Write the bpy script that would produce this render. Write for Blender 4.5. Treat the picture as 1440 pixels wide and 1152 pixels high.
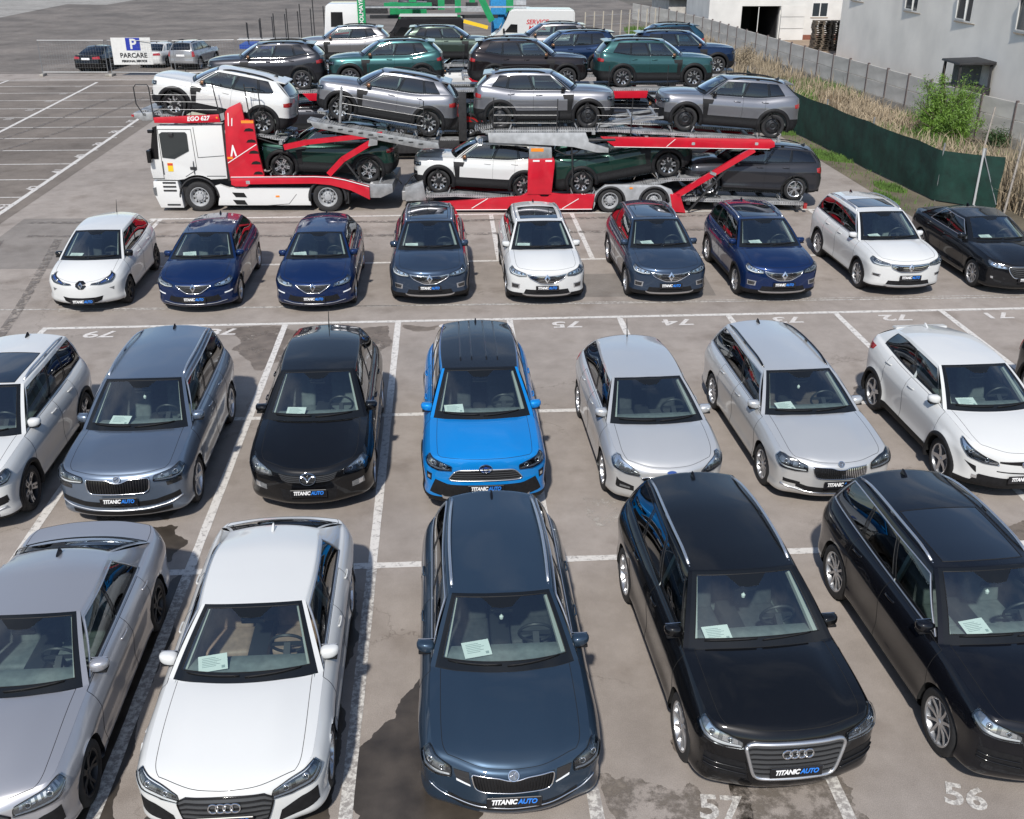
import bpy, bmesh, math, random
import numpy as np
from mathutils import Vector, Matrix
from mathutils.bvhtree import BVHTree
for o in list(bpy.data.objects): bpy.data.objects.remove(o)
SC = bpy.context.scene
COL = SC.collection
R = math.radians
# ---------------------------------------------------------------- camera
CAM_H, PITCH, YAW, ROLL, FPX = 8.0055, 0.4400, 0.0640, 0.0015, 1440.0
def cam_basis():
    cp, sp = math.cos(PITCH), math.sin(PITCH)
    fw = Vector((math.sin(YAW)*cp, math.cos(YAW)*cp, -sp))
    r = Vector((math.cos(YAW), -math.sin(YAW), 0)); u = r.cross(fw)
    c, s = math.cos(ROLL), math.sin(ROLL)
    return fw, c*r + s*u, -s*r + c*u
FW, RT, UP = cam_basis()
cam_d = bpy.data.cameras.new('camera'); cam = bpy.data.objects.new('camera', cam_d); COL.objects.link(cam)
cam_d.sensor_width = 36.0; cam_d.lens = 36.0*FPX/1440.0; cam_d.clip_end = 2000; cam_d.clip_start = 0.1
m = Matrix.Identity(4)
for i in range(3):
    m[i][0] = RT[i]; m[i][1] = UP[i]; m[i][2] = -FW[i]
m[2][3] = CAM_H
cam.matrix_world = m
SC.camera = cam
def gp(px, py, z=0.0):
    """photo pixel -> point on the horizontal plane at height z"""
    d = FW + (px-720)/FPX*RT - (py-576)/FPX*UP
    t = (z-CAM_H)/d.z
    return Vector((0, 0, CAM_H)) + t*d
# ---------------------------------------------------------------- sky + sun
SUN_TO = Vector((0.23, 0.90, -1.0)).normalized()        # direction the light travels
SUN_EL = math.asin(-SUN_TO.z); SUN_AZ = math.atan2(-SUN_TO.x, -SUN_TO.y)
world = bpy.data.worlds.new('World'); SC.world = world; world.use_nodes = True
nt = world.node_tree; N = nt.nodes; Lk = nt.links
for n in list(N): N.remove(n)
out = N.new('ShaderNodeOutputWorld'); bg = N.new('ShaderNodeBackground'); bg.inputs[1].default_value = 0.10
sky = N.new('ShaderNodeTexSky'); sky.sky_type = 'NISHITA'; sky.sun_disc = False
sky.sun_elevation = SUN_EL; sky.sun_rotation = SUN_AZ; sky.air_density = 1.0; sky.dust_density = 0.6; sky.ozone_density = 1.5
tc = N.new('ShaderNodeTexCoord')
sep = N.new('ShaderNodeSeparateXYZ'); Lk.new(tc.outputs['Generated'], sep.inputs[0])
mx = N.new('ShaderNodeMath'); mx.operation = 'MAXIMUM'; mx.inputs[1].default_value = 0.06; Lk.new(sep.outputs[2], mx.inputs[0])
dx = N.new('ShaderNodeMath'); dx.operation = 'DIVIDE'; Lk.new(sep.outputs[0], dx.inputs[0]); Lk.new(mx.outputs[0], dx.inputs[1])
dy = N.new('ShaderNodeMath'); dy.operation = 'DIVIDE'; Lk.new(sep.outputs[1], dy.inputs[0]); Lk.new(mx.outputs[0], dy.inputs[1])
cb = N.new('ShaderNodeCombineXYZ'); Lk.new(dx.outputs[0], cb.inputs[0]); Lk.new(dy.outputs[0], cb.inputs[1])
nz = N.new('ShaderNodeTexNoise'); nz.inputs['Scale'].default_value = 1.25; nz.inputs['Detail'].default_value = 7; nz.inputs['Roughness'].default_value = 0.55
Lk.new(cb.outputs[0], nz.inputs['Vector'])
cr = N.new('ShaderNodeValToRGB'); cr.color_ramp.elements[0].position = 0.50; cr.color_ramp.elements[1].position = 0.74
Lk.new(nz.outputs[0], cr.inputs[0])
mixc = N.new('ShaderNodeMixRGB'); mixc.inputs[2].default_value = (6.2, 6.3, 6.6, 1)
cf = N.new('ShaderNodeMath'); cf.operation = 'MULTIPLY'; cf.inputs[1].default_value = 0.55; Lk.new(cr.outputs[0], cf.inputs[0])
Lk.new(cf.outputs[0], mixc.inputs[0]); Lk.new(sky.outputs[0], mixc.inputs[1])
Lk.new(mixc.outputs[0], bg.inputs[0]); Lk.new(bg.outputs[0], out.inputs[0])
sun_d = bpy.data.lights.new('sun', 'SUN'); sun_d.energy = 3.3; sun_d.angle = R(2.2); sun_d.color = (1.0, 0.955, 0.89)
sun = bpy.data.objects.new('sun', sun_d); COL.objects.link(sun); sun.location = (-20, -30, 40)
sun.rotation_euler = SUN_TO.to_track_quat('-Z', 'Y').to_euler()
SC.view_settings.view_transform = 'Standard'; SC.view_settings.look = 'None'; SC.view_settings.gamma = 1.0
SC.view_settings.exposure = 0.47
SC.view_settings.use_curve_mapping = False
SC.render.engine = 'CYCLES'
SC.cycles.max_bounces = 8; SC.cycles.transparent_max_bounces = 12
SC.cycles.caustics_reflective = False; SC.cycles.caustics_refractive = False
# ---------------------------------------------------------------- materials
MATS = {}
def new_mat(name):
    mt = bpy.data.materials.new(name); mt.use_nodes = True
    return mt, mt.node_tree, mt.node_tree.nodes['Principled BSDF']
def mat(name, col, rough=0.5, metal=0.0, coat=0.0, spec=0.5, noise=0.0, nscale=8.0, bump=0.0, bscale=60.0, emit=None, alpha=None):
    if name in MATS: return MATS[name]
    mt, t, b = new_mat(name)
    b.inputs['Base Color'].default_value = (*col, 1); b.inputs['Roughness'].default_value = rough
    b.inputs['Metallic'].default_value = metal; b.inputs['Coat Weight'].default_value = coat
    b.inputs['Coat Roughness'].default_value = 0.03; b.inputs['Specular IOR Level'].default_value = spec
    if noise:
        c = t.nodes.new('ShaderNodeTexCoord'); n = t.nodes.new('ShaderNodeTexNoise'); n.inputs['Scale'].default_value = nscale; n.inputs['Detail'].default_value = 6
        t.links.new(c.outputs['Object'], n.inputs['Vector'])
        h = t.nodes.new('ShaderNodeMixRGB'); h.inputs[1].default_value = (*[x*(1-noise) for x in col], 1); h.inputs[2].default_value = (*[min(1, x*(1+noise)) for x in col], 1)
        r = t.nodes.new('ShaderNodeValToRGB'); r.color_ramp.elements[0].position = 0.3; r.color_ramp.elements[1].position = 0.7
        t.links.new(n.outputs[0], r.inputs[0]); t.links.new(r.outputs[0], h.inputs[0]); t.links.new(h.outputs[0], b.inputs['Base Color'])
    if bump:
        c = t.nodes.new('ShaderNodeTexCoord'); n = t.nodes.new('ShaderNodeTexNoise'); n.inputs['Scale'].default_value = bscale; n.inputs['Detail'].default_value = 4
        t.links.new(c.outputs['Object'], n.inputs['Vector'])
        bp = t.nodes.new('ShaderNodeBump'); bp.inputs['Strength'].default_value = bump; bp.inputs['Distance'].default_value = 0.02
        t.links.new(n.outputs[0], bp.inputs['Height']); t.links.new(bp.outputs[0], b.inputs['Normal'])
    if emit: b.inputs['Emission Color'].default_value = (*emit[0], 1); b.inputs['Emission Strength'].default_value = emit[1]
    MATS[name] = mt
    return mt
def paint(name, col, metal=0.0, rough=0.32):
    """car lacquer: coloured base, clear coat, thin uneven dust film"""
    key = 'paint_'+name
    if key in MATS: return MATS[key]
    mt, t, b = new_mat(key)
    b.inputs['Metallic'].default_value = metal; b.inputs['Coat Weight'].default_value = 1.0; b.inputs['Coat Roughness'].default_value = 0.025
    c = t.nodes.new('ShaderNodeTexCoord')
    n = t.nodes.new('ShaderNodeTexNoise'); n.inputs['Scale'].default_value = 2.2; n.inputs['Detail'].default_value = 8; n.inputs['Roughness'].default_value = 0.65
    t.links.new(c.outputs['Object'], n.inputs['Vector'])
    r = t.nodes.new('ShaderNodeValToRGB'); r.color_ramp.elements[0].position = 0.42; r.color_ramp.elements[1].position = 0.8
    t.links.new(n.outputs[0], r.inputs[0])
    sc = t.nodes.new('ShaderNodeMath'); sc.operation = 'MULTIPLY'; sc.inputs[1].default_value = 0.003+0.03*min(1, sum(col)/1.2); t.links.new(r.outputs[0], sc.inputs[0])
    mxn = t.nodes.new('ShaderNodeMixRGB'); mxn.inputs[1].default_value = (*col, 1); mxn.inputs[2].default_value = (0.34, 0.31, 0.27, 1)
    t.links.new(sc.outputs[0], mxn.inputs[0]); t.links.new(mxn.outputs[0], b.inputs['Base Color'])
    mr = t.nodes.new('ShaderNodeMapRange'); mr.inputs['To Min'].default_value = 0.015; mr.inputs['To Max'].default_value = 0.07
    t.links.new(r.outputs[0], mr.inputs['Value']); t.links.new(mr.outputs[0], b.inputs['Coat Roughness'])
    b.inputs['Roughness'].default_value = rough; b.inputs['Specular IOR Level'].default_value = .05; b.inputs['Coat IOR'].default_value = 1.45
    MATS[key] = mt
    return mt
def glass_mat(name, tint, refl=1.0):
    if name in MATS: return MATS[name]
    mt = bpy.data.materials.new(name); mt.use_nodes = True; t = mt.node_tree
    for n in list(t.nodes): t.nodes.remove(n)
    o = t.nodes.new('ShaderNodeOutputMaterial'); mixs = t.nodes.new('ShaderNodeMixShader')
    tr = t.nodes.new('ShaderNodeBsdfTransparent'); tr.inputs[0].default_value = (*tint, 1)
    gl = t.nodes.new('ShaderNodeBsdfGlossy'); gl.inputs['Roughness'].default_value = 0.02; gl.inputs[0].default_value = (0.95, 0.98, 1, 1)
    fr = t.nodes.new('ShaderNodeFresnel'); fr.inputs[0].default_value = 1.62
    ml = t.nodes.new('ShaderNodeMath'); ml.operation = 'MULTIPLY'; ml.inputs[1].default_value = refl; ml.use_clamp = True
    t.links.new(fr.outputs[0], ml.inputs[0]); t.links.new(ml.outputs[0], mixs.inputs[0]); t.links.new(tr.outputs[0], mixs.inputs[1]); t.links.new(gl.outputs[0], mixs.inputs[2]); t.links.new(mixs.outputs[0], o.inputs[0])
    MATS[name] = mt
    return mt
WHITE = mat('white_metal', (.8, .8, .79), .4, coat=.3)
BLACKGLOSS = mat('black_gloss', (.006, .006, .007), .12)
FRIT = mat('black_glass_border', (.008, .009, .01), .08)
PLASTIC = mat('black_plastic', (.010, .010, .011), .6, spec=.25, noise=.3, nscale=20)
RUBBER = mat('rubber', (.016, .016, .017), .75, noise=.35, nscale=14, bump=.15, bscale=120)
CHROME = mat('chrome', (.78, .79, .8), .12, 1.0)
SATIN = mat('satin_silver', (.62, .63, .65), .32, .9)
ALLOY = mat('alloy_silver', (.55, .56, .58), .3, .85, noise=.1, nscale=30)
ALLOYDARK = mat('alloy_dark', (.03, .031, .034), .35, .5)
DISC = mat('brake_disc', (.22, .21, .2), .45, .8)
LAMPBLACK = mat('lamp_black', (.015, .016, .018), .1, coat=1)
LAMPGREY = mat('lamp_grey', (.2, .21, .22), .16, .55, coat=1, noise=.3, nscale=40)
LAMPCHROME = mat('lamp_reflector', (.72, .74, .76), .12, .9, coat=1)
LAMPWHITE = mat('lamp_white_strip', (.82, .84, .86), .22, coat=1)
RED = mat('red_lens', (.32, .012, .014), .12, coat=1)
AMBER = mat('amber_lens', (.7, .2, .02), .2, coat=1)
INTDARK = mat('interior_dark', (.125, .142, .14), .7, noise=.25, nscale=10)
INTGREY = mat('interior_grey', (.20, .228, .222), .65, noise=.2, nscale=12)
INTBEIGE = mat('interior_tan', (.30, .21, .16), .6, noise=.2, nscale=12)
STEER = mat('steering_black', (.025, .027, .028), .5)
SEATBLK = mat('seat_black', (.055, .06, .062), .7, noise=.2, nscale=14)
SEATBR = mat('seat_brown', (.12, .095, .08), .65, noise=.2, nscale=14)
LINER = mat('pale_lining', (.42, .45, .43), .8)
PAPER = mat('paper', (.78, .84, .82), .75, noise=.03, nscale=10)
INK = mat('paper_print', (.35, .42, .42), .8)
MIRRORG = mat('mirror_glass', (.6, .62, .64), .03, 1.0)
PLATEBLK = mat('plate_black', (.01, .01, .012), .3)
TXTW = mat('lettering_white', (.82, .82, .82), .45)
TXTB = mat('lettering_blue', (.03, .22, .75), .45)
SEAM = mat('panel_gap', (.004, .004, .004), .9)
GLASS_F = glass_mat('windshield_glass', (.80, .90, .88), 2.6)
GLASS_S = glass_mat('side_glass', (.50, .60, .58), 1.6)
GLASS_D = glass_mat('privacy_glass', (.05, .06, .065), 1.5)
GLASS_L = glass_mat('lamp_lens', (.93, .95, .96), 1.3)
SUNROOF = mat('sunroof_glass', (.006, .008, .012), .04, coat=1)
BADGEBLUE = mat('badge_blue', (.02, .06, .25), .2, coat=1)
SHARED = {}
# ---------------------------------------------------------------- object helpers
def link(name, me, parent=None, mats=None):
    o = bpy.data.objects.new(name, me); COL.objects.link(o)
    if parent is not None: o.parent = parent
    if mats is not None:
        if not isinstance(mats, (list, tuple)): mats = [mats]
        for x in mats: me.materials.append(x)
    return o
def tag(o, label=None, cat=None, group=None, kind=None):
    if label: o['label'] = label
    if cat: o['category'] = cat
    if group: o['group'] = group
    if kind: o['kind'] = kind
    return o
def empty(name, loc=(0, 0, 0), rz=0.0, label=None, cat=None, group=None):
    o = bpy.data.objects.new(name, None); COL.objects.link(o); o.location = loc; o.rotation_euler = (0, 0, rz); o.empty_display_size = .2
    return tag(o, label, cat, group)
def me_from(name, verts, faces, smooth=False):
    me = bpy.data.meshes.new(name); me.from_pydata([tuple(v) for v in verts], [], faces); me.update()
    if smooth:
        me.polygons.foreach_set('use_smooth', [True]*len(me.polygons))
    return me
def bm_me(bm, name, smooth=False, angle=None):
    bmesh.ops.recalc_face_normals(bm, faces=bm.faces[:])
    me = bpy.data.meshes.new(name); bm.to_mesh(me); bm.free()
    if smooth: me.polygons.foreach_set('use_smooth', [True]*len(me.polygons))
    if angle is not None:
        me.polygons.foreach_set('use_smooth', [True]*len(me.polygons)); me.set_sharp_from_angle(angle=R(angle))
    return me
class MB:
    """collects boxes, bars, tubes into one mesh"""
    def __init__(s): s.bm = bmesh.new()
    def box(s, c, size, rz=0.0, ry=0.0, rx=0.0, bev=0.0, seg=2, mi=0):
        M = Matrix.Translation(c) @ Matrix.Rotation(rz, 4, 'Z') @ Matrix.Rotation(ry, 4, 'Y') @ Matrix.Rotation(rx, 4, 'X') @ Matrix.Diagonal((*size, 1))
        r = bmesh.ops.create_cube(s.bm, size=1.0, matrix=M)
        fs = set(f for v in r['verts'] for f in v.link_faces)
        if bev:
            es = list(set(e for v in r['verts'] for e in v.link_edges))
            q = bmesh.ops.bevel(s.bm, geom=es, offset=bev, segments=seg, affect='EDGES', profile=.6)
            fs = set(f for f in fs if f.is_valid) | set(q['faces'])
        for f in fs: f.material_index = mi
        return s
    def b(s, x0, x1, y0, y1, z0, z1, bev=0.0, mi=0):
        return s.box(((x0+x1)/2, (y0+y1)/2, (z0+z1)/2), (abs(x1-x0), abs(y1-y0), abs(z1-z0)), bev=bev, mi=mi)
    def tube(s, pts, r, n=6, cap=True, mi=0, flat=None):
        pts = [Vector(p) for p in pts]; rings = []; up = None
        for i, p in enumerate(pts):
            d = (pts[min(i+1, len(pts)-1)]-pts[max(i-1, 0)])
            if d.length < 1e-9: d = Vector((0, 0, 1))
            d.normalize()
            if up is None: up = Vector((0, 0, 1)) if abs(d.z) < .9 else Vector((1, 0, 0))
            a = d.cross(up)
            if a.length < 1e-6: a = d.orthogonal()
            a.normalize(); b = a.cross(d); b.normalize(); up = b
            rr = r[i] if isinstance(r, (list, tuple)) else r
            rb = rr if flat is None else flat
            rings.append([s.bm.verts.new(p + a*rr*math.cos(2*math.pi*k/n) + b*rb*math.sin(2*math.pi*k/n)) for k in range(n)])
        for i in range(len(rings)-1):
            for k in range(n):
                f = s.bm.faces.new((rings[i][k], rings[i][(k+1) % n], rings[i+1][(k+1) % n], rings[i+1][k])); f.material_index = mi
        if cap:
            s.bm.faces.new(rings[0][::-1]).material_index = mi; s.bm.faces.new(rings[-1]).material_index = mi
        return s
    def bar(s, p0, p1, w, h, mi=0):
        """rectangular bar between two points: w sideways, h upward"""
        p0, p1 = Vector(p0), Vector(p1); d = (p1-p0).normalized(); up = Vector((0, 0, 1))
        a = d.cross(up); a = a.normalized() if a.length > 1e-4 else Vector((0, 1, 0)); b = a.cross(d)
        q = [[s.bm.verts.new(p+a*w/2*i+b*h/2*j) for i, j in ((-1, -1), (1, -1), (1, 1), (-1, 1))] for p in (p0, p1)]
        for k in range(4): s.bm.faces.new((q[0][k], q[0][(k+1) % 4], q[1][(k+1) % 4], q[1][k])).material_index = mi
        s.bm.faces.new(q[0][::-1]).material_index = mi; s.bm.faces.new(q[1]).material_index = mi
        return s
    def lathe(s, prof, n=32, axis='Y', c=(0, 0, 0), mi=0, close=False):
        """prof: list of (radius, axial)"""
        c = Vector(c); rings = []
        for (r, a) in prof:
            ring = []
            for k in range(n):
                t = 2*math.pi*k/n
                if axis == 'Y': p = Vector((r*math.cos(t), a, r*math.sin(t)))
                elif axis == 'Z': p = Vector((r*math.cos(t), r*math.sin(t), a))
                else: p = Vector((a, r*math.cos(t), r*math.sin(t)))
                ring.append(s.bm.verts.new(c+p))
            rings.append(ring)
        m_ = len(rings)
        for i in range(m_ if close else m_-1):
            A, B = rings[i], rings[(i+1) % m_]
            for k in range(n): s.bm.faces.new((A[k], A[(k+1) % n], B[(k+1) % n], B[k])).material_index = mi
        return s
    def prism(s, poly, y0, y1, plane='XZ', mi=0):
        """extruded polygon; plane XZ extrudes along y, XY along z, YZ along x"""
        def P(a, b, e): return (a, e, b) if plane == 'XZ' else ((a, b, e) if plane == 'XY' else (e, a, b))
        A = [s.bm.verts.new(P(a, b, y0)) for a, b in poly]; B = [s.bm.verts.new(P(a, b, y1)) for a, b in poly]
        n = len(poly)
        fs = [s.bm.faces.new(A[::-1]), s.bm.faces.new(B)]
        for k in range(n): fs.append(s.bm.faces.new((A[k], A[(k+1) % n], B[(k+1) % n], B[k])))
        for f in fs: f.material_index = mi
        return s
    def done(s, name, mats, parent=None, smooth=False, angle=None):
        return link(name, bm_me(s.bm, name, smooth, angle), parent, mats)
    def mesh(s, name, mats, smooth=False, angle=None):
        me = bm_me(s.bm, name, smooth, angle)
        for x in (mats if isinstance(mats, (list, tuple)) else [mats]): me.materials.append(x)
        return me
def text_mesh(txt, size, shear=0.0, bold=0.0, align='LEFT', spacing=1.0, depth=0.001):
    cu = bpy.data.curves.new('lettering', 'FONT'); cu.body = txt; cu.size = size; cu.shear = shear; cu.offset = bold; cu.align_x = align; cu.align_y = 'CENTER'; cu.space_character = spacing; cu.extrude = depth; cu.resolution_u = 3
    o = bpy.data.objects.new('lettering', cu); COL.objects.link(o)
    dg = bpy.context.evaluated_depsgraph_get(); me = bpy.data.meshes.new_from_object(o.evaluated_get(dg))
    bpy.data.objects.remove(o); bpy.data.curves.remove(cu)
    return me
# ================================================================ CAR BUILDER
FRC = [0, .13, .26, .39, .52, .65, .77, .865, .935, 1.0]
TRG = [0, .04, .115, .28, .46, .64, .79, .88, .95, 1.0]
TWL = [0, .05, .11, .19, .28, .37, .46, .55, .64, .73, .81, .88, .94, .98, 1.0]
N0 = len(FRC)-1
def pchip(xs, ys):
    xs = np.array(xs, float); ys = np.array(ys, float)
    if xs[0] > xs[-1]: xs = xs[::-1]; ys = ys[::-1]
    h = np.diff(xs); d = np.diff(ys)/h; m_ = np.zeros(len(xs))
    for i in range(1, len(xs)-1):
        if d[i-1]*d[i] > 0:
            w1, w2 = 2*h[i]+h[i-1], h[i]+2*h[i-1]; m_[i] = (w1+w2)/(w1/d[i-1]+w2/d[i])
    m_[0], m_[-1] = d[0], d[-1]
    def f(x):
        x = min(max(x, xs[0]), xs[-1]); i = min(max(int(np.searchsorted(xs, x))-1, 0), len(h)-1)
        t = (x-xs[i])/h[i]
        return float((2*t**3-3*t**2+1)*ys[i]+(t**3-2*t**2+t)*h[i]*m_[i]+(-2*t**3+3*t**2)*ys[i+1]+(t**3-t**2)*h[i]*m_[i+1])
    return f
def catmull(pts, per=24):
    P = [np.array(p, float) for p in pts]; P = [2*P[0]-P[1]]+P+[2*P[-1]-P[-2]]; out = []
    for i in range(1, len(P)-2):
        p0, p1, p2, p3 = P[i-1:i+3]
        t0 = 0; t1 = t0+np.linalg.norm(p1-p0)**.5; t2 = t1+np.linalg.norm(p2-p1)**.5; t3 = t2+np.linalg.norm(p3-p2)**.5
        for k in range(per):
            t = t1+(t2-t1)*k/per
            A1 = (t1-t)/(t1-t0)*p0+(t-t0)/(t1-t0)*p1; A2 = (t2-t)/(t2-t1)*p1+(t-t1)/(t2-t1)*p2; A3 = (t3-t)/(t3-t2)*p2+(t-t2)/(t3-t2)*p3
            B1 = (t2-t)/(t2-t0)*A1+(t-t0)/(t2-t0)*A2; B2 = (t3-t)/(t3-t1)*A2+(t-t1)/(t3-t1)*A3
            out.append((t2-t)/(t2-t1)*B1+(t-t1)/(t2-t1)*B2)
    out.append(P[-2])
    return np.array(out)
def resample(pl, n):
    pl = np.array(pl, float); s = np.concatenate([[0], np.cumsum(np.linalg.norm(np.diff(pl, axis=0), axis=1))]); q = np.linspace(0, s[-1], n)
    return np.stack([np.interp(q, s, pl[:, k]) for k in range(pl.shape[1])], 1)
def coons(F, C, Ls, Rs):
    """F: v=1 row, C: v=0 row (u samples); Ls (u=0), Rs (u=1) columns over v"""
    nu, nv = len(F), len(Ls); G = np.zeros((nv, nu, 3))
    cu = np.concatenate([[0], np.cumsum(np.linalg.norm(np.diff(C, axis=0), axis=1))]); cu /= cu[-1]
    fu = np.concatenate([[0], np.cumsum(np.linalg.norm(np.diff(F, axis=0), axis=1))]); fu /= fu[-1]
    lv = np.concatenate([[0], np.cumsum(np.linalg.norm(np.diff(Ls, axis=0), axis=1))]); lv /= lv[-1]
    for j in range(nv):
        v = lv[j]
        for i in range(nu):
            u = cu[i]*(1-v)+fu[i]*v
            G[j, i] = (1-v)*C[i]+v*F[i]+(1-u)*Ls[j]+u*Rs[j]-((1-u)*(1-v)*C[0]+u*(1-v)*C[-1]+(1-u)*v*F[0]+u*v*F[-1])
    return G
I_BODY, I_WS, I_FWL, I_FWR, I_RWL, I_RWR, I_QWL, I_QWR, I_BW, I_TRIM, I_ROOF, I_SUN, I_HOOD, I_FDL, I_FDR, I_RDL, I_RDR, I_CLAD, I_GATE = range(19)
PARTNAME = {I_BODY: 'body', I_WS: 'windshield', I_FWL: 'front_window', I_FWR: 'front_window', I_RWL: 'rear_door_window', I_RWR: 'rear_door_window', I_QWL: 'quarter_window', I_QWR: 'quarter_window',
            I_BW: 'rear_window', I_TRIM: 'window_surround', I_ROOF: 'roof', I_SUN: 'sunroof', I_HOOD: 'hood', I_FDL: 'front_door', I_FDR: 'front_door', I_RDL: 'rear_door', I_RDR: 'rear_door', I_CLAD: 'lower_cladding', I_GATE: 'tailgate'}
DEF = dict(L=4.5, W=1.84, H=1.62, wb=2.68, fo=.9, bow=.11, cr=.17, rb=.10, rc=.2, wr=.345, arch=.045,
           zbot=.21, z_nose=.86, z_corner=.92, z_belt0=1.02, z_belt1=1.08, z_belt2=1.12,
           cowl_s=None, cowl_c=None, z_cowl=1.08, hdr=None, z_h=1.55, z_r=1.52, rhdr=None, yrf=.60, yrr=.56, crown=.045, hb=.10, rhb=.06,
           xb=None, xc=None, quarter=True, deck=None, z_deckc=None, hoodbulge=.03, shelf=.025, clad=0.0, sunroof=None, roofmat=None, dark_rear=True,
           side=[(0, .11), (.05, .03), (.11, .006), (.19, .010), (.28, .026), (.46, .018), (.64, .002), (.73, 0), (.81, .020), (.88, .040), (.94, .072), (1, .118)],
           front=[(0, .11), (.08, .04), (.2, .006), (.4, 0), (.6, .005), (.78, .016), (.9, .036), (.96, .06), (1, .095)],
           rear=[(0, .12), (.1, .03), (.3, 0), (.45, 0), (.5, .025), (.7, .045), (1, .11)], tyre='std', rim='five', rimmat=None)
class Car:
    pass
def build_shell(p):
    K = Car(); q = dict(DEF); q.update(p); K.q = q
    L, W, wb, fo = q['L'], q['W'], q['wb'], q['fo']; hw = W/2
    xF = wb/2+fo; xR = xF-L; K.xF, K.xR, K.hw = xF, xR, hw
    cs = q['cowl_s'] if q['cowl_s'] is not None else wb/2-.42
    cc = q['cowl_c'] if q['cowl_c'] is not None else cs+.26
    hdr = q['hdr'] if q['hdr'] is not None else cs-.62
    rh = q['rhdr'] if q['rhdr'] is not None else xR+.42
    K.cs, K.cc, K.hdr, K.rh = cs, cc, hdr, rh
    bow, cr, rb, rc = q['bow'], q['cr'], q['rb'], q['rc']
    cpts = [(xF, 0), (xF-.22*bow, .36*hw), (xF-bow, .69*hw), (xF-bow-cr*.5, .885*hw), (xF-bow-cr*1.25, .972*hw), (xF-bow-cr*2.6, .998*hw),
            (wb/4, hw), (-wb/4, hw), (xR+rb+rc*2.4, .992*hw), (xR+rb+rc*1.15, .958*hw), (xR+rb+rc*.4, .868*hw), (xR+rb, .67*hw), (xR+.22*rb, .35*hw), (xR, 0)]
    C = catmull(cpts); arc = np.concatenate([[0], np.cumsum(np.linalg.norm(np.diff(C, axis=0), axis=1))]); K.alen = arc[-1]
    def cat(a):
        a = min(max(a, 0), arc[-1]); x = np.interp(a, arc, C[:, 0]); y = np.interp(a, arc, C[:, 1]); e = .02
        a0, a1 = max(a-e, 0), min(a+e, arc[-1])
        tx, ty = np.interp(a1, arc, C[:, 0])-np.interp(a0, arc, C[:, 0]), np.interp(a1, arc, C[:, 1])-np.interp(a0, arc, C[:, 1])
        if a < e: tx = 0
        if a > arc[-1]-e: tx = 0
        n = np.array([ty, -tx]); n /= np.linalg.norm(n)
        return np.array([x, y]), n
    K.cat = cat
    half = len(C)//2
    a_corner = np.interp(.84*hw, C[:half, 1], arc[:half]); a_rc = arc[-1]-np.interp(.84*hw, C[::-1][:half, 1], (arc[-1]-arc[::-1])[:half])
    ax = lambda x: float(np.interp(-x, -C[:, 0], arc))     # x decreasing along arc
    a_cowl = ax(cs)
    xb = q['xb'] if q['xb'] is not None else cs-1.12
    xc = q['xc'] if q['xc'] is not None else xb-.92
    K.xb, K.xc = xb, xc
    endx = q['deck'] if q['deck'] else C[np.searchsorted(arc, a_rc)][0]
    a_end = ax(endx) if q['deck'] else a_rc
    K.xend = endx
    def fill(a, b, step):
        n = max(1, int(round(abs(b-a)/step))); return list(np.linspace(a, b, n+1)[1:])
    cols = [a_corner*f for f in FRC]; i_corner = len(cols)-1
    cols += fill(a_corner, a_cowl, .085); i_cowl = len(cols)-1
    keys = [a_cowl, a_cowl+.07, ax(xb+.04), ax(xb-.04)]
    if q['quarter'] and ax(xc-.04) < a_end-.25: keys += [ax(xc+.035), ax(xc-.035)]
    keys += [a_end-.10, a_end]
    for a0, a1 in zip(keys[:-1], keys[1:]): cols += fill(a0, a1, .09)
    i_end = len(cols)-1
    if q['deck']: cols += fill(a_end, a_rc, .085)
    i_rc = len(cols)-1
    cols += [arc[-1]-(arc[-1]-a_rc)*f for f in FRC[::-1]][1:]
    nc = len(cols)
    zb = pchip([xF, xF-bow-.12, cs, (cs+xR)/2, xR+.25, xR], [q['z_nose'], q['z_corner'], q['z_belt0'], q['z_belt1'], q['z_belt2'], q.get('z_tail', q['z_belt2'])])
    K.zb = zb
    pf = {k: pchip(*zip(*q[k])) for k in ('side', 'front', 'rear')}
    wall = np.zeros((len(TWL), nc, 3))
    for j, a in enumerate(cols):
        (x, y), n = cat(a); wf = max(0, n[0])**1.6; wr_ = max(0, -n[0])**1.6; ws = max(0, 1-wf-wr_)
        ze = zb(x); z0 = q['zbot']+.05*max(0, -n[0])
        for i, t in enumerate(TWL):
            d = wf*pf['front'](t)+wr_*pf['rear'](t)+ws*pf['side'](t)
            z = z0+(ze-z0)*t
            wall[i, j] = (x-n[0]*d, max(y-n[1]*d, 0) if 0 < j < nc-1 else 0, z)
    K.wall = wall; K.cols = cols
    top = wall[-1]
    # cowl line
    S = top[i_cowl]
    def line(cx, cz, side, e1=2.2, e2=2.4):
        o = []
        for f in FRC: o.append((cx+(side[0]-cx)*f**e1, side[1]*f, cz+(side[2]-cz)*f**e2))
        return np.array(o)
    def mir(h):     # half line (centre -> left) to full (left -> right)
        r = h.copy(); r[:, 1] *= -1
        return np.concatenate([h[::-1], r[1:]])
    cowl = line(cc, q['z_cowl'], S)
    zr = pchip([hdr, hdr-.55, (hdr+rh)/2-.1, rh], [q['z_h'], q['H']-q['crown']-.01, q['H']-q['crown'], q['z_r']]); K.zr = zr
    hside = np.array([hdr-q['hb'], q['yrf'], zr(hdr-q['hb'])]); rside = np.array([rh+q['rhb'], q['yrr'], zr(rh+q['rhb'])-.005])
    hline = line(hdr, zr(hdr)+q['crown'], hside, 2.2, 2.0)
    rline = line(rh, zr(rh)+q['crown'], rside, 2.2, 2.0)
    if q['deck']:
        D = top[i_end]; rbase = line(endx-.12, q['z_deckc'], D)
    else: rbase = top[i_rc:][::-1].copy()
    side_base = top[i_cowl:i_end+1]
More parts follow.
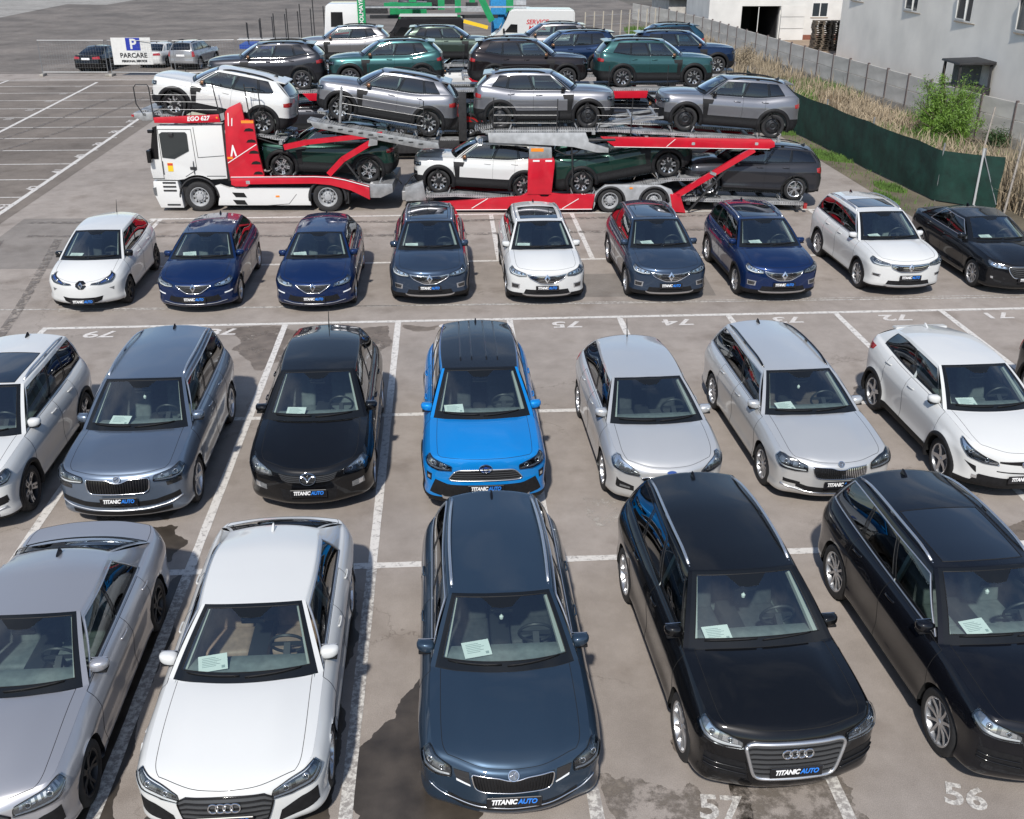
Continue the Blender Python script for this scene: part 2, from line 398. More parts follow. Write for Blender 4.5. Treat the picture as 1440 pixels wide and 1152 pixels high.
    xs = side_base[:, 0]; g = (xs-xs[0])/(xs[-1]-xs[0])
    side_top = np.array([(hside[0]+(rside[0]-hside[0])*k, hside[1]+(rside[1]-hside[1])*k+.04*math.sin(math.pi*min(k*1.1, 1)), 0) for k in g])
    for r_ in side_top: r_[2] = zr(r_[0])
    side_top[0] = hside; side_top[-1] = rside
    bm = bmesh.new()
    def grid(G, mf):
        V = [[bm.verts.new(v) for v in row] for row in G]
        for i in range(len(G)-1):
            for j in range(len(G[0])-1):
                try: f = bm.faces.new((V[i][j], V[i][j+1], V[i+1][j+1], V[i+1][j]))
                except ValueError: continue
                f.material_index = mf(i, j)
    xdf = q.get('door_f', cs+.10); xdr = q.get('door_r', -wb/2+.30)
    for sgn in (1, -1):
        Wl = wall*np.array([1, sgn, 1])
        def wm(i, j):
            x = (wall[0, j, 0]+wall[0, j+1, 0])/2; t = TWL[i]
            if i_cowl-3 <= j < i_rc and t >= .11 and wall[0, j+1, 0] >= xdr-.05 and x < xdf:
                if q['clad'] and t < q['clad']: return I_CLAD
                return (I_FDL if sgn > 0 else I_FDR) if x > xb-.02 else (I_RDL if sgn > 0 else I_RDR)
            if q['clad'] and t < q['clad'] : return I_CLAD
            if t < .05 and q['clad']: return I_CLAD
            if j >= i_rc+2 and .44 < t and not q['deck']: return I_GATE
            return I_BODY
        grid(Wl, wm)
    # bottom lip
    lip = np.stack([wall[0], wall[0]*np.array([.93, .80, 1])+np.array([0, 0, .02])])
    for sgn in (1, -1): grid(lip*np.array([1, sgn, 1]), lambda i, j: I_CLAD)
    # hood
    fl = mir(top[:i_corner+1]); cl = mir(cowl)
    ls = top[i_corner:i_cowl+1][::-1].copy(); rs = ls*np.array([1, -1, 1])
    G = coons(fl, cl, ls, rs)
    nv, nu = G.shape[:2]
    for j in range(nv):
        v = j/(nv-1)
        for i in range(nu):
            b = abs(G[j, i, 1])/max(hw*.9, .1); G[j, i, 2] += q['hoodbulge']*math.sin(math.pi*v**.8)**1.0*max(0, 1-b**3)
            # raised hood ribs
            rb_ = q.get('rib', 0)
            if rb_: G[j, i, 2] += rb_*1.5/(1+math.exp(min(40, (b-q.get('rib_b', .62))/.03)))*math.sin(math.pi*min(1, .08+v*.92))**.5
    K.hoodG = G
    grid(G, lambda j, i: I_HOOD if (2 <= i < nu-3 and j < nv-1) else I_BODY)
    # greenhouse
    def gh(base, topl, outw, amt):
        o = []
        for t in TRG:
            row = base+(topl-base)*t+outw*(amt*math.sin(math.pi*t))[..., None] if hasattr(amt, 'shape') else base+(topl-base)*t+outw*amt*math.sin(math.pi*t)
            o.append(row)
        return np.array(o)
    NT = len(TRG)-1
    Gf = gh(cl, mir(hline), np.array([.5, 0, .75]), .03)
    nf = 2*N0
    def wsm(i, j):
        jj = min(j, nf-1-j)
        if jj == 0: return I_BODY
        if jj == 1 or i <= 1 or i >= NT-1: return I_TRIM if i < NT else I_BODY
        return I_WS
    grid(Gf, wsm)
    bl, tl = (mir(rbase), mir(rline))
    Gb = gh(bl, tl, np.array([-.5, 0, .6]), .03)
    def bwm(i, j):
        jj = min(j, nf-1-j)
        if jj == 0: return I_BODY
        if not q['deck']:
            if i < q.get('gate_rows', 1): return I_GATE
            if i >= NT-1: return I_ROOF
        if jj == 1: return I_TRIM if q['deck'] else I_GATE
        if i <= 1 or i >= NT-1: return I_TRIM
        return I_BW
    grid(Gb, bwm)
    sh = np.array([0, -1, 0])
    for sgn in (1, -1):
        Gs = gh(side_base, side_top, np.array([0, 1, 0]), .028)
        for i, t in enumerate(TRG):
            if 0 < i < NT: Gs[i, 1:-1] += sh*q['shelf']*(1-t)
            if i in (0,): pass
        xs_ = side_base[:, 0]
        def sm(i, j):
            x = (xs_[j]+xs_[j+1])/2; Lf = sgn > 0
            if i < 1: return I_BODY
            if i == 1: return I_TRIM if x < xs_[1] and x > xs_[-1]+q.get('dpillar', .10) else I_BODY
            if i >= NT-2: return I_BODY
            if j == 0: return I_BODY
            last = q.get('dpillar', .10)
            if x < xs_[-1]+last: return I_BODY
            if abs(x-xb) < .045: return I_TRIM
            if x > xb: return I_FWL if Lf else I_FWR
            hasq = q['quarter']
            if hasq and abs(x-xc) < .04: return I_TRIM
            if x > xc or (not hasq): return I_RWL if Lf else I_RWR
            return I_QWL if Lf else I_QWR
        grid(Gs*np.array([1, sgn, 1]), sm)
    stl = side_top; st_r = side_top*np.array([1, -1, 1])
    Gr = coons(mir(hline)[:, :], mir(rline), stl[::-1], st_r[::-1])
    nv2, nu2 = Gr.shape[:2]; sr = q['sunroof']
    def rm(j, i):
        x = (Gr[j, nu2//2, 0]+Gr[min(j+1, nv2-1), nu2//2, 0])/2
        if sr and sr[1] < x < sr[0] and 3 <= i < nu2-4: return I_SUN
        return I_ROOF
    grid(Gr, rm); K.roofG = Gr
    if q['deck']:
        dl = mir(top[i_rc:][::-1]); dls = top[i_end:i_rc+1]; Gd = coons(dl, bl, dls, dls*np.array([1, -1, 1]))
        grid(Gd, lambda j, i: I_GATE if (1 <= i < nu-2) else I_BODY)
    bmesh.ops.remove_doubles(bm, verts=bm.verts[:], dist=2e-4)
    ck = {}
    def mark(pts, val, key):
        for p_ in pts:
            for sg in (1, -1): ck.setdefault((round(p_[0], 3), round(p_[1]*sg, 3), round(p_[2], 3)), []).append((key, val))
    i73 = TWL.index(.73); mark(wall[i73, i_corner+1:i_rc-1], .75, 'sh'); mark(wall[-1, :i_corner+3], .6, 'fe'); mark(wall[TWL.index(.19), 2:nc-2], .5, 'lo')
    ib = min(range(N0+1), key=lambda k: abs(FRC[k]*hw*.8-q.get('rib_b', .62)*hw*.9)); mark([G[j, N0-ib] for j in range(nv)], .8 if q.get('rib') else 0, 'rb')
    mark(side_top, .45, 'rf'); mark(mir(hline), .5, 'hd'); mark(mir(cowl), .6, 'cw')
    cl_ = bm.edges.layers.float.get('crease_edge') or bm.edges.layers.float.new('crease_edge')
    for e in bm.edges:
        a_ = ck.get(tuple(round(c, 3) for c in e.verts[0].co)); b_ = ck.get(tuple(round(c, 3) for c in e.verts[1].co))
        if a_ and b_:
            m2 = [v1 for k1, v1 in a_ for k2, _ in b_ if k1 == k2]
            if m2: e[cl_] = max(m2)
    bmesh.ops.dissolve_degenerate(bm, edges=bm.edges[:], dist=1e-5)
    bmesh.ops.recalc_face_normals(bm, faces=bm.faces[:])
    me = bpy.data.meshes.new('cage'); bm.to_mesh(me); bm.free()
    for _ in range(19): me.materials.append(None)
    ob = bpy.data.objects.new('cage', me); COL.objects.link(ob)
    md = ob.modifiers.new('s', 'SUBSURF'); md.levels = 1; md.render_levels = 1
    dg = bpy.context.evaluated_depsgraph_get(); ev = bpy.data.meshes.new_from_object(ob.evaluated_get(dg))
    bpy.data.objects.remove(ob); bpy.data.meshes.remove(me)
    nV = len(ev.vertices); co = np.zeros(nV*3); ev.vertices.foreach_get('co', co); co = co.reshape(-1, 3)
    polys = [tuple(pl.vertices) for pl in ev.polygons]; mi = np.zeros(len(polys), int); ev.polygons.foreach_get('material_index', mi)
    # wheel arches
    Ra = q['wr']+q['arch']; K.Ra = Ra
    keep = np.ones(len(polys), bool)
    for wx in (wb/2, -wb/2):
        r = np.hypot(co[:, 0]-wx, co[:, 2]-q['wr']); sidev = (np.abs(co[:, 1]) > .62*hw) & (co[:, 2] < q['wr']+Ra+.12)
        ins = sidev & (r < Ra)
        for k, pl in enumerate(polys):
            if keep[k] and all(ins[v] for v in pl): keep[k] = False
        used = np.zeros(nV, bool)
        for k, pl in enumerate(polys):
            if keep[k]: used[list(pl)] = True
        mv = np.where(ins & used)[0]
        for v in mv:
            dx_, dz_ = co[v, 0]-wx, co[v, 2]-q['wr']; rr = max(math.hypot(dx_, dz_), 1e-4); co[v, 0] = wx+dx_/rr*Ra; co[v, 2] = q['wr']+dz_/rr*Ra
        r = np.hypot(co[:, 0]-wx, co[:, 2]-q['wr']); fl_ = q.get('flare', .008)
        w_ = np.clip(1-(r-Ra)/.16, 0, 1)**1.5*sidev*(co[:, 2] < q['wr']+Ra+.1)
        co[:, 1] += np.sign(co[:, 1])*w_*fl_
    polys = [pl for k, pl in enumerate(polys) if keep[k]]; mi = mi[keep]
    bpy.data.meshes.remove(ev)
    full = me_from('full', co, polys, True)
    nrm = np.zeros(nV*3); full.vertex_normals.foreach_get('vector', nrm); nrm = nrm.reshape(-1, 3)
    K.co, K.polys, K.mi, K.nrm = co, polys, mi, nrm
    K.bvh = BVHTree.FromPolygons([Vector(c) for c in co], polys)
    bpy.data.meshes.remove(full)
    return K
def split(K, idx):
    sel = [pl for pl, m_ in zip(K.polys, K.mi) if m_ == idx]
    if not sel: return None
    ids = sorted(set(v for pl in sel for v in pl)); mp = {v: i for i, v in enumerate(ids)}
    me = me_from(PARTNAME[idx], K.co[ids], [tuple(mp[v] for v in pl) for pl in sel], True)
    me.normals_split_custom_set_from_vertices([tuple(K.nrm[v]) for v in ids])
    return me
def border_loops(K, idxs):
    cnt = {}
    for pl, m_ in zip(K.polys, K.mi):
        if m_ in idxs:
            for a, b in zip(pl, pl[1:]+pl[:1]):
                k = (min(a, b), max(a, b)); cnt[k] = cnt.get(k, 0)+1
    adj = {}
    for (a, b), c in cnt.items():
        if c == 1: adj.setdefault(a, []).append(b); adj.setdefault(b, []).append(a)
    seen = set(); loops = []
    for s0 in adj:
        if s0 in seen: continue
        path = [s0]; seen.add(s0); cur = s0
        while True:
            nx = [v for v in adj[cur] if v not in seen]
            if not nx: break
            cur = nx[0]; seen.add(cur); path.append(cur)
        closed = path[0] in adj[path[-1]] and len(path) > 2
        loops.append((path, closed))
    return loops
def loop_tube(mb, K, path, closed, r, off=0.0, flat=None, n=5):
    pts = [Vector(K.co[v])+Vector(K.nrm[v])*off for v in path]
    if closed: pts.append(pts[0]); 
    if len(pts) > 1: mb.tube(pts, r, n=n, cap=not closed, flat=flat)
# ---- surface sampling
def f_pt(K, a, z, off=0.0, rear=False):
    """point on the wall: a metres along the outline from the nose (or tail) centre, + = car's left"""
    s = 1 if a >= 0 else -1; aa = abs(a) if not rear else K.alen-abs(a)
    (x, y), n = K.cat(aa); n3 = Vector((n[0], n[1]*s, 0)); o = Vector((x, y*s, z))+n3*.5
    h = K.bvh.ray_cast(o, -n3, 1.2)
    if h[0] is None:
        h2 = K.bvh.find_nearest(Vector((x, y*s, z))); return h2[0]+n3*off
    nn = h[1] if h[1].dot(n3) > 0 else -h[1]
    nn = (nn+n3).normalized()
    return h[0]+nn*off
def s_pt(K, x, z, sgn, off=0.0):
    h = K.bvh.ray_cast(Vector((x, sgn*2.5, z)), Vector((0, -sgn, 0)), 4)
    if h[0] is None: return Vector((x, sgn*(K.hw+off), z))
    return h[0]+Vector((0, sgn*off, 0))
def t_pt(K, x, y, off=0.0):
    h = K.bvh.ray_cast(Vector((x, y, 4)), Vector((0, 0, -1)), 6)
    if h[0] is None: return Vector((x, y, 1))
    return h[0]+Vector((0, 0, off))
def patch(P, top, bot, n=10, m_=4, off=.006, thick=.02, name='patch', mats=None, mirror=1):
    """conforming slab between two (a,z) polylines; P(a,z,off) samples the body"""
    T = resample(top, n); B = resample(bot, n); bm = bmesh.new(); fr = []; 
    for i in range(m_+1):
        row = []
        for j in range(n):
            q = T[j]+(B[j]-T[j])*i/m_; row.append(bm.verts.new(P(q[0]*mirror, q[1], off)))
        fr.append(row)
    for i in range(m_):
        for j in range(n-1):
            bm.faces.new((fr[i][j], fr[i][j+1], fr[i+1][j+1], fr[i+1][j]))
    # skirt
    ring = [fr[0][j] for j in range(n)]+[fr[i][n-1] for i in range(1, m_+1)]+[fr[m_][j] for j in range(n-2, -1, -1)]+[fr[i][0] for i in range(m_-1, 0, -1)]
    bmesh.ops.recalc_face_normals(bm, faces=bm.faces[:])
    Tm = T.mean(0); c = P(Tm[0]*mirror, (Tm[1]+B.mean(0)[1])/2, off); d = (P(Tm[0]*mirror, (Tm[1]+B.mean(0)[1])/2, off+.1)-c).normalized()
    if bm.faces and sum((f.normal.dot(d) for f in bm.faces)) < 0: bmesh.ops.reverse_faces(bm, faces=bm.faces[:])
    low = [bm.verts.new(v.co-d*thick) for v in ring]; k = len(ring)
    for i in range(k): bm.faces.new((ring[i], ring[(i+1) % k], low[(i+1) % k], low[i]))
    me = bpy.data.meshes.new(name); bmesh.ops.recalc_face_normals(bm, faces=bm.faces[:]); bm.to_mesh(me); bm.free()
    me.polygons.foreach_set('use_smooth', [True]*len(me.polygons)); me.set_sharp_from_angle(angle=R(45))
    if mats is not None: me.materials.append(mats)
    return me
def line_mesh(P, pts, r, off=.004, flat=None, n=40, mats=None, name='trim', closed=False, mirror=1):
    pl = list(pts)+([pts[0]] if closed else [])
    q = resample(pl, n) if len(pl) > 2 or n else np.array(pl)
    L3 = [P(a*mirror, z, off) for a, z in q]
    for _ in range(3):
        M3 = [((L3[i-1] if (i or closed) else L3[i])+L3[i]*2+(L3[(i+1) % len(L3)] if (i < len(L3)-1 or closed) else L3[i]))/4 if (closed or 0 < i < len(L3)-1) else L3[i] for i in range(len(L3))]
        L3 = M3
    if closed: L3[-1] = L3[0].copy()
    mb = MB(); mb.tube(L3, r, n=6, flat=flat)
    return mb.mesh(name, mats or CHROME, smooth=True)
# ---- wheels
def wheel_meshes(Rt, rr, style, rimmat, hw=.112):
    key = ('wheel', round(Rt, 3), round(rr, 3), style, rimmat.name)
    if key in SHARED: return SHARED[key]
    t = MB(); w = hw
    t.lathe([(rr-.015, -w*.7), (rr+.004, -w*.92), (rr+.03, -w), (Rt-.035, -w*1.0), (Rt-.010, -w*.86), (Rt, -w*.55), (Rt, -w*.2), (Rt-.006, -w*.18), (Rt-.006, -w*.12), (Rt, -w*.1), (Rt, w*.1), (Rt-.006, w*.12), (Rt-.006, w*.18), (Rt, w*.2), (Rt, w*.55), (Rt-.010, w*.86), (Rt-.035, w), (rr+.03, w), (rr+.004, w*.92), (rr-.015, w*.7)], n=40)
    tm = t.mesh('tyre', RUBBER, angle=40)
    g = MB()
    dk = 1 if style in ('cross', 'star') else 0
    g.lathe([(rr-.012, w*.72), (rr+.006, w*.93), (rr-.002, w*.96), (rr-.016, w*.88), (rr-.026, w*.5), (rr-.032, -w*.7)], n=40, mi=dk)
    hub = .062
    g.lathe([(.001, w*.80), (.028, w*.80), (.034, w*.74), (hub, w*.70), (hub, w*.3)], n=20, mi=dk)
    def spoke(a0, wi, wo, aoff=0.0, r0=hub*.7, r1=None, y0=w*.72, y1=w*.86, mi=0, dep=.035):
        r1 = r1 or rr-.01; vs = []
        for (r, wd, a, yy) in ((r0, wi, a0, y0), ((r0+r1)/2, (wi+wo)/2, a0+aoff*.5, y0-.004), (r1, wo, a0+aoff, y1)):
            ca, sa = math.cos(a), math.sin(a)
            for sg in (-1, 1):
                for dy_ in (0, -dep): vs.append(g.bm.verts.new((r*ca-sg*wd/2*sa, yy+dy_, r*sa+sg*wd/2*ca)))
        for k in range(2):
            q = vs[k*4:k*4+8]
            for f in ((0, 2, 6, 4), (1, 5, 7, 3), (0, 4, 5, 1), (2, 3, 7, 6)): g.bm.faces.new([q[i] for i in f]).material_index = mi
    if style == 'ten':
        for k in range(10): spoke(2*math.pi*k/10, .034, .03)
    elif style == 'five':
        for k in range(5): spoke(2*math.pi*k/5, .085, .055)
    elif style == 'twin':
        for k in range(5):
            spoke(2*math.pi*k/5-.10, .03, .032, -.09); spoke(2*math.pi*k/5+.10, .03, .032, .09)
    elif style == 'steel':
        g.lathe([(hub, w*.6), (.10, w*.72), (.14, w*.6), (rr-.03, w*.35)], n=32)
        for k in range(8):
            a = 2*math.pi*k/8; g.box((.155*math.cos(a), w*.60, .155*math.sin(a)), (.03, .01, .045), ry=-a)
    elif style == 'cross':       # two-tone rugged wheel: dark plate with bright machined blocks
        for k in range(5):
            a = 2*math.pi*k/5+.3
            spoke(a, .075, .06, mi=1); spoke(a-.30, .03, .075, .10, r0=rr*.45, mi=0); spoke(a+.30, .03, .05, -.08, r0=rr*.55, mi=0)
            spoke(a, .03, .028, r0=.09, r1=rr*.62, y0=w*.76, y1=w*.80, mi=0)
    elif style == 'star':
        for k in range(5):
            a = 2*math.pi*k/5+.3; spoke(a, .07, .10); spoke(a, .035, .02, r0=.1, r1=rr*.9, y0=w*.74, y1=w*.88, mi=1)
    g.lathe([(.001, -w*.1), (rr*.72, -w*.1), (rr*.72, -w*.25)], n=24, mi=2)
    g.lathe([(.001, -w*.5), (rr-.03, -w*.5)], n=24, mi=3)
    rm_ = g.mesh('wheel', [rimmat, ALLOYDARK, DISC, SEAM], angle=35)
    SHARED[key] = (rm_, tm)
    return SHARED[key]
def badge(kind):
    """emblem in the YZ plane facing +x, centred, ~0.1 m"""
    if ('badge', kind) in SHARED: return SHARED[('badge', kind)]
    mb = MB(); ms = [CHROME]
    def ring(cy, cz, ry, rz, r=.006, n=22):
        pts = [(0, cy+ry*math.cos(2*math.pi*k/n), cz+rz*math.sin(2*math.pi*k/n)) for k in range(n+1)]; mb.tube(pts, r, n=6, cap=False)
    if kind == 'rings':
        for k in range(4): ring((k-1.5)*.062, 0, .041, .041, .0075)
    elif kind == 'diamond':
        pts = [(0, 0, .085), (0, .055, .0), (0, 0, -.085), (0, -.055, 0)]
        for s_ in (1.0,):
            A = [Vector(p)*1.0 for p in pts]; B = [Vector(p)*.50 for p in pts]
            for k in range(4):
                v = [A[k], A[(k+1) % 4], B[(k+1) % 4]+Vector((.012, 0, 0)), B[k]+Vector((.012, 0, 0))]; mb.bm.faces.new([mb.bm.verts.new(p) for p in v])
                v = [A[k], A[(k+1) % 4], A[(k+1) % 4]-Vector((.03, 0, 0)), A[k]-Vector((.03, 0, 0))]; mb.bm.faces.new([mb.bm.verts.new(p) for p in v])
            for k in range(4):
                v = [B[k]+Vector((.012, 0, 0)), B[(k+1) % 4]+Vector((.012, 0, 0)), B[(k+1) % 4]-Vector((.02, 0, 0)), B[k]-Vector((.02, 0, 0))]; mb.bm.faces.new([mb.bm.verts.new(p) for p in v])
    elif kind == 'wings':
        ring(0, 0, .085, .066, .008); mb.tube([(0, -.08, .022), (0, -.045, .03), (0, -.02, .005), (0, 0, -.03), (0, .02, .005), (0, .045, .03), (0, .08, .022)], .008, n=6)
    elif kind == 'ovals':
        ring(0, 0, .075, .05, .007); ring(0, 0, .028, .045, .005); ring(0, .018, .05, .02, .005)
        mb.lathe([(.001, -.006), (.06, -.006)], n=20, axis='X', mi=1); ms = [CHROME, BADGEBLUE]
    elif kind == 'blueoval':
        ring(0, 0, .07, .03, .005)
        vs = [mb.bm.verts.new((.001, .068*math.cos(2*math.pi*k/20), .028*math.sin(2*math.pi*k/20))) for k in range(20)]; mb.bm.faces.new(vs).material_index = 1; ms = [CHROME, BADGEBLUE]
    elif kind == 'arrow':
        ring(0, 0, .044, .044, .006); mb.lathe([(.001, -.002), (.042, -.002)], n=20, axis='X', mi=1)
        mb.tube([(.004, -.03, -.012), (.004, .0, .004), (.004, .028, .026)], .006, n=6); mb.tube([(.004, -.012, .022), (.004, .006, .002), (.004, .012, -.024)], .005, n=6); ms = [CHROME, LAMPGREY]
    elif kind == 'disc':
        ring(0, 0, .055, .055, .006); mb.tube([(0, -.035, .035), (0, -.016, -.04), (0, 0, .005), (0, .016, -.04), (0, .035, .035)], .006, n=6)
        mb.lathe([(.001, -.004), (.052, -.004)], n=20, axis='X', mi=1); ms = [CHROME, BLACKGLOSS]
    elif kind == 'roundel':
        ring(0, 0, .038, .038, .005); mb.lathe([(.001, 0), (.036, 0)], n=16, axis='X', mi=1); ms = [CHROME, BADGEBLUE]
    SHARED[('badge', kind)] = mb.mesh('badge', ms, angle=40)
    return SHARED[('badge', kind)]
def plate_text():
    if 'plate' in SHARED: return SHARED['plate']
    a = text_mesh('TITANIC', .088, .25, .0035, spacing=.95); b = text_mesh('AUTO', .088, .25, .0025, spacing=.95)
    wa = max(v.co.x for v in a.vertices); 
    for v in b.vertices: v.co.x += wa+.002
    tot = max(v.co.x for v in b.vertices); k = .445/tot
    for me_ in (a, b):
        for v in me_.vertices: v.co = Vector((v.co.z+.0, (v.co.x-tot/2)*k, v.co.y*.95))     # into YZ plane facing +x
    # seen from the front (+x looking -x) left is +y... mirror so that it reads correctly
    a.flip_normals() if False else None
    a.materials.append(TXTW); b.materials.append(TXTB)
    SHARED['plate'] = (a, b)
    return SHARED['plate']
# ================================================================ CAR ASSEMBLY
def sub(top, bot, u0, u1, v0, v1, n=14):
    T = resample(top, 41); B = resample(bot, 41)
    def at(u, v):
        i = u*40; a = np.array([np.interp(i, range(41), T[:, k]) for k in (0, 1)]); b = np.array([np.interp(i, range(41), B[:, k]) for k in (0, 1)])
        return tuple(a+(b-a)*v)
    us = np.linspace(u0, u1, n)
    return [at(u, v0) for u in us], [at(u, v1) for u in us]
def symm(h):
    """half polyline centre->outer (a>=0) to full right->left"""
    return [(-a, z) for a, z in h[::-1] if a > 0]+list(h)
def assemble(p, pmat, name='car'):
    K = build_shell(p); q = K.q; hw, wb, xF, xR = K.hw, q['wb'], K.xF, K.xR
    root = empty(name)
    K.root = root
    def add(nm, me, parent=None, loc=None, rz=None, mats=None):
        o = link(nm, me, parent or root, mats)
        if loc is not None: o.location = loc
        if rz is not None: o.rotation_euler = (0, 0, rz)
        return o
    K.add = add
    PF = lambda a, z, off: f_pt(K, a, z, off)
    PR = lambda a, z, off: f_pt(K, a, z, off, True)
    roofm = q['roofmat'] or pmat
    rg = GLASS_D if q['dark_rear'] else GLASS_S
    pm = {I_BODY: pmat, I_WS: GLASS_F, I_FWL: GLASS_S, I_FWR: GLASS_S, I_RWL: rg, I_RWR: rg, I_QWL: rg, I_QWR: rg, I_BW: rg, I_TRIM: FRIT, I_ROOF: roofm, I_SUN: SUNROOF, I_HOOD: pmat,
          I_FDL: pmat, I_FDR: pmat, I_RDL: pmat, I_RDR: pmat, I_CLAD: PLASTIC if q['clad'] else pmat, I_GATE: pmat}
    part = {}
    for idx, mt in pm.items():
        me = split(K, idx)
        if me is None: continue
        if idx == I_CLAD and not q['clad']: mt = PLASTIC
        part[idx] = add(PARTNAME[idx], me, mats=mt)
    # panel gaps and window seals
    g = MB()
    for ids in ([I_HOOD], [I_FDL], [I_FDR], [I_RDL], [I_RDR], [I_GATE]):
        for path, cl in border_loops(K, ids):
            if len(path) > 3: loop_tube(g, K, path, cl, .0045, -.0015, n=4)
    g.done('panel_gaps', SEAM, root)['kind'] = 'stuff'
    g = MB(); ch = MB(); hasch = False
    wm_ = [[I_FWL, I_RWL, I_QWL, I_TRIM], [I_FWR, I_RWR, I_QWR, I_TRIM]]
    for ids in ([I_WS], [I_FWL], [I_FWR], [I_RWL], [I_RWR], [I_QWL], [I_QWR], [I_BW], [I_SUN]):
        for path, cl in border_loops(K, ids):
            if len(path) > 3: loop_tube(g, K, path, cl, .006, 0, n=5)
    g.done('window_seal', PLASTIC, root)['kind'] = 'stuff'
    if q.get('chrome'):
        # bright strip round the side windows: glass + pillar trim on that side
        for sgn in (1, -1):
            polys_ = []; K2 = Car(); K2.co, K2.nrm = K.co, K.nrm
            sel = {I_FWL, I_RWL, I_QWL, I_FWR, I_RWR, I_QWR}
            K2.polys = []; K2.mi = []
            for pl, m_ in zip(K.polys, K.mi):
                c = K.co[list(pl)].mean(0)
                if c[1]*sgn > .3 and c[0] > K.xend+q.get('dpillar', .1)-.12 and (m_ in sel or (m_ == I_TRIM and K.nrm[list(pl)].mean(0)[1]*sgn > .6)): K2.polys.append(pl); K2.mi.append(1)
            mb = MB()
            for path, cl in border_loops(K2, [1]):
                if len(path) > 8: loop_tube(mb, K2, path, cl, .011, .004, n=5)
            mb.done('window_trim', SATIN if q['chrome'] == 1 else BLACKGLOSS, root, smooth=True)
    # underbody, arch liners
    ub = MB(); zb0 = q['zbot']
    ub.b(xR+.3, xF-.36, -hw*.58, hw*.58, zb0-.0, zb0+.16, bev=.03)
    ub.b(-wb/2+K.Ra+.03, wb/2-K.Ra-.03, -hw*.90, hw*.90, zb0+.03, zb0+.14)
    ub.b(xR+.16, -wb/2-K.Ra, -hw*.80, hw*.80, zb0+.06, zb0+.16); ub.b(wb/2+K.Ra, xF-.34, -hw*.66, hw*.66, zb0+.03, zb0+.13)
    for wx in (wb/2, -wb/2):
        for s in (1, -1):
            Ra = K.Ra+.012; prev = None; n = 20
            for k in range(n+1):
                a = math.pi*(-.04+1.08*k/n); cx, cz = wx+Ra*math.cos(a), q['wr']+Ra*math.sin(a)
                yo = abs(s_pt(K, wx+(K.Ra+.02)*math.cos(a), max(q['wr']+(K.Ra+.02)*math.sin(a), .25), s).y)-.012
                c_ = [ub.bm.verts.new((cx, s*yo, cz)), ub.bm.verts.new((cx, s*.48*hw, cz)), ub.bm.verts.new((wx, s*.48*hw, q['wr']))]
                if prev:
                    ub.bm.faces.new((prev[0], c_[0], c_[1], prev[1])); ub.bm.faces.new((prev[1], c_[1], c_[2], prev[2]))
                prev = c_
    ub.done('underbody', SEAM, root)
    # arch trims
    if q['clad']:
        for wx in (wb/2, -wb/2):
            for s in (1, -1):
                bm = bmesh.new(); rows = []; n = 26; cwid = q.get('cladw', .06)
                for k in range(n+1):
                    a = math.pi*(-.10+1.2*k/n); row = []
                    for (r_, of) in ((K.Ra-.004, -.03), (K.Ra-.004, .016), (K.Ra+cwid*.5, .018), (K.Ra+cwid, .012), (K.Ra+cwid+.004, -.01)):
                        z = q['wr']+r_*math.sin(a); P_ = s_pt(K, wx+max(r_, K.Ra+.012)*math.cos(a), max(q['wr']+max(r_, K.Ra+.012)*math.sin(a), q['zbot']+.05), s, of)
                        row.append(bm.verts.new((wx+r_*math.cos(a), P_.y, max(z, q['zbot']-.01))))
                    rows.append(row)
                for i in range(n):
                    for j in range(4): bm.faces.new((rows[i][j], rows[i][j+1], rows[i+1][j+1], rows[i+1][j]))
                add('arch_trim', bm_me(bm, 'arch_trim', True), mats=PLASTIC)
    # wheels
    rmat = q['rimmat'] or ALLOY
    rimm, tym = wheel_meshes(q['wr'], q.get('rr', q['wr']-.105), q['rim'], rmat)
    for wx in (wb/2, -wb/2):
        for s in (1, -1):
            w = add('wheel', rimm, loc=(wx, s*(hw-.125), q['wr']), rz=0 if s > 0 else math.pi); w.rotation_euler[1] = random.random()*1.2
            add('tyre', tym, w)
    # mirrors
    zc = K.zb(K.cs)
    for s in (1, -1):
        bm = bmesh.new(); bmesh.ops.create_uvsphere(bm, u_segments=20, v_segments=12, radius=1)
        for v in bm.verts:
            x, y, z = v.co; sx = math.copysign(abs(x)**.75, x); sy = math.copysign(abs(y)**.72, y); sz = math.copysign(abs(z)**.72, z)
            tap = 1-.22*(y*.5+.5)
            v.co = ((sx*.085 if sx > 0 else max(sx*.085, -.045))*tap-.015*max(0, y), s*(sy*.102), sz*.074*tap+(.012*y))
        mx_, my_ = K.cs-.24+q.get('mirx', 0), hw-.075
        zm = zc+.075
        mo = add('mirror', bm_me(bm, 'mirror', True), mats=q.get('mirmat') or pmat, loc=(mx_, s*my_, zm))
        a = MB(); a.bar((0, -s*.06, -.045), (.015, -s*.15, -.095), .06, .035); a.done('mirror_arm', PLASTIC, mo)
        a = MB(); a.box((-.047, 0, 0), (.006, .17, .12), bev=.002, seg=1); a.done('mirror_glass', MIRRORG, mo)
        if q.get('mirblack', True):
            a = MB(); a.box((.0, 0, -.058), (.11, .165, .028), bev=.01); a.done('mirror_base', PLASTIC, mo)
    # handles
    for s in (1, -1):
        for xh in (K.xb+.14, max(K.xc+.14, -wb/2+.32)):
            zh = K.zb(xh)-.10; pts = [s_pt(K, xh+d, zh+.006*math.sin(d*9), s, of) for d, of in ((-.10, .002), (-.085, .014), (0, .018), (.085, .014), (.10, .002))]
            h = MB(); h.tube(pts, .010, n=6, flat=.016); h.done('door_handle', q.get('hndmat') or pmat, root, smooth=True)
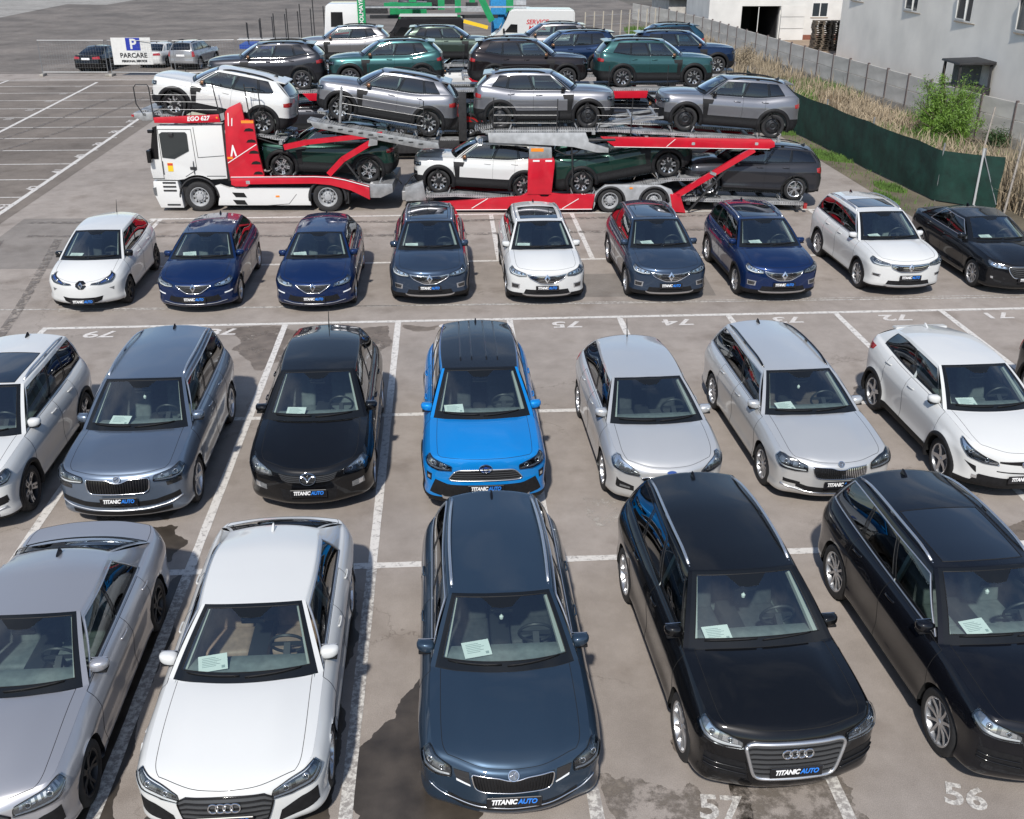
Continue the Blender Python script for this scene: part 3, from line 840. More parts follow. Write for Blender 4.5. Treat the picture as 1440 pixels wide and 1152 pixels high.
    # rails
    if q.get('rails') is not None:
        for s in (1, -1):
            x0, x1 = K.hdr-.22, K.rh+.14; pts = []
            for k in range(15):
                u = k/14; x = x0+(x1-x0)*u; yy = (q['yrf']+(q['yrr']-q['yrf'])*u+.03*math.sin(math.pi*u))-.035
                P_ = t_pt(K, x, s*yy); lift = .005+.038*min(1, 6*u*(1)) * min(1, 6*(1-u)) if u not in (0, 1) else -.004
                pts.append(P_+Vector((0, 0, lift)))
            r_ = MB(); r_.tube(pts, q.get('railr', .018), n=8, flat=q.get('railr', .016))
            for k in (0, 7, 14):
                b_ = pts[k]; r_.box((b_.x, b_.y, b_.z-.02), (.10, .022, .045), bev=.006, seg=1)
            r_.done('roof_rail', q['rails'], root, smooth=True)
    if q.get('spoiler'):
        x0, x1 = K.rh+.05, K.rh-q['spoiler']; yy = q['yrr']-.03; zz = K.zr(K.rh)+q['crown']*.6; m_ = MB()
        m_.prism([(x0, zz+.012), (x1, zz-.015), (x1-.01, zz-.045), (x0, zz-.05)], -yy, yy); bmesh.ops.bevel(m_.bm, geom=m_.bm.edges[:], offset=.012, segments=2, affect='EDGES'); m_.done('spoiler', pmat, root, angle=50)
    for yk in q.get('ribs', []):
        for s in (1, -1):
            m_ = MB(); m_.tube([t_pt(K, x_, s*yk, .002) for x_ in np.linspace(K.hdr-.30, K.rh+.10, 14)], .012, n=6, flat=.008); m_.done('roof_rib', roofm, root, smooth=True)
    # antenna
    if q.get('ant') == 'whip':
        P_ = t_pt(K, (K.rh+.12) if not q.get('antf') else K.hdr-.1, 0); a = MB(); a.tube([P_-Vector((0, 0, .01)), P_+Vector((-.0, 0, .03)), P_+Vector((-.10, 0, .30))], [.016, .010, .004], n=6); a.done('antenna', PLASTIC, root)
    elif q.get('ant', 'fin'):
        P_ = t_pt(K, K.rh+.20, 0); bm = bmesh.new(); v = []
        for (x, z, w) in ((.09, -.005, .004), (.03, .02, .016), (-.05, .06, .010), (-.075, .062, .006), (-.08, -.005, .022)): v.append((x, z, w))
        L_ = [bm.verts.new((P_.x+x, w, P_.z+z)) for x, z, w in v]; R_ = [bm.verts.new((P_.x+x, -w, P_.z+z)) for x, z, w in v]
        bm.faces.new(L_); bm.faces.new(R_[::-1])
        for k in range(4): bm.faces.new((L_[k], L_[k+1], R_[k+1], R_[k]))
        add('antenna', bm_me(bm, 'antenna'), mats=BLACKGLOSS if q.get('findark', True) else pmat)
    # wipers
    ws = [(-.02, .66, .02), (-.60, -.02, .02)]
    for k, (y0, y1, _) in enumerate(((.02, .58, 0), (-.60, -.04, 0))):
        pts = []
        for u in np.linspace(0, 1, 8):
            y = y0+(y1-y0)*u; b = abs(y)/(hw*.8); x = K.cc-(K.cc-K.cs)*min(1, b)**2.2-.06-.015*u
            P_ = t_pt(K, x, y); pts.append(P_+Vector((.008, 0, .016)))
        w = MB(); w.tube(pts, .007, n=5, flat=.011); w.done('wiper', PLASTIC, root, smooth=True)
    # interior
    seatm = q.get('seat') or INTDARK
    zf = q['zbot']+.14; zs = q['z_cowl']
    it = MB(); it.b(xR+.35, K.cs+.1, -hw*.86, hw*.86, zf, zf+.04)
    it.b(xR+.2, xR+.9, -hw*.62, hw*.62, zf+.03, min(K.zb(xR+.5)-.16, .9))
    for s in (1, -1): it.b(xR+.4, K.cs-.02, s*(hw*.86), s*(hw*.83), zf, K.zb(0)-.10)
    it.done('cabin_floor', INTDARK, root)
    dx0 = K.cs+.06
    d = MB(); d.prism([(dx0+.10, zs-.055), (dx0-.18, zs-.035), (dx0-.36, zs-.05), (dx0-.44, zs-.12), (dx0-.42, zs-.34), (dx0-.30, zs-.5), (dx0+.1, zs-.45)], -hw*.80, hw*.80)
    bmesh.ops.bevel(d.bm, geom=[e for e in d.bm.edges], offset=.02, segments=2, affect='EDGES')
    d.done('dashboard', INTGREY if not q.get('dashdark') else INTDARK, root, angle=50)
    d = MB(); d.b(dx0-1.25, dx0-.35, -.11, .11, zf, zf+.42, bev=.04); d.done('centre_console', STEER, root, angle=50)
    swx, swy, swz = dx0-.52, .37, zs-.035
    sw = MB(); n = 22; tl = R(66)
    ring = [(swx+.185*math.sin(2*math.pi*k/n)*math.cos(tl), swy+.185*math.cos(2*math.pi*k/n), swz+.185*math.sin(2*math.pi*k/n)*math.sin(tl)) for k in range(n+1)]
    sw.tube(ring, .017, n=6, cap=False); sw.bar((swx, swy-.17, swz), (swx, swy+.17, swz), .03, .035); sw.bar((swx, swy, swz), (swx-.17*math.cos(tl), swy, swz-.17*math.sin(tl)), .05, .02); sw.bar((swx, swy, swz), (swx+.25, swy, swz-.16), .07, .07)
    sw.done('steering_wheel', STEER, root, angle=50)
    roofz = q['H']-.10
    def seat(x, y, w, nm='seat'):
        z0 = zf+.14; st = MB()
        st.box((x+.02, y, z0+.10), (.52, w, .17), bev=.055, seg=3)
        bh = min(.60, (t_pt(K, x-.42, y).z-.14-z0-.12)/.98); st.box((x-.30, y, z0+.13+bh/2), (.15, w*.94, bh), ry=-R(16), bev=.055, seg=3)
        nh = 1 if w < .7 else 3
        zt = min(z0+.83, t_pt(K, x-.47, y).z-.17)
        for k in range(nh): st.box((x-.40, y+(k-(nh-1)/2)*.44, zt), (.10, .26, .17), ry=-R(10), bev=.04, seg=3)
        st.done(nm, seatm, root, angle=60)
    seat(dx0-1.08, .37, .50); seat(dx0-1.08, -.37, .50); seat(dx0-(1.88 if not q['deck'] else 1.72), 0, 1.20, 'rear_seat')
    # pale pillar lining + headliner
    hl_ = MB()
    for s in (1, -1):
        A = Vector((K.cs-.10, s*(hw-.275), K.zb(K.cs)+.02)); B = Vector((K.hdr-q['hb']-.03, s*(q['yrf']-.085), q['z_h']-.035)); hl_.bar(A, B, .05, .05)
        B2 = Vector((K.xb, s*(hw-.16), K.zb(K.xb))); T2 = Vector((K.xb-.06, s*(q['yrf']-.02), q['z_h']-.02)); hl_.bar(B2, T2, .05, .05)
    hx = np.linspace(K.rh+.1, K.hdr-.14, 8)
    for x0, x1 in zip(hx[:-1], hx[1:]):
        z0, z1 = K.zr(x0)-.03, K.zr(x1)-.03; yy = q['yrr']*.86; vs = [hl_.bm.verts.new(v) for v in ((x0, -yy, z0), (x1, -yy, z1), (x1, yy, z1), (x0, yy, z0))]; hl_.bm.faces.new(vs)
    hl_.done('headliner', LINER, root)
    # camera housing / inner mirror
    P_ = t_pt(K, K.hdr+.10, 0); rv = MB(); rv.box((P_.x-.03, 0, P_.z-.06), (.16, .15, .04), ry=R(25), bev=.012); rv.box((P_.x-.02, 0, P_.z-.13), (.035, .25, .075), bev=.015)
    rv.done('inner_mirror', BLACKGLOSS, root, angle=50)
    tp_ = lambda a_, x_, off: t_pt(K, x_, a_, off)
    add('sensor_panel', patch(tp_, [(-.24, K.hdr+.015), (0, K.hdr+.03), (.24, K.hdr+.015)], [(-.11, K.hdr+.17), (0, K.hdr+.185), (.11, K.hdr+.17)], 7, 3, .003, .004, 'sensor_panel', FRIT))
    if q.get('pend'):
        m_ = MB(); m_.tube([(P_.x-.06, 0, P_.z-.12), (P_.x-.06, 0, P_.z-.22)], .003, n=4); m_.lathe([(.001, -.30), (.02, -.28), (.024, -.25), (.001, -.22)], n=10, axis='Z', c=(P_.x-.06, 0, P_.z)); m_.done('pendant', PAPER, root)
    # ---------------- face
    if 'hl' in q:
        H_ = q['hl']
        for s in (1, -1):
            o = add('headlight', patch(PF, H_['top'], H_['bot'], 14, 6, .006, .03, 'headlight', H_.get('mat', LAMPGREY), s))
            for (u0, u1, v0, v1, mt_) in H_.get('sub', []):
                t_, b_ = sub(H_['top'], H_['bot'], u0, u1, v0, v1); add('lamp_insert', patch(PF, t_, b_, 12, 2, .0105, .006, 'lamp_insert', mt_, s), o)
            add('lamp_seam', line_mesh(PF, list(H_['top'])+list(H_['bot'])[::-1], .0055, .005, n=60, mats=SEAM, name='lamp_seam', closed=True, mirror=s), o)
            for (u_, v_, r_) in H_.get('proj', [(.24, .36, .030), (.60, .36, .032)]):
                (a_, z_), = sub(H_['top'], H_['bot'], u_, u_+.001, v_, v_, 1)[0]; P0 = PF(a_*s, z_, .016); (cx_, cy_), nn_ = K.cat(abs(a_)); pr = MB()
                pr.lathe([(.001, .012), (r_*.35, .010), (r_*.62, .002)], n=16, axis='X', mi=1); pr.lathe([(r_*.62, .0), (r_*.72, .010), (r_*.95, .010), (r_*1.08, -.01)], n=16, axis='X')
                po = pr.done('projector', [LAMPCHROME, LAMPBLACK], o, smooth=True); po.location = P0; po.rotation_euler = (0, -.25, math.atan2(nn_[1]*s, nn_[0])*.75)
            add('lens', patch(PF, H_['top'], H_['bot'], 14, 6, .028, .022, 'lens', GLASS_L, s), o)
    for nm, T_, B_, mt_, of in q.get('mid', []):       # centred, symmetric patches
        o = add(nm, patch(PF, symm(T_), symm(B_), 25, 5, of, .03, nm, pmat if mt_ == 'paint' else mt_))
    if 'gr' in q:
        G_ = q['gr']; T_, B_ = symm(G_['top']), symm(G_['bot'])
        go = add('grille', patch(PF, T_, B_, 29, 6, .005, .03, 'grille', G_.get('mat', PLASTIC)))
        bars = MB(); mode, n = G_.get('bars', ('h', 5)); bw = G_.get('bw', .35); tmp = []
        for k in range(n):
            if mode == 'h': t_, b_ = sub(T_, B_, .02, .98, (k+.5-bw/2)/n, (k+.5+bw/2)/n, 25); me_ = patch(PF, t_, b_, 25, 1, .016, .012, 'grille_bar')
            else: t_, b_ = sub(T_, B_, (k+.5-bw/2)/n, (k+.5+bw/2)/n, .05, .95, 3); me_ = patch(PF, t_, b_, 3, 4, .018, .014, 'grille_bar')
            bars.bm.from_mesh(me_); bpy.data.meshes.remove(me_)
        if n: bars.done('grille_bars', G_.get('barmat', BLACKGLOSS), go, angle=40)
        if G_.get('rim'):
            r_, mt_ = G_['rim']; add('grille_surround', line_mesh(PF, T_+B_[::-1], r_, .014, flat=r_*.7, n=90, mats=mt_, name='grille_surround', closed=True), go)
    for nm, T_, B_, mt_, of in q.get('pair', []):      # mirrored patches
        for s in (1, -1): add(nm, patch(PF, T_, B_, 10, 3, of, .025, nm, pmat if mt_ == 'paint' else mt_, s))
    for nm, pts, r_, mt_ in q.get('lines', []):
        if pts[0][0] == 0 and len(pts) > 1: add(nm, line_mesh(PF, symm(pts), r_, .012, n=50, mats=mt_, name=nm))
        else:
            for s in (1, -1): add(nm, line_mesh(PF, pts, r_, .012, n=24, mats=mt_, name=nm, mirror=s))
    if q.get('badge'):
        kind, zb_, sc_ = q['badge']; P_ = PF(0, zb_, .022); o = add('emblem', badge(kind), loc=P_); o.scale = (sc_,)*3
        P2 = PF(0, zb_+.05, .022); P1 = PF(0, zb_-.05, .022); o.rotation_euler = (0, math.atan2(P2.x-P1.x, .1)*.8, 0)
    if q.get('plate'):
        zp = q['plate']; P_ = PF(0, zp, .03); m_ = MB(); m_.box((0, 0, 0), (.016, .53, .125), bev=.006, seg=1)
        o = m_.done('number_plate', PLATEBLK, root); o.location = P_; ta, tb = plate_text()
        for t_ in (ta, tb): l_ = link('lettering', t_, o); l_.location = (.0095, 0, .008)
    # tail lamps
    if q.get('tail'):
        for s in (1, -1): add('tail_light', patch(PR, q['tail'][0], q['tail'][1], 12, 4, .008, .03, 'tail_light', RED, s))
    if q.get('rplate'):
        P_ = PR(0, q['rplate'], .02); m_ = MB(); m_.box((0, 0, 0), (.012, .52, .115), bev=.004, seg=1); o = m_.done('rear_number_plate', TXTW, root); o.location = P_
    # side lines
    for nm, pts, r_, mt_ in q.get('sidelines', []):
        for s in (1, -1):
            mb = MB(); mb.tube([s_pt(K, x, z, s, .006) for x, z in resample(pts, 24)], r_, n=6); mb.done(nm, mt_, root, smooth=True)
    for nm, T_, B_, mt_, of in q.get('sidepatch', []):
        for s in (1, -1): add(nm, patch(lambda x, z, off: s_pt(K, x, z, s, off), T_, B_, 8, 4, of, .02, nm, mt_, 1))
    K.paper_at = (dx0-.19, -.34, zs-.02)
    return K
CARS = {}
def place(root, x, y, heading):
    """nose points to world -y turned by heading degrees towards +x"""
    root.location = (x, y, 0); root.rotation_euler = (0, 0, -math.pi/2+R(heading))
def clone(root, old, new):
    r = root.copy(); COL.objects.link(r)
    for ch in list(root.children):
        c = ch.copy(); COL.objects.link(c); c.parent = r; repaint(c, old, new)
        for g_ in list(ch.children):
            d = g_.copy(); COL.objects.link(d); d.parent = c; repaint(d, old, new)
    return r
def repaint(o, old, new):
    if o.type != 'MESH' or old is new: return
    for i, s in enumerate(o.material_slots):
        if s.material == old: s.link = 'OBJECT'; s.material = new
def car(design, pmat, label, cat='car', group=None, name='parked_car', sheet=None, **pose):
    if design not in CARS:
        K = assemble(DESIGNS[design], pmat); K.pmat = pmat; CARS[design] = K; r = K.root
    else:
        K = CARS[design]; r = clone(K.root, K.pmat, pmat)
    r.name = name; tag(r, label, cat, group)
    if 'nose' in pose:          # world point of the nose centre (x, y), heading
        x, y, h = pose['nose']; d = Vector((math.sin(R(h)), -math.cos(R(h)))); place(r, x-d.x*K.xF, y-d.y*K.xF, h)
    elif 'at' in pose: place(r, *pose['at'])
    if 'mw' in pose: r.matrix_world = pose['mw']
    if sheet:
        r_ = Matrix.Translation(r.location) @ r.rotation_euler.to_matrix().to_4x4() if 'mw' not in pose else pose['mw']
        px, py, pz = K.paper_at
        if 'sheetme' not in SHARED:
            m_ = MB(); m_.box((0, 0, 0), (.21, .297, .003)); SHARED['sheetme'] = m_.mesh('paper_sheet', PAPER)
            m_ = MB()
            for k in range(6): m_.b(-.07+k*.022, -.062+k*.022, -.11, .03+.07*((k*37) % 5)/5, .0018, .0026)
            m_.b(.05, .085, .085, .12, .0018, .0026)
            SHARED['sheetpr'] = m_.mesh('print', INK)
        o = link('paper_sheet', SHARED['sheetme']); o.matrix_world = r_ @ Matrix.Translation((px+rnd.uniform(-.05, .04), py+rnd.uniform(-.10, .06), pz+.035)) @ Matrix.Rotation(R(rnd.uniform(-8, 16)), 4, 'Z') @ Matrix.Rotation(R(14), 4, 'Y')
        tag(o, sheet, 'paper', 'sale sheets on dashboards'); pr = link('print', SHARED['sheetpr'], o)
    return K, r
# ================================================================ CAR DESIGNS (a = metres along the outline from the nose, z = height)
DESIGNS = {}
GRGREY = mat('grille_grey', (.05, .052, .055), .4)
LED2 = [(.04, .96, .72, .92, LAMPWHITE), (.10, .38, .12, .60, LAMPCHROME), (.46, .76, .10, .60, LAMPCHROME)]
def hl(top, bot, mt=None, subs=None): return dict(top=top, bot=bot, mat=mt or LAMPGREY, sub=LED2 if subs is None else subs)
DESIGNS['q5'] = dict(L=4.66, W=1.89, H=1.61, wb=2.82, fo=.88, wr=.365, bow=.12, z_nose=.94, z_corner=.97, z_belt0=1.04, z_belt1=1.07, z_belt2=1.12, z_cowl=1.095, z_h=1.53, z_r=1.50, yrf=.61, yrr=.57, rails=SATIN, rim='ten', rib=.012, rib_b=.7,
    cowl_c=1.12, pend=1, cladw=.045, hl=hl([(.545, .845), (.72, .90), (.93, .955), (1.06, .965)], [(.53, .775), (.72, .775), (.92, .81), (1.09, .90)]),
    gr=dict(top=[(0, .845), (.46, .84), (.515, .80)], bot=[(0, .43), (.36, .43), (.41, .45)], bars=('h', 7), bw=.5, barmat=GRGREY, rim=(.028, SATIN)),
    pair=[('lower_intake', [(.50, .60), (.75, .63), (.92, .64)], [(.46, .40), (.72, .42), (.93, .46)], PLASTIC, .004)],
    lines=[('intake_bar', [(.50, .53), (.75, .55), (.92, .57)], .008, BLACKGLOSS), ('intake_bar', [(.48, .46), (.75, .49), (.92, .51)], .008, BLACKGLOSS)],
    badge=('rings', .735, 1.15), plate=.525, tail=([(.45, .98), (.88, .99)], [(.45, .88), (.88, .86)]))
DESIGNS['q5b'] = dict(DESIGNS['q5'], sunroof=(.28, -.85), chrome=1)
DESIGNS['a5'] = dict(L=4.73, W=1.84, H=1.385, wb=2.82, fo=.88, wr=.335, bow=.16, z_nose=.70, z_corner=.78, z_belt0=.91, z_belt1=.95, z_belt2=.97, z_tail=.95, z_cowl=.975, cowl_s=.80, cowl_c=1.02, hdr=.14, z_h=1.30, z_r=1.215, rhdr=-1.62, deck=-2.08, z_deckc=.985, dpillar=.62, yrr_=1, quarter=False, xb=-.30, yrf=.56, yrr=.55, hb=.08, zbot=.17, rib=.014, rib_b=.62, rim='twin', chrome=1, dark_rear=False, findark=False, seat=INTBEIGE,
    front=[(0, .10), (.08, .03), (.2, .0), (.45, 0), (.7, .012), (.88, .035), (1, .09)],
    hl=hl([(.46, .655), (.64, .71), (.86, .762), (.99, .775)], [(.44, .59), (.62, .585), (.85, .625), (1.02, .72)], LAMPBLACK, [(.03, .97, .78, .95, LAMPWHITE), (.05, .95, .02, .10, LAMPWHITE), (.12, .34, .25, .62, LAMPGREY), (.42, .64, .25, .62, LAMPGREY), (.7, .88, .25, .62, LAMPGREY)]),
    gr=dict(top=[(0, .665), (.38, .655), (.47, .60)], bot=[(0, .33), (.30, .33), (.38, .35)], bars=('h', 6), bw=.45, barmat=GRGREY, rim=(.008, BLACKGLOSS)),
    pair=[('lower_intake', [(.52, .42), (.72, .50), (.90, .54)], [(.48, .30), (.72, .32), (.92, .36)], PLASTIC, .004)],
    badge=('rings', .575, 1.1), plate=.43, tail=([(.35, .86), (.85, .88)], [(.40, .78), (.86, .76)]))
DESIGNS['a4'] = dict(DESIGNS['a5'], L=4.76, H=1.42, z_nose=.73, z_corner=.80, z_belt0=.93, z_cowl=.99, z_h=1.335, z_r=1.30, rhdr=-1.20, deck=-1.84, z_deckc=1.02, dpillar=.50, z_belt2=1.0, z_tail=1.02, rimmat=ALLOYDARK, findark=True, seat=INTDARK,
    hl=hl([(.50, .68), (.70, .73), (.90, .782), (1.03, .795)], [(.48, .60), (.66, .595), (.88, .63), (1.05, .73)], LAMPGREY, [(.04, .96, .80, .94, LAMPWHITE)]+[(.10+.1*k, .155+.1*k, .10, .50, LAMPWHITE) for k in range(8)]))
DESIGNS['octavia'] = dict(L=4.67, W=1.815, H=1.43, wb=2.69, fo=.91, wr=.33, bow=.17, z_nose=.73, z_corner=.82, z_belt0=.94, z_belt1=.97, z_belt2=1.0, z_cowl=1.0, cowl_s=.84, cowl_c=1.08, hdr=.22, z_h=1.352, z_r=1.35, yrf=.575, yrr=.54, rails=SATIN, chrome=1, rib=.014, rib_b=.55, rim='five', zbot=.17, rhdr=-2.05,
    hl=hl([(.63, .715), (.76, .765), (.92, .812), (1.01, .82)], [(.62, .63), (.74, .615), (.92, .65), (1.04, .74)], LAMPBLACK, [(.05, .95, .76, .92, LAMPWHITE), (.15, .5, .2, .6, LAMPGREY), (.55, .85, .2, .6, LAMPCHROME)]),
    gr=dict(top=[(0, .655), (.06, .66), (.14, .68), (.42, .695)], bot=[(0, .525), (.30, .53), (.37, .55)], bars=('v', 26), bw=.42, barmat=BLACKGLOSS, rim=(.010, CHROME)),
    pair=[('inner_lamp', [(.45, .70), (.61, .705)], [(.42, .58), (.57, .615)], LAMPBLACK, .006), ('inner_lamp_strip', [(.425, .585), (.57, .62)], [(.42, .57), (.565, .60)], LAMPWHITE, .010)],
    mid=[('lower_intake', [(0, .37), (.5, .38), (.66, .42)], [(0, .29), (.5, .30), (.66, .35)], PLASTIC, .004)],
    lines=[('bumper_strip', [(0, .335), (.4, .345), (.7, .39), (.86, .48)], .008, CHROME)], pend=1, badge=('arrow', .70, 1.15), plate=.44, tail=([(.5, .92), (.88, .93)], [(.5, .80), (.88, .78)]))
DESIGNS['superb'] = dict(DESIGNS['octavia'], L=4.86, W=1.865, H=1.475, wb=2.84, fo=.93, wr=.335, z_nose=.745, z_corner=.82, z_belt0=.95, z_belt1=.99, z_belt2=1.02, z_cowl=1.01, cowl_s=.90, cowl_c=1.13, hdr=.26, z_h=1.39, z_r=1.38, rhdr=-2.12, rails=BLACKGLOSS, rim='ten', rib=.016,
    hl=hl([(.52, .71), (.72, .78), (.92, .815), (1.04, .82)], [(.50, .625), (.70, .615), (.92, .65), (1.07, .76)], LAMPBLACK, [(.05, .95, .80, .93, LAMPWHITE), (.12, .40, .2, .66, LAMPGREY), (.5, .85, .2, .66, LAMPGREY)]),
    gr=dict(top=[(0, .66), (.07, .665), (.13, .69), (.43, .70)], bot=[(0, .52), (.34, .525), (.40, .56)], bars=('v', 28), bw=.35, barmat=CHROME, rim=(.009, CHROME)),
    pair=[('fog_intake', [(.60, .43), (.86, .47)], [(.60, .38), (.86, .41)], PLASTIC, .004)],
    lines=[('bumper_strip', [(0, .275), (.5, .29), (.8, .34), (.9, .37)], .010, CHROME)], badge=('arrow', .735, 1.0))
DESIGNS['kodiaq'] = dict(DEF, L=4.70, W=1.88, H=1.655, wb=2.79, fo=.91, wr=.355, z_nose=.90, z_corner=.97, z_belt0=1.06, z_belt1=1.09, z_belt2=1.13, z_cowl=1.115, z_h=1.57, z_r=1.57, yrf=.615, yrr=.59, rails=SATIN, chrome=1, rim='five', rib=.016, rib_b=.62, rhdr=-2.02, xc=-.98,
    hl=hl([(.52, .87), (.70, .905), (.93, .955), (1.05, .965)], [(.50, .80), (.72, .785), (.92, .81), (1.07, .89)], LAMPBLACK, [(.05, .95, .78, .92, LAMPWHITE), (.12, .4, .2, .62, LAMPGREY), (.5, .8, .2, .62, LAMPGREY)]),
    gr=dict(top=[(0, .80), (.08, .81), (.14, .845), (.46, .855)], bot=[(0, .635), (.38, .64), (.43, .67)], bars=('v', 24), bw=.42, barmat=BLACKGLOSS, rim=(.014, CHROME)),
    pair=[('fog_lamp', [(.68, .76), (.92, .80)], [(.69, .70), (.92, .73)], LAMPBLACK, .006)],
    mid=[('lower_intake', [(0, .50), (.5, .51), (.86, .585)], [(0, .42), (.5, .43), (.88, .50)], PLASTIC, .004), ('skid_plate', [(0, .34), (.5, .35), (.72, .38)], [(0, .27), (.5, .28), (.72, .31)], PLASTIC, .004)],
    lines=[('bumper_strip', [(0, .37), (.4, .38), (.7, .42), (.9, .50)], .012, SATIN)], pend=1, badge=('arrow', .855, 1.1), plate=.53, tail=([(.5, 1.02), (.88, 1.04)], [(.5, .88), (.88, .86)]))
DESIGNS['tiguan'] = dict(DESIGNS['kodiaq'], L=4.49, W=1.84, H=1.66, wb=2.68, fo=.89, clad=.11, sunroof=(.25, -.9), rim='star', rimmat=ALLOY, rhdr=-1.92, chrome=None, rails=SATIN, xc=-1.0,
    gr=dict(top=[(0, .86), (.50, .87)], bot=[(0, .73), (.48, .75)], bars=('h', 3), bw=.4, barmat=CHROME, rim=None), badge=('disc', .80, 1.1),
    pair=[('fog_intake', [(.45, .56), (.88, .62)], [(.45, .47), (.90, .52)], PLASTIC, .004)], lines=[('bumper_strip', [(0, .36), (.5, .37), (.85, .45)], .010, SATIN)])
DESIGNS['cx7'] = dict(L=4.68, W=1.87, H=1.60, wb=2.75, fo=.96, wr=.365, bow=.18, cr=.23, z_nose=.80, z_corner=.90, z_belt0=1.02, z_belt1=1.06, z_belt2=1.12, z_cowl=1.06, cowl_s=.92, cowl_c=1.15, hdr=.24, z_h=1.50, z_r=1.46, yrf=.59, yrr=.54, rhdr=-1.95, rim='five', hoodbulge=.012, rib=-.020, rib_b=.74, ant='whip', antf=False, mirmat=None,
    hl=hl([(.56, .76), (.72, .83), (.88, .885), (.98, .89)], [(.54, .70), (.72, .69), (.90, .72), (1.02, .80)], LAMPGREY, [(.12, .42, .2, .8, LAMPCHROME), (.5, .78, .15, .75, LAMPCHROME)]),
    gr=dict(top=[(0, .71), (.3, .725), (.46, .75)], bot=[(0, .61), (.3, .62), (.40, .66)], bars=('h', 4), bw=.35, barmat=GRGREY, rim=None),
    mid=[('lower_intake', [(0, .50), (.35, .50), (.42, .52)], [(0, .30), (.35, .30), (.40, .33)], PLASTIC, .004)],
    pair=[('fog_lamp', [(.66, .53), (.86, .57)], [(.66, .45), (.88, .48)], LAMPGREY, .006), ('fog_bulb', [(.77, .545), (.84, .56)], [(.77, .475), (.84, .49)], LAMPCHROME, .011)],
    badge=('wings', .68, 1.35), plate=.46, tail=([(.45, 1.0), (.88, 1.0)], [(.45, .88), (.88, .85)]))
DESIGNS['rav4'] = dict(L=4.60, W=1.855, H=1.67, wb=2.69, fo=.93, wr=.36, bow=.09, cr=.15, z_nose=.98, z_corner=1.0, ribs=(.12, .30), z_belt0=1.07, z_belt1=1.10, z_belt2=1.17, z_cowl=1.12, z_h=1.585, z_r=1.56, yrf=.605, yrr=.57, clad=.15, cladw=.075, roofmat=None, rim='five', rhdr=-1.98, rib=.016, rib_b=.60, mirblack=True,
    front=[(0, .12), (.08, .04), (.2, .0), (.45, 0), (.52, .02), (.75, .02), (.9, .03), (1, .06)],
    hl=hl([(.50, .865), (.68, .925), (.88, .985), (.96, .995)], [(.50, .81), (.70, .80), (.88, .85), (.99, .93)], LAMPBLACK, [(.08, .9, .70, .90, LAMPWHITE), (.15, .40, .15, .6, LAMPCHROME), (.5, .78, .15, .6, LAMPCHROME)]),
    gr=dict(top=[(0, .83), (.40, .82), (.46, .79)], bot=[(0, .65), (.50, .645), (.56, .66)], bars=('h', 5), bw=.35, barmat=GRGREY, rim=(.012, SATIN)),
    mid=[('lower_intake', [(0, .58), (.55, .575), (.76, .64)], [(0, .36), (.6, .37), (.86, .42)], PLASTIC, .006), ('skid_plate', [(0, .37), (.62, .375), (.66, .40)], [(0, .32), (.58, .325), (.64, .34)], SATIN, .014)],
    pair=[('fog_lamp', [(.82, .72), (.92, .74)], [(.83, .61), (.92, .63)], BLACKGLOSS, .006), ('fog_bulb', [(.845, .69), (.895, .695)], [(.845, .645), (.895, .65)], LAMPCHROME, .010)],
    badge=('ovals', .845, 1.25), plate=.53, tail=([(.4, 1.08), (.9, 1.08)], [(.4, .98), (.9, .96)]))
DESIGNS['focus'] = dict(L=4.36, W=1.82, H=1.47, wb=2.65, fo=.89, wr=.325, bow=.17, cr=.23, z_nose=.74, z_corner=.84, z_belt0=.98, z_belt1=1.02, z_belt2=1.08, z_cowl=1.03, cowl_s=1.0, cowl_c=1.24, hdr=.28, z_h=1.385, z_r=1.36, yrf=.575, yrr=.52, rhdr=-1.68, rim='ten', ant='whip', quarter=False, zbot=.17, rib=.012, rib_b=.6,
    hl=hl([(.48, .66), (.66, .76), (.88, .85), (.99, .86)], [(.47, .625), (.68, .635), (.90, .70), (1.02, .80)], LAMPCHROME, [(.10, .40, .3, .8, LAMPGREY), (.5, .75, .25, .75, LAMPGREY)]),
    gr=dict(top=[(0, .625), (.34, .625), (.42, .605)], bot=[(0, .51), (.34, .515), (.46, .585)], bars=('h', 5), bw=.4, barmat=BLACKGLOSS, rim=(.008, CHROME)),
    pair=[('fog_intake', [(.56, .44), (.80, .50), (.84, .54)], [(.56, .36), (.84, .38), (.86, .40)], PLASTIC, .004), ('fog_bulb', [(.62, .42), (.78, .44)], [(.62, .395), (.78, .405)], LAMPGREY, .009)],
    mid=[('lower_intake', [(0, .36), (.46, .37)], [(0, .28), (.5, .30)], PLASTIC, .004)], badge=('blueoval', .69, 1.0), plate=.42, tail=([(.48, .98), (.9, 1.03), (1.08, 1.02)], [(.5, .84), (.9, .82), (1.04, .92)]))
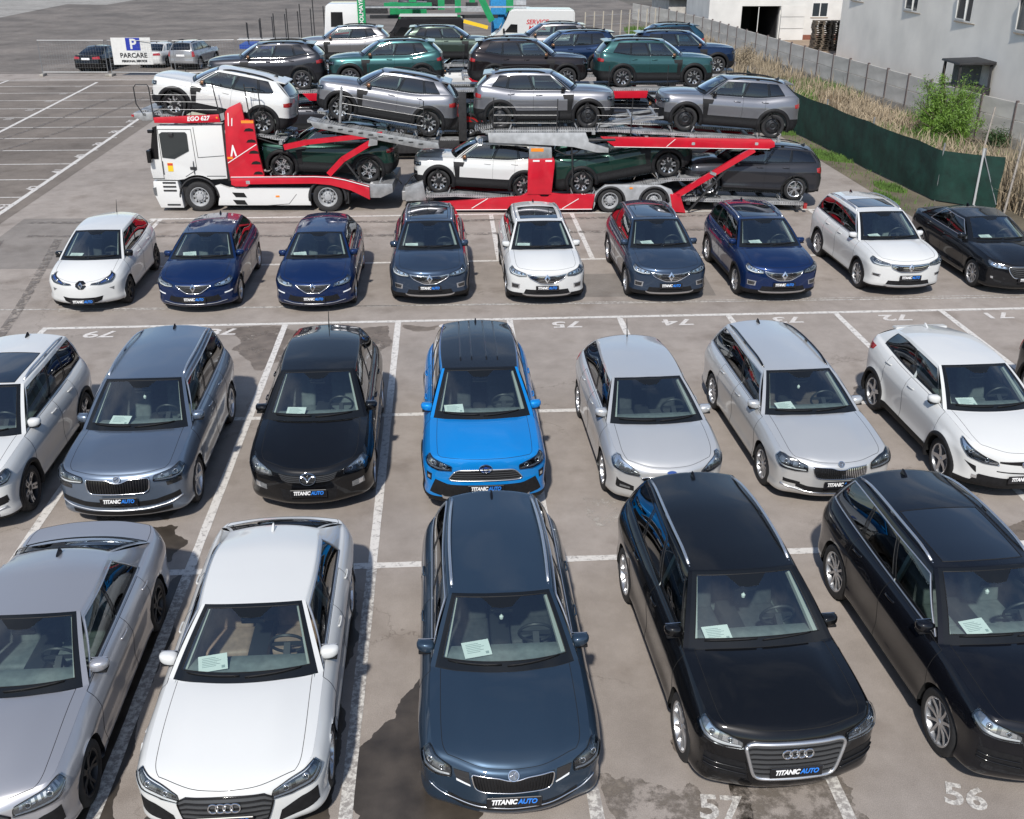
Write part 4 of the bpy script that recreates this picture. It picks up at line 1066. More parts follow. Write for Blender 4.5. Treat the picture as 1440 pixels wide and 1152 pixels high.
DESIGNS['chr'] = dict(L=4.36, W=1.80, H=1.60, wb=2.64, fo=.92, wr=.35, bow=.20, cr=.24, z_nose=.83, z_corner=.93, z_belt0=1.06, z_belt1=1.13, z_belt2=1.25, z_cowl=1.09, cowl_s=.98, cowl_c=1.20, hdr=.34, z_h=1.50, z_r=1.43, spoiler=.13, yrf=.585, yrr=.51, rhdr=-1.66, rim='five', clad=.19, cladw=.06, quarter=False, ant='fin', findark=False, flare=.06, xb=-.15, shelf=.05, dpillar=.40,
    hl=hl([(.42, .70), (.62, .755), (.86, .87), (1.10, .95)], [(.40, .66), (.62, .66), (.84, .72), (1.08, .91)], LAMPCHROME, [(.02, .98, .05, .16, BLACKGLOSS), (.2, .5, .35, .85, LAMPGREY), (.55, .75, .3, .7, LAMPGREY)]),
    gr=dict(top=[(0, .73), (.40, .715)], bot=[(0, .66), (.40, .69)], bars=('h', 0), mat=BLACKGLOSS, rim=None),
    mid=[('lower_intake', [(0, .44), (.5, .45), (.66, .46)], [(0, .25), (.6, .27), (.80, .31)], PLASTIC, .006), ('upper_strip', [(0, .545), (.42, .56)], [(0, .525), (.42, .545)], BLACKGLOSS, .004)],
    pair=[('fog_intake', [(.72, .58), (.90, .64)], [(.70, .48), (.72, .485)], PLASTIC, .004), ('fog_bulb', [(.68, .43), (.76, .44)], [(.68, .38), (.76, .385)], LAMPCHROME, .012)],
    badge=('ovals', .695, 1.0), plate=.45, z_tail=1.20, tail=([(.38, 1.12), (.80, 1.16), (1.22, 1.16)], [(.55, 1.02), (.85, 1.0), (1.18, 1.08)]))
DESIGNS['zoe'] = dict(L=4.08, W=1.73, H=1.55, wb=2.59, fo=.84, wr=.32, bow=.20, cr=.26, rc=.24, z_nose=.74, z_corner=.85, z_belt0=.99, z_belt1=1.03, z_belt2=1.12, z_cowl=1.05, cowl_s=1.06, cowl_c=1.34, hdr=.34, z_h=1.455, z_r=1.42, yrf=.555, yrr=.49, rhdr=-1.50, rim='twin', rimmat=ALLOYDARK, ant='whip', quarter=False, mirmat=BLACKGLOSS, hoodbulge=.02,
    hl=hl([(.24, .715), (.45, .735), (.72, .84), (.84, .90)], [(.22, .69), (.44, .685), (.68, .71), (.86, .84)], LAMPBLACK, [(.35, .9, .2, .55, BADGEBLUE), (.45, .85, .6, .85, LAMPGREY)]),
    gr=dict(top=[(0, .40), (.30, .405), (.46, .425)], bot=[(0, .27), (.30, .28), (.42, .33)], bars=('h', 3), bw=.35, barmat=BLACKGLOSS, rim=None),
    mid=[('nose_panel', [(0, .77), (.06, .77), (.12, .72)], [(0, .60), (.05, .60), (.12, .66)], BLACKGLOSS, .006), ('bumper_lip', [(0, .235), (.5, .24)], [(0, .2), (.5, .205)], PLASTIC, .006)],
    pair=[('fog_notch', [(.62, .58), (.74, .60)], [(.68, .55), (.72, .52)], LAMPGREY, .004)],
    badge=('diamond', .685, .95), plate=.315, tail=([(.42, .95), (.8, .98)], [(.45, .84), (.8, .82)]))
DESIGNS['megane'] = dict(L=4.36, W=1.815, H=1.45, wb=2.67, fo=.88, wr=.33, bow=.18, cr=.23, z_nose=.74, z_corner=.83, z_belt0=.96, z_belt1=1.0, z_belt2=1.05, z_cowl=1.01, cowl_s=.94, cowl_c=1.18, hdr=.26, z_h=1.37, z_r=1.34, yrf=.57, yrr=.51, rhdr=-1.70, rim='five', quarter=False, zbot=.17, rib=.014, rib_b=.5, chrome=None,
    hl=hl([(.50, .705), (.66, .74), (.86, .80), (.96, .83)], [(.48, .66), (.68, .65), (.88, .70), (.99, .77)], LAMPGREY, [(.05, .95, .75, .92, LAMPWHITE), (.15, .5, .15, .6, LAMPCHROME), (.55, .85, .15, .6, LAMPCHROME)]),
    gr=dict(top=[(0, .69), (.3, .695), (.42, .70)], bot=[(0, .52), (.14, .52), (.36, .655)], bars=('h', 5), bw=.35, barmat=GRGREY, rim=(.012, CHROME)),
    mid=[('lower_intake', [(0, .44), (.45, .44), (.55, .46)], [(0, .30), (.5, .31), (.62, .34)], PLASTIC, .004)],
    pair=[('fog_strip', [(.70, .49), (.92, .53)], [(.70, .465), (.92, .50)], LAMPWHITE, .006)], lines=[('bumper_strip', [(0, .265), (.5, .275), (.75, .31)], .008, SATIN)],
    badge=('diamond', .645, 1.15), plate=.385, tail=([(.3, .93), (.9, .95)], [(.4, .84), (.9, .82)]))
DESIGNS['kadjar'] = dict(L=4.45, W=1.84, H=1.60, wb=2.65, fo=.91, wr=.35, bow=.145, cr=.20, z_nose=.87, z_corner=.92, z_belt0=1.03, z_belt1=1.07, z_belt2=1.13, z_cowl=1.08, z_h=1.51, z_r=1.48, yrf=.585, yrr=.54, cowl_s=.92, cowl_c=1.17, hdr=.28, rhdr=-1.80, rim='five', clad=.12, cladw=.05, rails=SATIN, sunroof=(.10, -.95), rib=.014, rib_b=.55, xc=-1.02,
    hl=hl([(.50, .80), (.68, .845), (.88, .905), (.98, .925)], [(.48, .745), (.68, .735), (.90, .79), (1.0, .87)], LAMPGREY, [(.04, .95, .72, .92, LAMPWHITE), (.12, .42, .15, .6, LAMPCHROME), (.5, .8, .15, .6, LAMPCHROME)]),
    gr=dict(top=[(0, .755), (.25, .765), (.48, .795)], bot=[(0, .575), (.14, .58), (.40, .70)], bars=('h', 5), bw=.3, barmat=CHROME, rim=(.010, CHROME)),
    mid=[('lower_intake', [(0, .44), (.5, .44)], [(0, .33), (.55, .34)], PLASTIC, .004), ('skid_plate', [(0, .315), (.52, .32), (.58, .34)], [(0, .275), (.5, .28), (.58, .31)], SATIN, .010)],
    pair=[('fog_lamp', [(.64, .55), (.86, .57)], [(.66, .44), (.86, .45)], SATIN, .005), ('fog_bulb', [(.67, .535), (.84, .55)], [(.69, .46), (.84, .468)], LAMPBLACK, .011)],
    badge=('diamond', .70, 1.25), plate=.485, tail=([(.35, 1.0), (.9, 1.02)], [(.45, .90), (.9, .88)]))
DESIGNS['koleos'] = dict(DESIGNS['kadjar'], L=4.67, W=1.845, H=1.67, wb=2.705, fo=.94, wr=.36, z_nose=.89, z_corner=.965, z_belt0=1.07, z_belt1=1.11, z_belt2=1.16, z_cowl=1.12, z_h=1.57, z_r=1.55, yrf=.60, yrr=.56, cowl_s=.94, cowl_c=1.20, hdr=.30, rhdr=-1.92, sunroof=(-.02, -.80), clad=.10, cladw=.03, rim='ten', chrome=1,
    hl=hl([(.50, .835), (.70, .885), (.92, .945), (1.02, .965)], [(.49, .79), (.70, .785), (.90, .825), (1.04, .91)], LAMPGREY, [(.04, .95, .76, .92, LAMPWHITE), (.12, .42, .15, .6, LAMPBLACK), (.5, .8, .15, .6, LAMPBLACK)]),
    gr=dict(top=[(0, .815), (.25, .82), (.49, .835)], bot=[(0, .645), (.25, .65), (.45, .73)], bars=('h', 4), bw=.35, barmat=CHROME, rim=(.009, CHROME)),
    pair=[('fog_lamp', [(.68, .58), (.88, .60)], [(.70, .51), (.90, .54)], SATIN, .005), ('fog_bulb', [(.71, .57), (.86, .585)], [(.73, .525), (.86, .54)], LAMPBLACK, .011)], badge=('diamond', .75, 1.2), plate=.52)
DESIGNS['mazda6'] = dict(L=4.87, W=1.84, H=1.445, wb=2.83, fo=.97, wr=.34, bow=.19, cr=.23, z_nose=.76, z_corner=.85, z_belt0=.96, z_belt1=.99, z_belt2=1.03, z_tail=1.04, z_cowl=1.01, cowl_s=.80, cowl_c=1.06, hdr=.12, z_h=1.365, z_r=1.33, rhdr=-1.15, deck=-1.86, z_deckc=1.05, dpillar=.52, quarter=False, xb=-.32, yrf=.565, yrr=.55, hb=.08, zbot=.17, rim='ten', chrome=1, dark_rear=False, rib=-.012, rib_b=.7,
    hl=hl([(.52, .72), (.72, .77), (.92, .82), (1.02, .84)], [(.52, .67), (.74, .68), (.94, .73), (1.04, .80)], LAMPGREY, [(.1, .4, .2, .8, LAMPCHROME), (.5, .75, .2, .8, LAMPCHROME)]),
    gr=dict(top=[(0, .74), (.40, .735), (.50, .72)], bot=[(0, .46), (.34, .475), (.46, .61)], bars=('h', 6), bw=.3, barmat=GRGREY, rim=(.012, CHROME)),
    mid=[('lower_intake', [(0, .36), (.6, .37)], [(0, .26), (.6, .27)], PLASTIC, .004)], pair=[('fog_bulb', [(.80, .47), (.86, .48)], [(.80, .42), (.86, .43)], LAMPCHROME, .006)], badge=('wings', .66, 1.0), plate=.44, tail=([(.3, .93), (.88, .95)], [(.45, .84), (.88, .82)]))
BRONZE = mat('bronze_mirror', (.30, .16, .09), .35, .7)
DUST = dict(L=4.34, W=1.81, H=1.64, wb=2.66, fo=.84, wr=.355, bow=.09, cr=.16, rb=.06, rc=.14, z_nose=1.0, z_corner=1.03, z_belt0=1.07, z_belt1=1.09, z_belt2=1.24, z_tail=1.16, z_cowl=1.13, z_h=1.555, z_r=1.555, spoiler=.22, railr=.026, yrf=.60, yrr=.585, cowl_s=.80, cowl_c=1.02, hdr=.26, rhdr=-1.60, rim='cross', clad=.29, cladw=.11, rails=PLASTIC, flare=.03, hoodbulge=.015, xb=-.28, xc=-1.12, arch=.06, dpillar=.42, mirmat=BRONZE,
    front=[(0, .14), (.08, .05), (.2, .0), (.5, 0), (.75, .004), (.94, .02), (1, .06)],
    rib=.02, rib_b=.55, rear=[(0, .13), (.1, .03), (.3, 0), (.4, 0), (.46, .02), (.7, .03), (1, .07)],
    hl=hl([(.50, .86), (.70, .875), (.86, .91), (.93, .92)], [(.50, .79), (.70, .79), (.86, .80), (.95, .82)], LAMPBLACK, [(.1, .9, .4, .6, LAMPWHITE), (.3, .5, .1, .9, LAMPWHITE)]),
    gr=dict(top=[(0, .86), (.48, .86)], bot=[(0, .72), (.48, .73)], bars=('h', 3), bw=.3, barmat=GRGREY, rim=None),
    mid=[('lower_bumper', [(0, .60), (.6, .60), (.80, .62)], [(0, .26), (.6, .27), (.86, .30)], PLASTIC, .006)],
    sidepatch=[('fender_panel', [(.90, .98), (.70, .98)], [(.82, .46), (.70, .46)], PLASTIC, .010), ('fender_insert', [(.90, .985), (.56, .985)], [(.88, .86), (.60, .86)], PLASTIC, .012)],
    tail=([(.56, 1.04), (.80, 1.06), (1.0, 1.02)], [(.58, .94), (.80, .93), (.98, .92)]), badge=None, ant='fin')
DESIGNS['duster'] = DUST
DESIGNS['duster_steel'] = dict(DUST, rim='steel', rimmat=ALLOYDARK, mirmat=BLACKGLOSS)
DESIGNS['duster_star'] = dict(DUST, rim='star')
DESIGNS['bigster'] = dict(DUST, L=4.57, W=1.82, H=1.69, wb=2.70, fo=.86, rhdr=-1.82, xc=-1.06, z_h=1.60, z_r=1.605, z_belt2=1.24, xb=-.30)
DESIGNS['x1'] = dict(L=4.44, W=1.82, H=1.58, wb=2.67, fo=.83, wr=.345, z_nose=.86, z_corner=.92, z_belt0=1.02, z_belt1=1.06, z_belt2=1.12, z_cowl=1.08, z_h=1.50, z_r=1.47, yrf=.59, yrr=.54, cowl_s=.82, hdr=.2, rhdr=-1.78, rim='twin', clad=.10, cladw=.04, rails=BLACKGLOSS, xc=-1.1,
    hl=hl([(.50, .80), (.88, .86)], [(.50, .73), (.90, .77)]), gr=dict(top=[(0, .80), (.30, .80)], bot=[(0, .64), (.26, .64)], bars=('v', 16), bw=.35, rim=(.01, CHROME)), badge=None, tail=([(.42, 1.0), (.86, 1.02), (1.0, 1.0)], [(.45, .88), (.86, .84), (.98, .88)]))
DESIGNS['sedan_old'] = dict(DESIGNS['a4'], L=4.53, W=1.81, H=1.41, wb=2.76, fo=.76, chrome=None, deck=-1.60, rhdr=-.92, ant='fin', plate=None, badge=('roundel', .66, 1), rplate=.80, dark_rear=True, tail=([(.42, .90), (.88, .93)], [(.42, .78), (.90, .78)]))
DESIGNS['suv_old'] = dict(DUST, z_belt2=1.13, spoiler=None, rim='five', clad=.14, cladw=.05, rails=PLASTIC, sidepatch=[], dpillar=.16, rhdr=-1.75, z_nose=.92, mirmat=PLASTIC, rplate=.88, tail=([(.70, 1.10), (.90, 1.12)], [(.70, .80), (.90, .82)]))

for n_, m_ in (('rav4', SEATBLK), ('focus', SEATBLK), ('superb', SEATBR), ('kadjar', SEATBLK), ('koleos', INTGREY), ('mazda6', SEATBLK), ('octavia', SEATBLK), ('zoe', SEATBLK), ('q5', SEATBLK)): DESIGNS[n_]['seat'] = m_
for n_ in ('rav4', 'chr', 'mazda6', 'q5', 'q5b'): DESIGNS[n_]['dashdark'] = 0
# ================================================================ GROUND AND SURROUNDINGS
rnd = random.Random(7)
def asphalt(name, col, var=.12, crack=True, scale=1.0):
    mt, t, b = new_mat(name); Nn = t.nodes; L_ = t.links
    c = Nn.new('ShaderNodeTexCoord')
    def noise(s, d=6, r=.6):
        n = Nn.new('ShaderNodeTexNoise'); n.inputs['Scale'].default_value = s; n.inputs['Detail'].default_value = d; n.inputs['Roughness'].default_value = r; L_.new(c.outputs['Object'], n.inputs['Vector']); return n
    def ramp(n, a, b_, c0, c1):
        r = Nn.new('ShaderNodeValToRGB'); r.color_ramp.elements[0].position = a; r.color_ramp.elements[1].position = b_; r.color_ramp.elements[0].color = (*c0, 1); r.color_ramp.elements[1].color = (*c1, 1); L_.new(n.outputs[0], r.inputs[0]); return r
    k = lambda f: tuple(x*f for x in col)
    r1 = ramp(noise(.22, 8, .6), .35, .68, k(1-var*1.3), k(1+var*.7))
    r2 = ramp(noise(1.7, 8, .7), .34, .70, (.82, .81, .80), (1.08, 1.08, 1.08))
    r3 = ramp(noise(95, 3, .7), .30, .72, (.70, .70, .70), (1.22, 1.21, 1.20))
    m1 = Nn.new('ShaderNodeMixRGB'); m1.blend_type = 'MULTIPLY'; m1.inputs[0].default_value = 1; L_.new(r1.outputs[0], m1.inputs[1]); L_.new(r2.outputs[0], m1.inputs[2])
    m2 = Nn.new('ShaderNodeMixRGB'); m2.blend_type = 'MULTIPLY'; m2.inputs[0].default_value = 1; L_.new(m1.outputs[0], m2.inputs[1]); L_.new(r3.outputs[0], m2.inputs[2])
    # oil drips and faint stains
    st = ramp(noise(.9, 5, .5), .56, .72, (1, 1, 1), (.74, .715, .69))
    m3 = Nn.new('ShaderNodeMixRGB'); m3.blend_type = 'MULTIPLY'; m3.inputs[0].default_value = 1; L_.new(m2.outputs[0], m3.inputs[1]); L_.new(st.outputs[0], m3.inputs[2])
    # hairline cracks
    vr = Nn.new('ShaderNodeTexVoronoi'); vr.feature = 'DISTANCE_TO_EDGE'; vr.inputs['Scale'].default_value = .28; wn = noise(1.3, 6, .7); ad = Nn.new('ShaderNodeMixRGB'); ad.blend_type = 'ADD'; ad.inputs[0].default_value = .9; L_.new(c.outputs['Object'], ad.inputs[1]); L_.new(wn.outputs['Color'], ad.inputs[2]); L_.new(ad.outputs[0], vr.inputs['Vector'])
    cr_ = ramp(vr, .0012, .0035, (.62, .60, .58), (1, 1, 1)); cm = ramp(noise(.16, 3, .5), .50, .56, (0, 0, 0), (1, 1, 1))
    m4 = Nn.new('ShaderNodeMixRGB'); m4.blend_type = 'MULTIPLY'; L_.new(cm.outputs[0], m4.inputs[0]); L_.new(m3.outputs[0], m4.inputs[1]); L_.new(cr_.outputs[0], m4.inputs[2])
    m3 = m4
    L_.new(m3.outputs[0], b.inputs['Base Color']); b.inputs['Roughness'].default_value = .88
    bp = Nn.new('ShaderNodeBump'); bp.inputs['Strength'].default_value = .35; bp.inputs['Distance'].default_value = .01; L_.new(noise(70, 4).outputs[0], bp.inputs['Height']); L_.new(bp.outputs[0], b.inputs['Normal'])
    return mt
def worn_paint(name, col, wear=.5, scale=9.0, under=(.27, .25, .235)):
    """road paint with worn-through spots"""
    mt, t, b = new_mat(name); c = t.nodes.new('ShaderNodeTexCoord'); n = t.nodes.new('ShaderNodeTexNoise'); n.inputs['Scale'].default_value = scale; n.inputs['Detail'].default_value = 9; n.inputs['Roughness'].default_value = .75
    t.links.new(c.outputs['Object'], n.inputs['Vector'])
    r = t.nodes.new('ShaderNodeValToRGB'); r.color_ramp.elements[0].position = wear-.06; r.color_ramp.elements[1].position = wear+.06
    r.color_ramp.elements[0].color = (*under, 1); r.color_ramp.elements[1].color = (*col, 1)
    t.links.new(n.outputs[0], r.inputs[0]); t.links.new(r.outputs[0], b.inputs['Base Color']); b.inputs['Roughness'].default_value = .8
    return mt
A_MAIN = asphalt('asphalt_main', (.335, .296, .264)); A_LEFT = asphalt('asphalt_dark', (.20, .170, .144), .2); A_FAR = asphalt('asphalt_far', (.185, .162, .142), .3)
CONC = asphalt('concrete_yard', (.33, .315, .29), .15)
def sheet(name, poly, z, mt, kind='structure', label=None):
    bm = bmesh.new(); f = bm.faces.new([bm.verts.new((x, y, z)) for x, y in poly])
    if f.normal.z < 0: f.normal_flip()
    bmesh.ops.triangulate(bm, faces=[f]); me = bpy.data.meshes.new(name); bm.to_mesh(me); bm.free()
    for p_ in me.polygons:
        pass
    o = link(name, me, None, mt); tag(o, label, kind=kind)
    return o
sheet('ground', [(-700, -60), (700, -60), (700, 1500), (-700, 1500)], -.012, asphalt('earth', (.13, .115, .095), .3))
sheet('parking_lot', [(-60, -20), (14.3, -20), (14.3, 46), (14.3, 66), (-60, 66)], 0, A_MAIN)
sheet('side_parking_lot', [(-60, 30), (-13.3, 30), (-13.3, 62.6), (-60, 62.6)], .004, A_LEFT)
sheet('rear_yard', [(-120, 66), (21.5, 66), (21.5, 190), (-120, 190)], .004, A_FAR)
fy = [gp(x, y) for x, y in ((-250, 62), (0, 25), (95, 6), (150, 7), (190, 0), (330, -22), (420, -40), (-250, -40))]
sheet('concrete_road', [(p_.x, p_.y) for p_ in fy], .009, CONC)
sheet('bank', [(14.2, 24), (60, 24), (60, 64), (14.2, 64)], .006, asphalt('bank_earth', (.17, .145, .10), .35))
# ---- bay markings
PAINTW = worn_paint('road_paint', (.60, .575, .54), .43, 11); PAINTOLD = worn_paint('road_paint_worn', (.58, .56, .52), .51, 14)
def strip(p0, p1, w, mt, z=.0045, name='bay_line'):
    p0, p1 = Vector(p0).to_2d(), Vector(p1).to_2d(); d = (p1-p0); n = max(1, int(d.length/.35)); d.normalize(); s = Vector((-d.y, d.x))*w/2
    vs = []; fs = []
    for k in range(n+1):
        c = p0+(p1-p0)*k/n; j = 1+rnd.uniform(-.08, .08)
        vs += [(c.x-s.x*j, c.y-s.y*j, z), (c.x+s.x*j, c.y+s.y*j, z)]
    for k in range(n): fs.append((2*k, 2*k+2, 2*k+3, 2*k+1))
    me = me_from(name, vs, fs); me.flip_normals() if me.polygons[0].normal.z < 0 else None
    return tag(link(name, me, None, mt), kind='structure')
X0 = -1.1676; BX = [X0+2.5*k for k in range(-10, 9)]
YA, YB, YC, YD, YE, YF = 21.757, 16.866, 12.01, 7.20, 26.24, 31.11
xl = -8.97
strip((xl, YA), (14.2, YA+.0), .13, PAINTW, .005)
for x in [xl+.06]+[X0+2.5*k for k in range(-2, 7)]:
    strip((x, YA-.07), (x, YB), .13, PAINTW, .0045); strip((x, YB), (x, YC), .13, PAINTW, .0045); strip((x, YC), (x, YD-4.0 if x < 1 else YD-.2), .14, PAINTOLD if -5 < x < 5 else PAINTW, .0045)
strip((xl, YB), (14.2, YB), .13, PAINTW, .0055); strip((xl, YC), (14.2, YC), .14, PAINTW, .0055); strip((4.2, YD-.15), (14.2, YD-.15), .14, PAINTOLD, .0055)
strip((-9.0, YF), (12.4, YF), .13, PAINTW, .005); strip((-9.0, YE), (12.4, YE), .13, PAINTW, .005)
for k in range(-3, 6): strip((X0+2.5*k, YE), (X0+2.5*k, YF), .13, PAINTW, .0045)
strip((-9.0, 28.6), (-8.85, YF), .14, PAINTW, .0055)
strip((-9, 22.9), (14.2, 22.7), .03, PAINTOLD, .0045, 'thin_line')
# side lot
strip((-13.7, 28.5), (-14.15, 53), .16, PAINTW, .0095); strip((-19.0, 42), (-19.7, 62), .16, PAINTW, .0095)
strip((-24.9, 58), (-25.0, 63), .14, PAINTW, .0095)
for k in range(13):
    y = 31.55+2.62*k
    strip((-40, y+.35), (-13.75 if y < 53 else -13.75-(y-53)*.0, y), .10, PAINTW, .009)
DIG = worn_paint('digit_paint', (.60, .57, .54), .43, 16)
def number(txt, x, y, size, rz, mt=None, z=.0075, sx=1.0):
    me = text_mesh(txt, size, 0, .012, 'CENTER', depth=0.0); me.materials.append(mt or DIG)
    o = link('bay_number', me); o.location = (x, y, z); o.rotation_euler = (0, 0, rz); o.scale = (sx, 1, 1); tag(o, kind='structure')
for k, n in enumerate(('79', '78', '77', '76', '75', '74', '73', '72', '71')):
    x = [-7.6, -5.0, -2.45, .08, 2.58, 5.08, 7.58, 10.08, 12.45][k]
    number(n, x, YA-.42, .52, math.pi, sx=1.35)
DIGW = worn_paint('digit_paint_worn', (.58, .56, .52), .50, 20)
p_ = gp(1013, 1138); number('57', p_.x, p_.y, .44, R(-8), DIGW, sx=1.0)
p_ = gp(1357, 1122); number('56', p_.x, p_.y, .42, R(-20), DIGW, sx=1.0)
for k, (px, py, n) in enumerate(((5, 291, '43'), (48, 265, '42'), (83, 241, '41'), (114, 220, '40'), (140, 203, '39'), (162, 186, '38'), (186, 171, '37'))):
    p_ = gp(px, py); number(n, p_.x, p_.y, .55, R(90), sx=1.2, z=.0135)
for (px, py) in ((120, 122), (98, 132), (78, 143), (52, 155), (22, 168)):
    p_ = gp(px, py); number('11', p_.x-.3, p_.y, .5, R(90), sx=1.2, z=.0135)
# ---- wet patches
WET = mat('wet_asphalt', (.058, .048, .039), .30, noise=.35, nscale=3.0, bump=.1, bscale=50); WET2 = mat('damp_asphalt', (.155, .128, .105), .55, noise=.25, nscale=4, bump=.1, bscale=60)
def patchy(mt, lo=.44, hi=.50, sc=2.2):
    """break a stain up into spots: the dry ground shows through where the film has dried"""
    t = mt.node_tree; b = t.nodes['Principled BSDF']; o = t.nodes['Material Output']; c = t.nodes.new('ShaderNodeTexCoord'); n = t.nodes.new('ShaderNodeTexNoise'); n.inputs['Scale'].default_value = sc; n.inputs['Detail'].default_value = 12; n.inputs['Roughness'].default_value = .72
    t.links.new(c.outputs['Object'], n.inputs['Vector']); r = t.nodes.new('ShaderNodeValToRGB'); r.color_ramp.elements[0].position = lo; r.color_ramp.elements[1].position = hi; t.links.new(n.outputs[0], r.inputs[0])
    m_ = t.nodes.new('ShaderNodeMixShader'); tr = t.nodes.new('ShaderNodeBsdfTransparent'); t.links.new(r.outputs[0], m_.inputs[0]); t.links.new(tr.outputs[0], m_.inputs[1]); t.links.new(b.outputs[0], m_.inputs[2]); t.links.new(m_.outputs[0], o.inputs[0])
    return mt
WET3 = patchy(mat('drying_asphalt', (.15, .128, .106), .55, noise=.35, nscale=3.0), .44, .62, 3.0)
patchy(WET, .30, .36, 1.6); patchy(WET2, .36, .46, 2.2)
DRYE = patchy(mat('dirt_silt', (.40, .37, .33), .9, noise=.25, nscale=5), .46, .62, 2.5)
BLOBZ = [0]
def blob(name, pts, z, mt, jag=.10, depth=5):
    BLOBZ[0] += 1; z = .0012+.00013*BLOBZ[0]
    P_ = [Vector(gp(*p)).to_2d() for p in pts]
    for _ in range(depth):
        Q = []
        for a, b in zip(P_, P_[1:]+P_[:1]):
            d = b-a; n = Vector((-d.y, d.x)); Q += [a, (a+b)/2+n*rnd.uniform(-jag, jag)]
        P_ = Q
    bm = bmesh.new(); f = bm.faces.new([bm.verts.new((p.x, p.y, z)) for p in P_]); bmesh.ops.triangulate(bm, faces=[f])
    for f in bm.faces:
        if f.normal.z < 0: f.normal_flip()
    me = bpy.data.meshes.new(name); bm.to_mesh(me); bm.free()
    return tag(link(name, me, None, mt), kind='structure')
blob('puddle', [(318, 462), (400, 458), (398, 490), (368, 522), (352, 512), (340, 500), (325, 492), (338, 480)], .0065, WET2, .16)
blob('puddle', [(402, 462), (545, 458), (552, 480), (535, 505), (500, 500), (470, 490), (410, 480)], .0065, WET2, .16)
blob('puddle', [(566, 457), (618, 457), (612, 464), (580, 466)], .0065, WET2, .16)
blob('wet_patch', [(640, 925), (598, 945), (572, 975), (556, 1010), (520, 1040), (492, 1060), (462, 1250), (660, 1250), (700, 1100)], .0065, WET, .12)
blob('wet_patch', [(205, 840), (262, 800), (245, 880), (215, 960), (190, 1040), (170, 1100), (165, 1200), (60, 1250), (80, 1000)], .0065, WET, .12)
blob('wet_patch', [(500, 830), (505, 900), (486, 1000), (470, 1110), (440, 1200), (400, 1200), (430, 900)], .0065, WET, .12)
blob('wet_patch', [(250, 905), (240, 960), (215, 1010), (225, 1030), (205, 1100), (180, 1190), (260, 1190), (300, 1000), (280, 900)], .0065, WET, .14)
blob('wet_patch', [(840, 1085), (900, 1095), (970, 1100), (1010, 1130), (1000, 1240), (830, 1240)], .0065, WET3, .2)
blob('wet_patch', [(1020, 1085), (1150, 1080), (1200, 1110), (1230, 1160), (1200, 1240), (1050, 1240), (1060, 1120)], .0065, WET3, .22)
blob('wet_patch', [(945, 1035), (960, 1065), (1000, 1080), (985, 1000)], .0065, WET2, .2)
blob('wet_patch', [(205, 745), (250, 740), (240, 790), (215, 800)], .0065, WET, .2)
blob('wet_patch', [(130, 720), (240, 700), (260, 712), (235, 732), (160, 735)], .0065, WET2, .2)
blob('wet_patch', [(1170, 575), (1245, 560), (1240, 540), (1200, 545)], .0065, WET2, .2)
blob('wet_patch', [(1420, 740), (1500, 735), (1500, 770), (1430, 765)], .0065, WET2, .2)
blob('silt_patch', [(820, 700), (920, 690), (905, 730), (840, 740)], .005, DRYE, .2)
blob('silt_patch', [(1010, 1000), (1090, 1010), (1080, 1090), (1000, 1085)], .005, DRYE, .2)

TYREM = patchy(mat('tyre_mark', (.17, .15, .135), .85), .44, .60, 5.0)
for k, (a, b, c) in enumerate((((-12, 29.4), (-2, 28.9), (9, 29.0)), ((-12.5, 30.9), (-2, 30.4), (9, 30.6)), ((-9.5, 18.5), (-9.8, 22.0), (-11, 29)), ((-11.2, 18.5), (-11.5, 22.5), (-12.6, 29)), ((-20, 36), (-17, 44), (-15.5, 56)), ((-21.6, 36), (-18.6, 44), (-17.1, 56)), ((-24, 70), (-10, 86), (6, 92)), ((-26, 72), (-12, 88), (5, 94)), ((-30, 80), (-18, 100), (-2, 118)))):
    q_ = catmull([a, b, c], 14); vs, fs = [], []
    for i, p_ in enumerate(q_):
        d_ = q_[min(i+1, len(q_)-1)]-q_[max(i-1, 0)]; d_ = d_/np.linalg.norm(d_); n_ = np.array([-d_[1], d_[0]])*.11
        vs += [(*(p_-n_), .0125+.0003*k), (*(p_+n_), .0125+.0003*k)]
        if i: fs.append((2*i-2, 2*i, 2*i+1, 2*i-1))
    me_ = me_from('tyre_mark', vs, fs)
    if me_.polygons[0].normal.z < 0: me_.flip_normals()
    tag(link('tyre_mark', me_, None, TYREM), kind='structure')
for (px0, py0, px1, py1) in ((0, 436, 760, 428), (760, 428, 1440, 418)):
    a, b = gp(px0, py0), gp(px1, py1); strip(a, b, .05, PAINTOLD, .0045, 'old_line')
PATCHM = asphalt('asphalt_patch', (.235, .212, .192), .15)
for poly in ([(-12.8, 31.4), (-9.4, 31.3), (-9.3, 26.2), (-12.7, 26.3)], [(-12.9, 19.0), (-10.6, 19.0), (-10.5, 8.0), (-12.8, 8.0)], [(2.2, 23.2), (6.4, 23.1), (6.5, 24.9), (2.3, 25.0)]):
    sheet('asphalt_repair', poly, .0007, PATCHM)
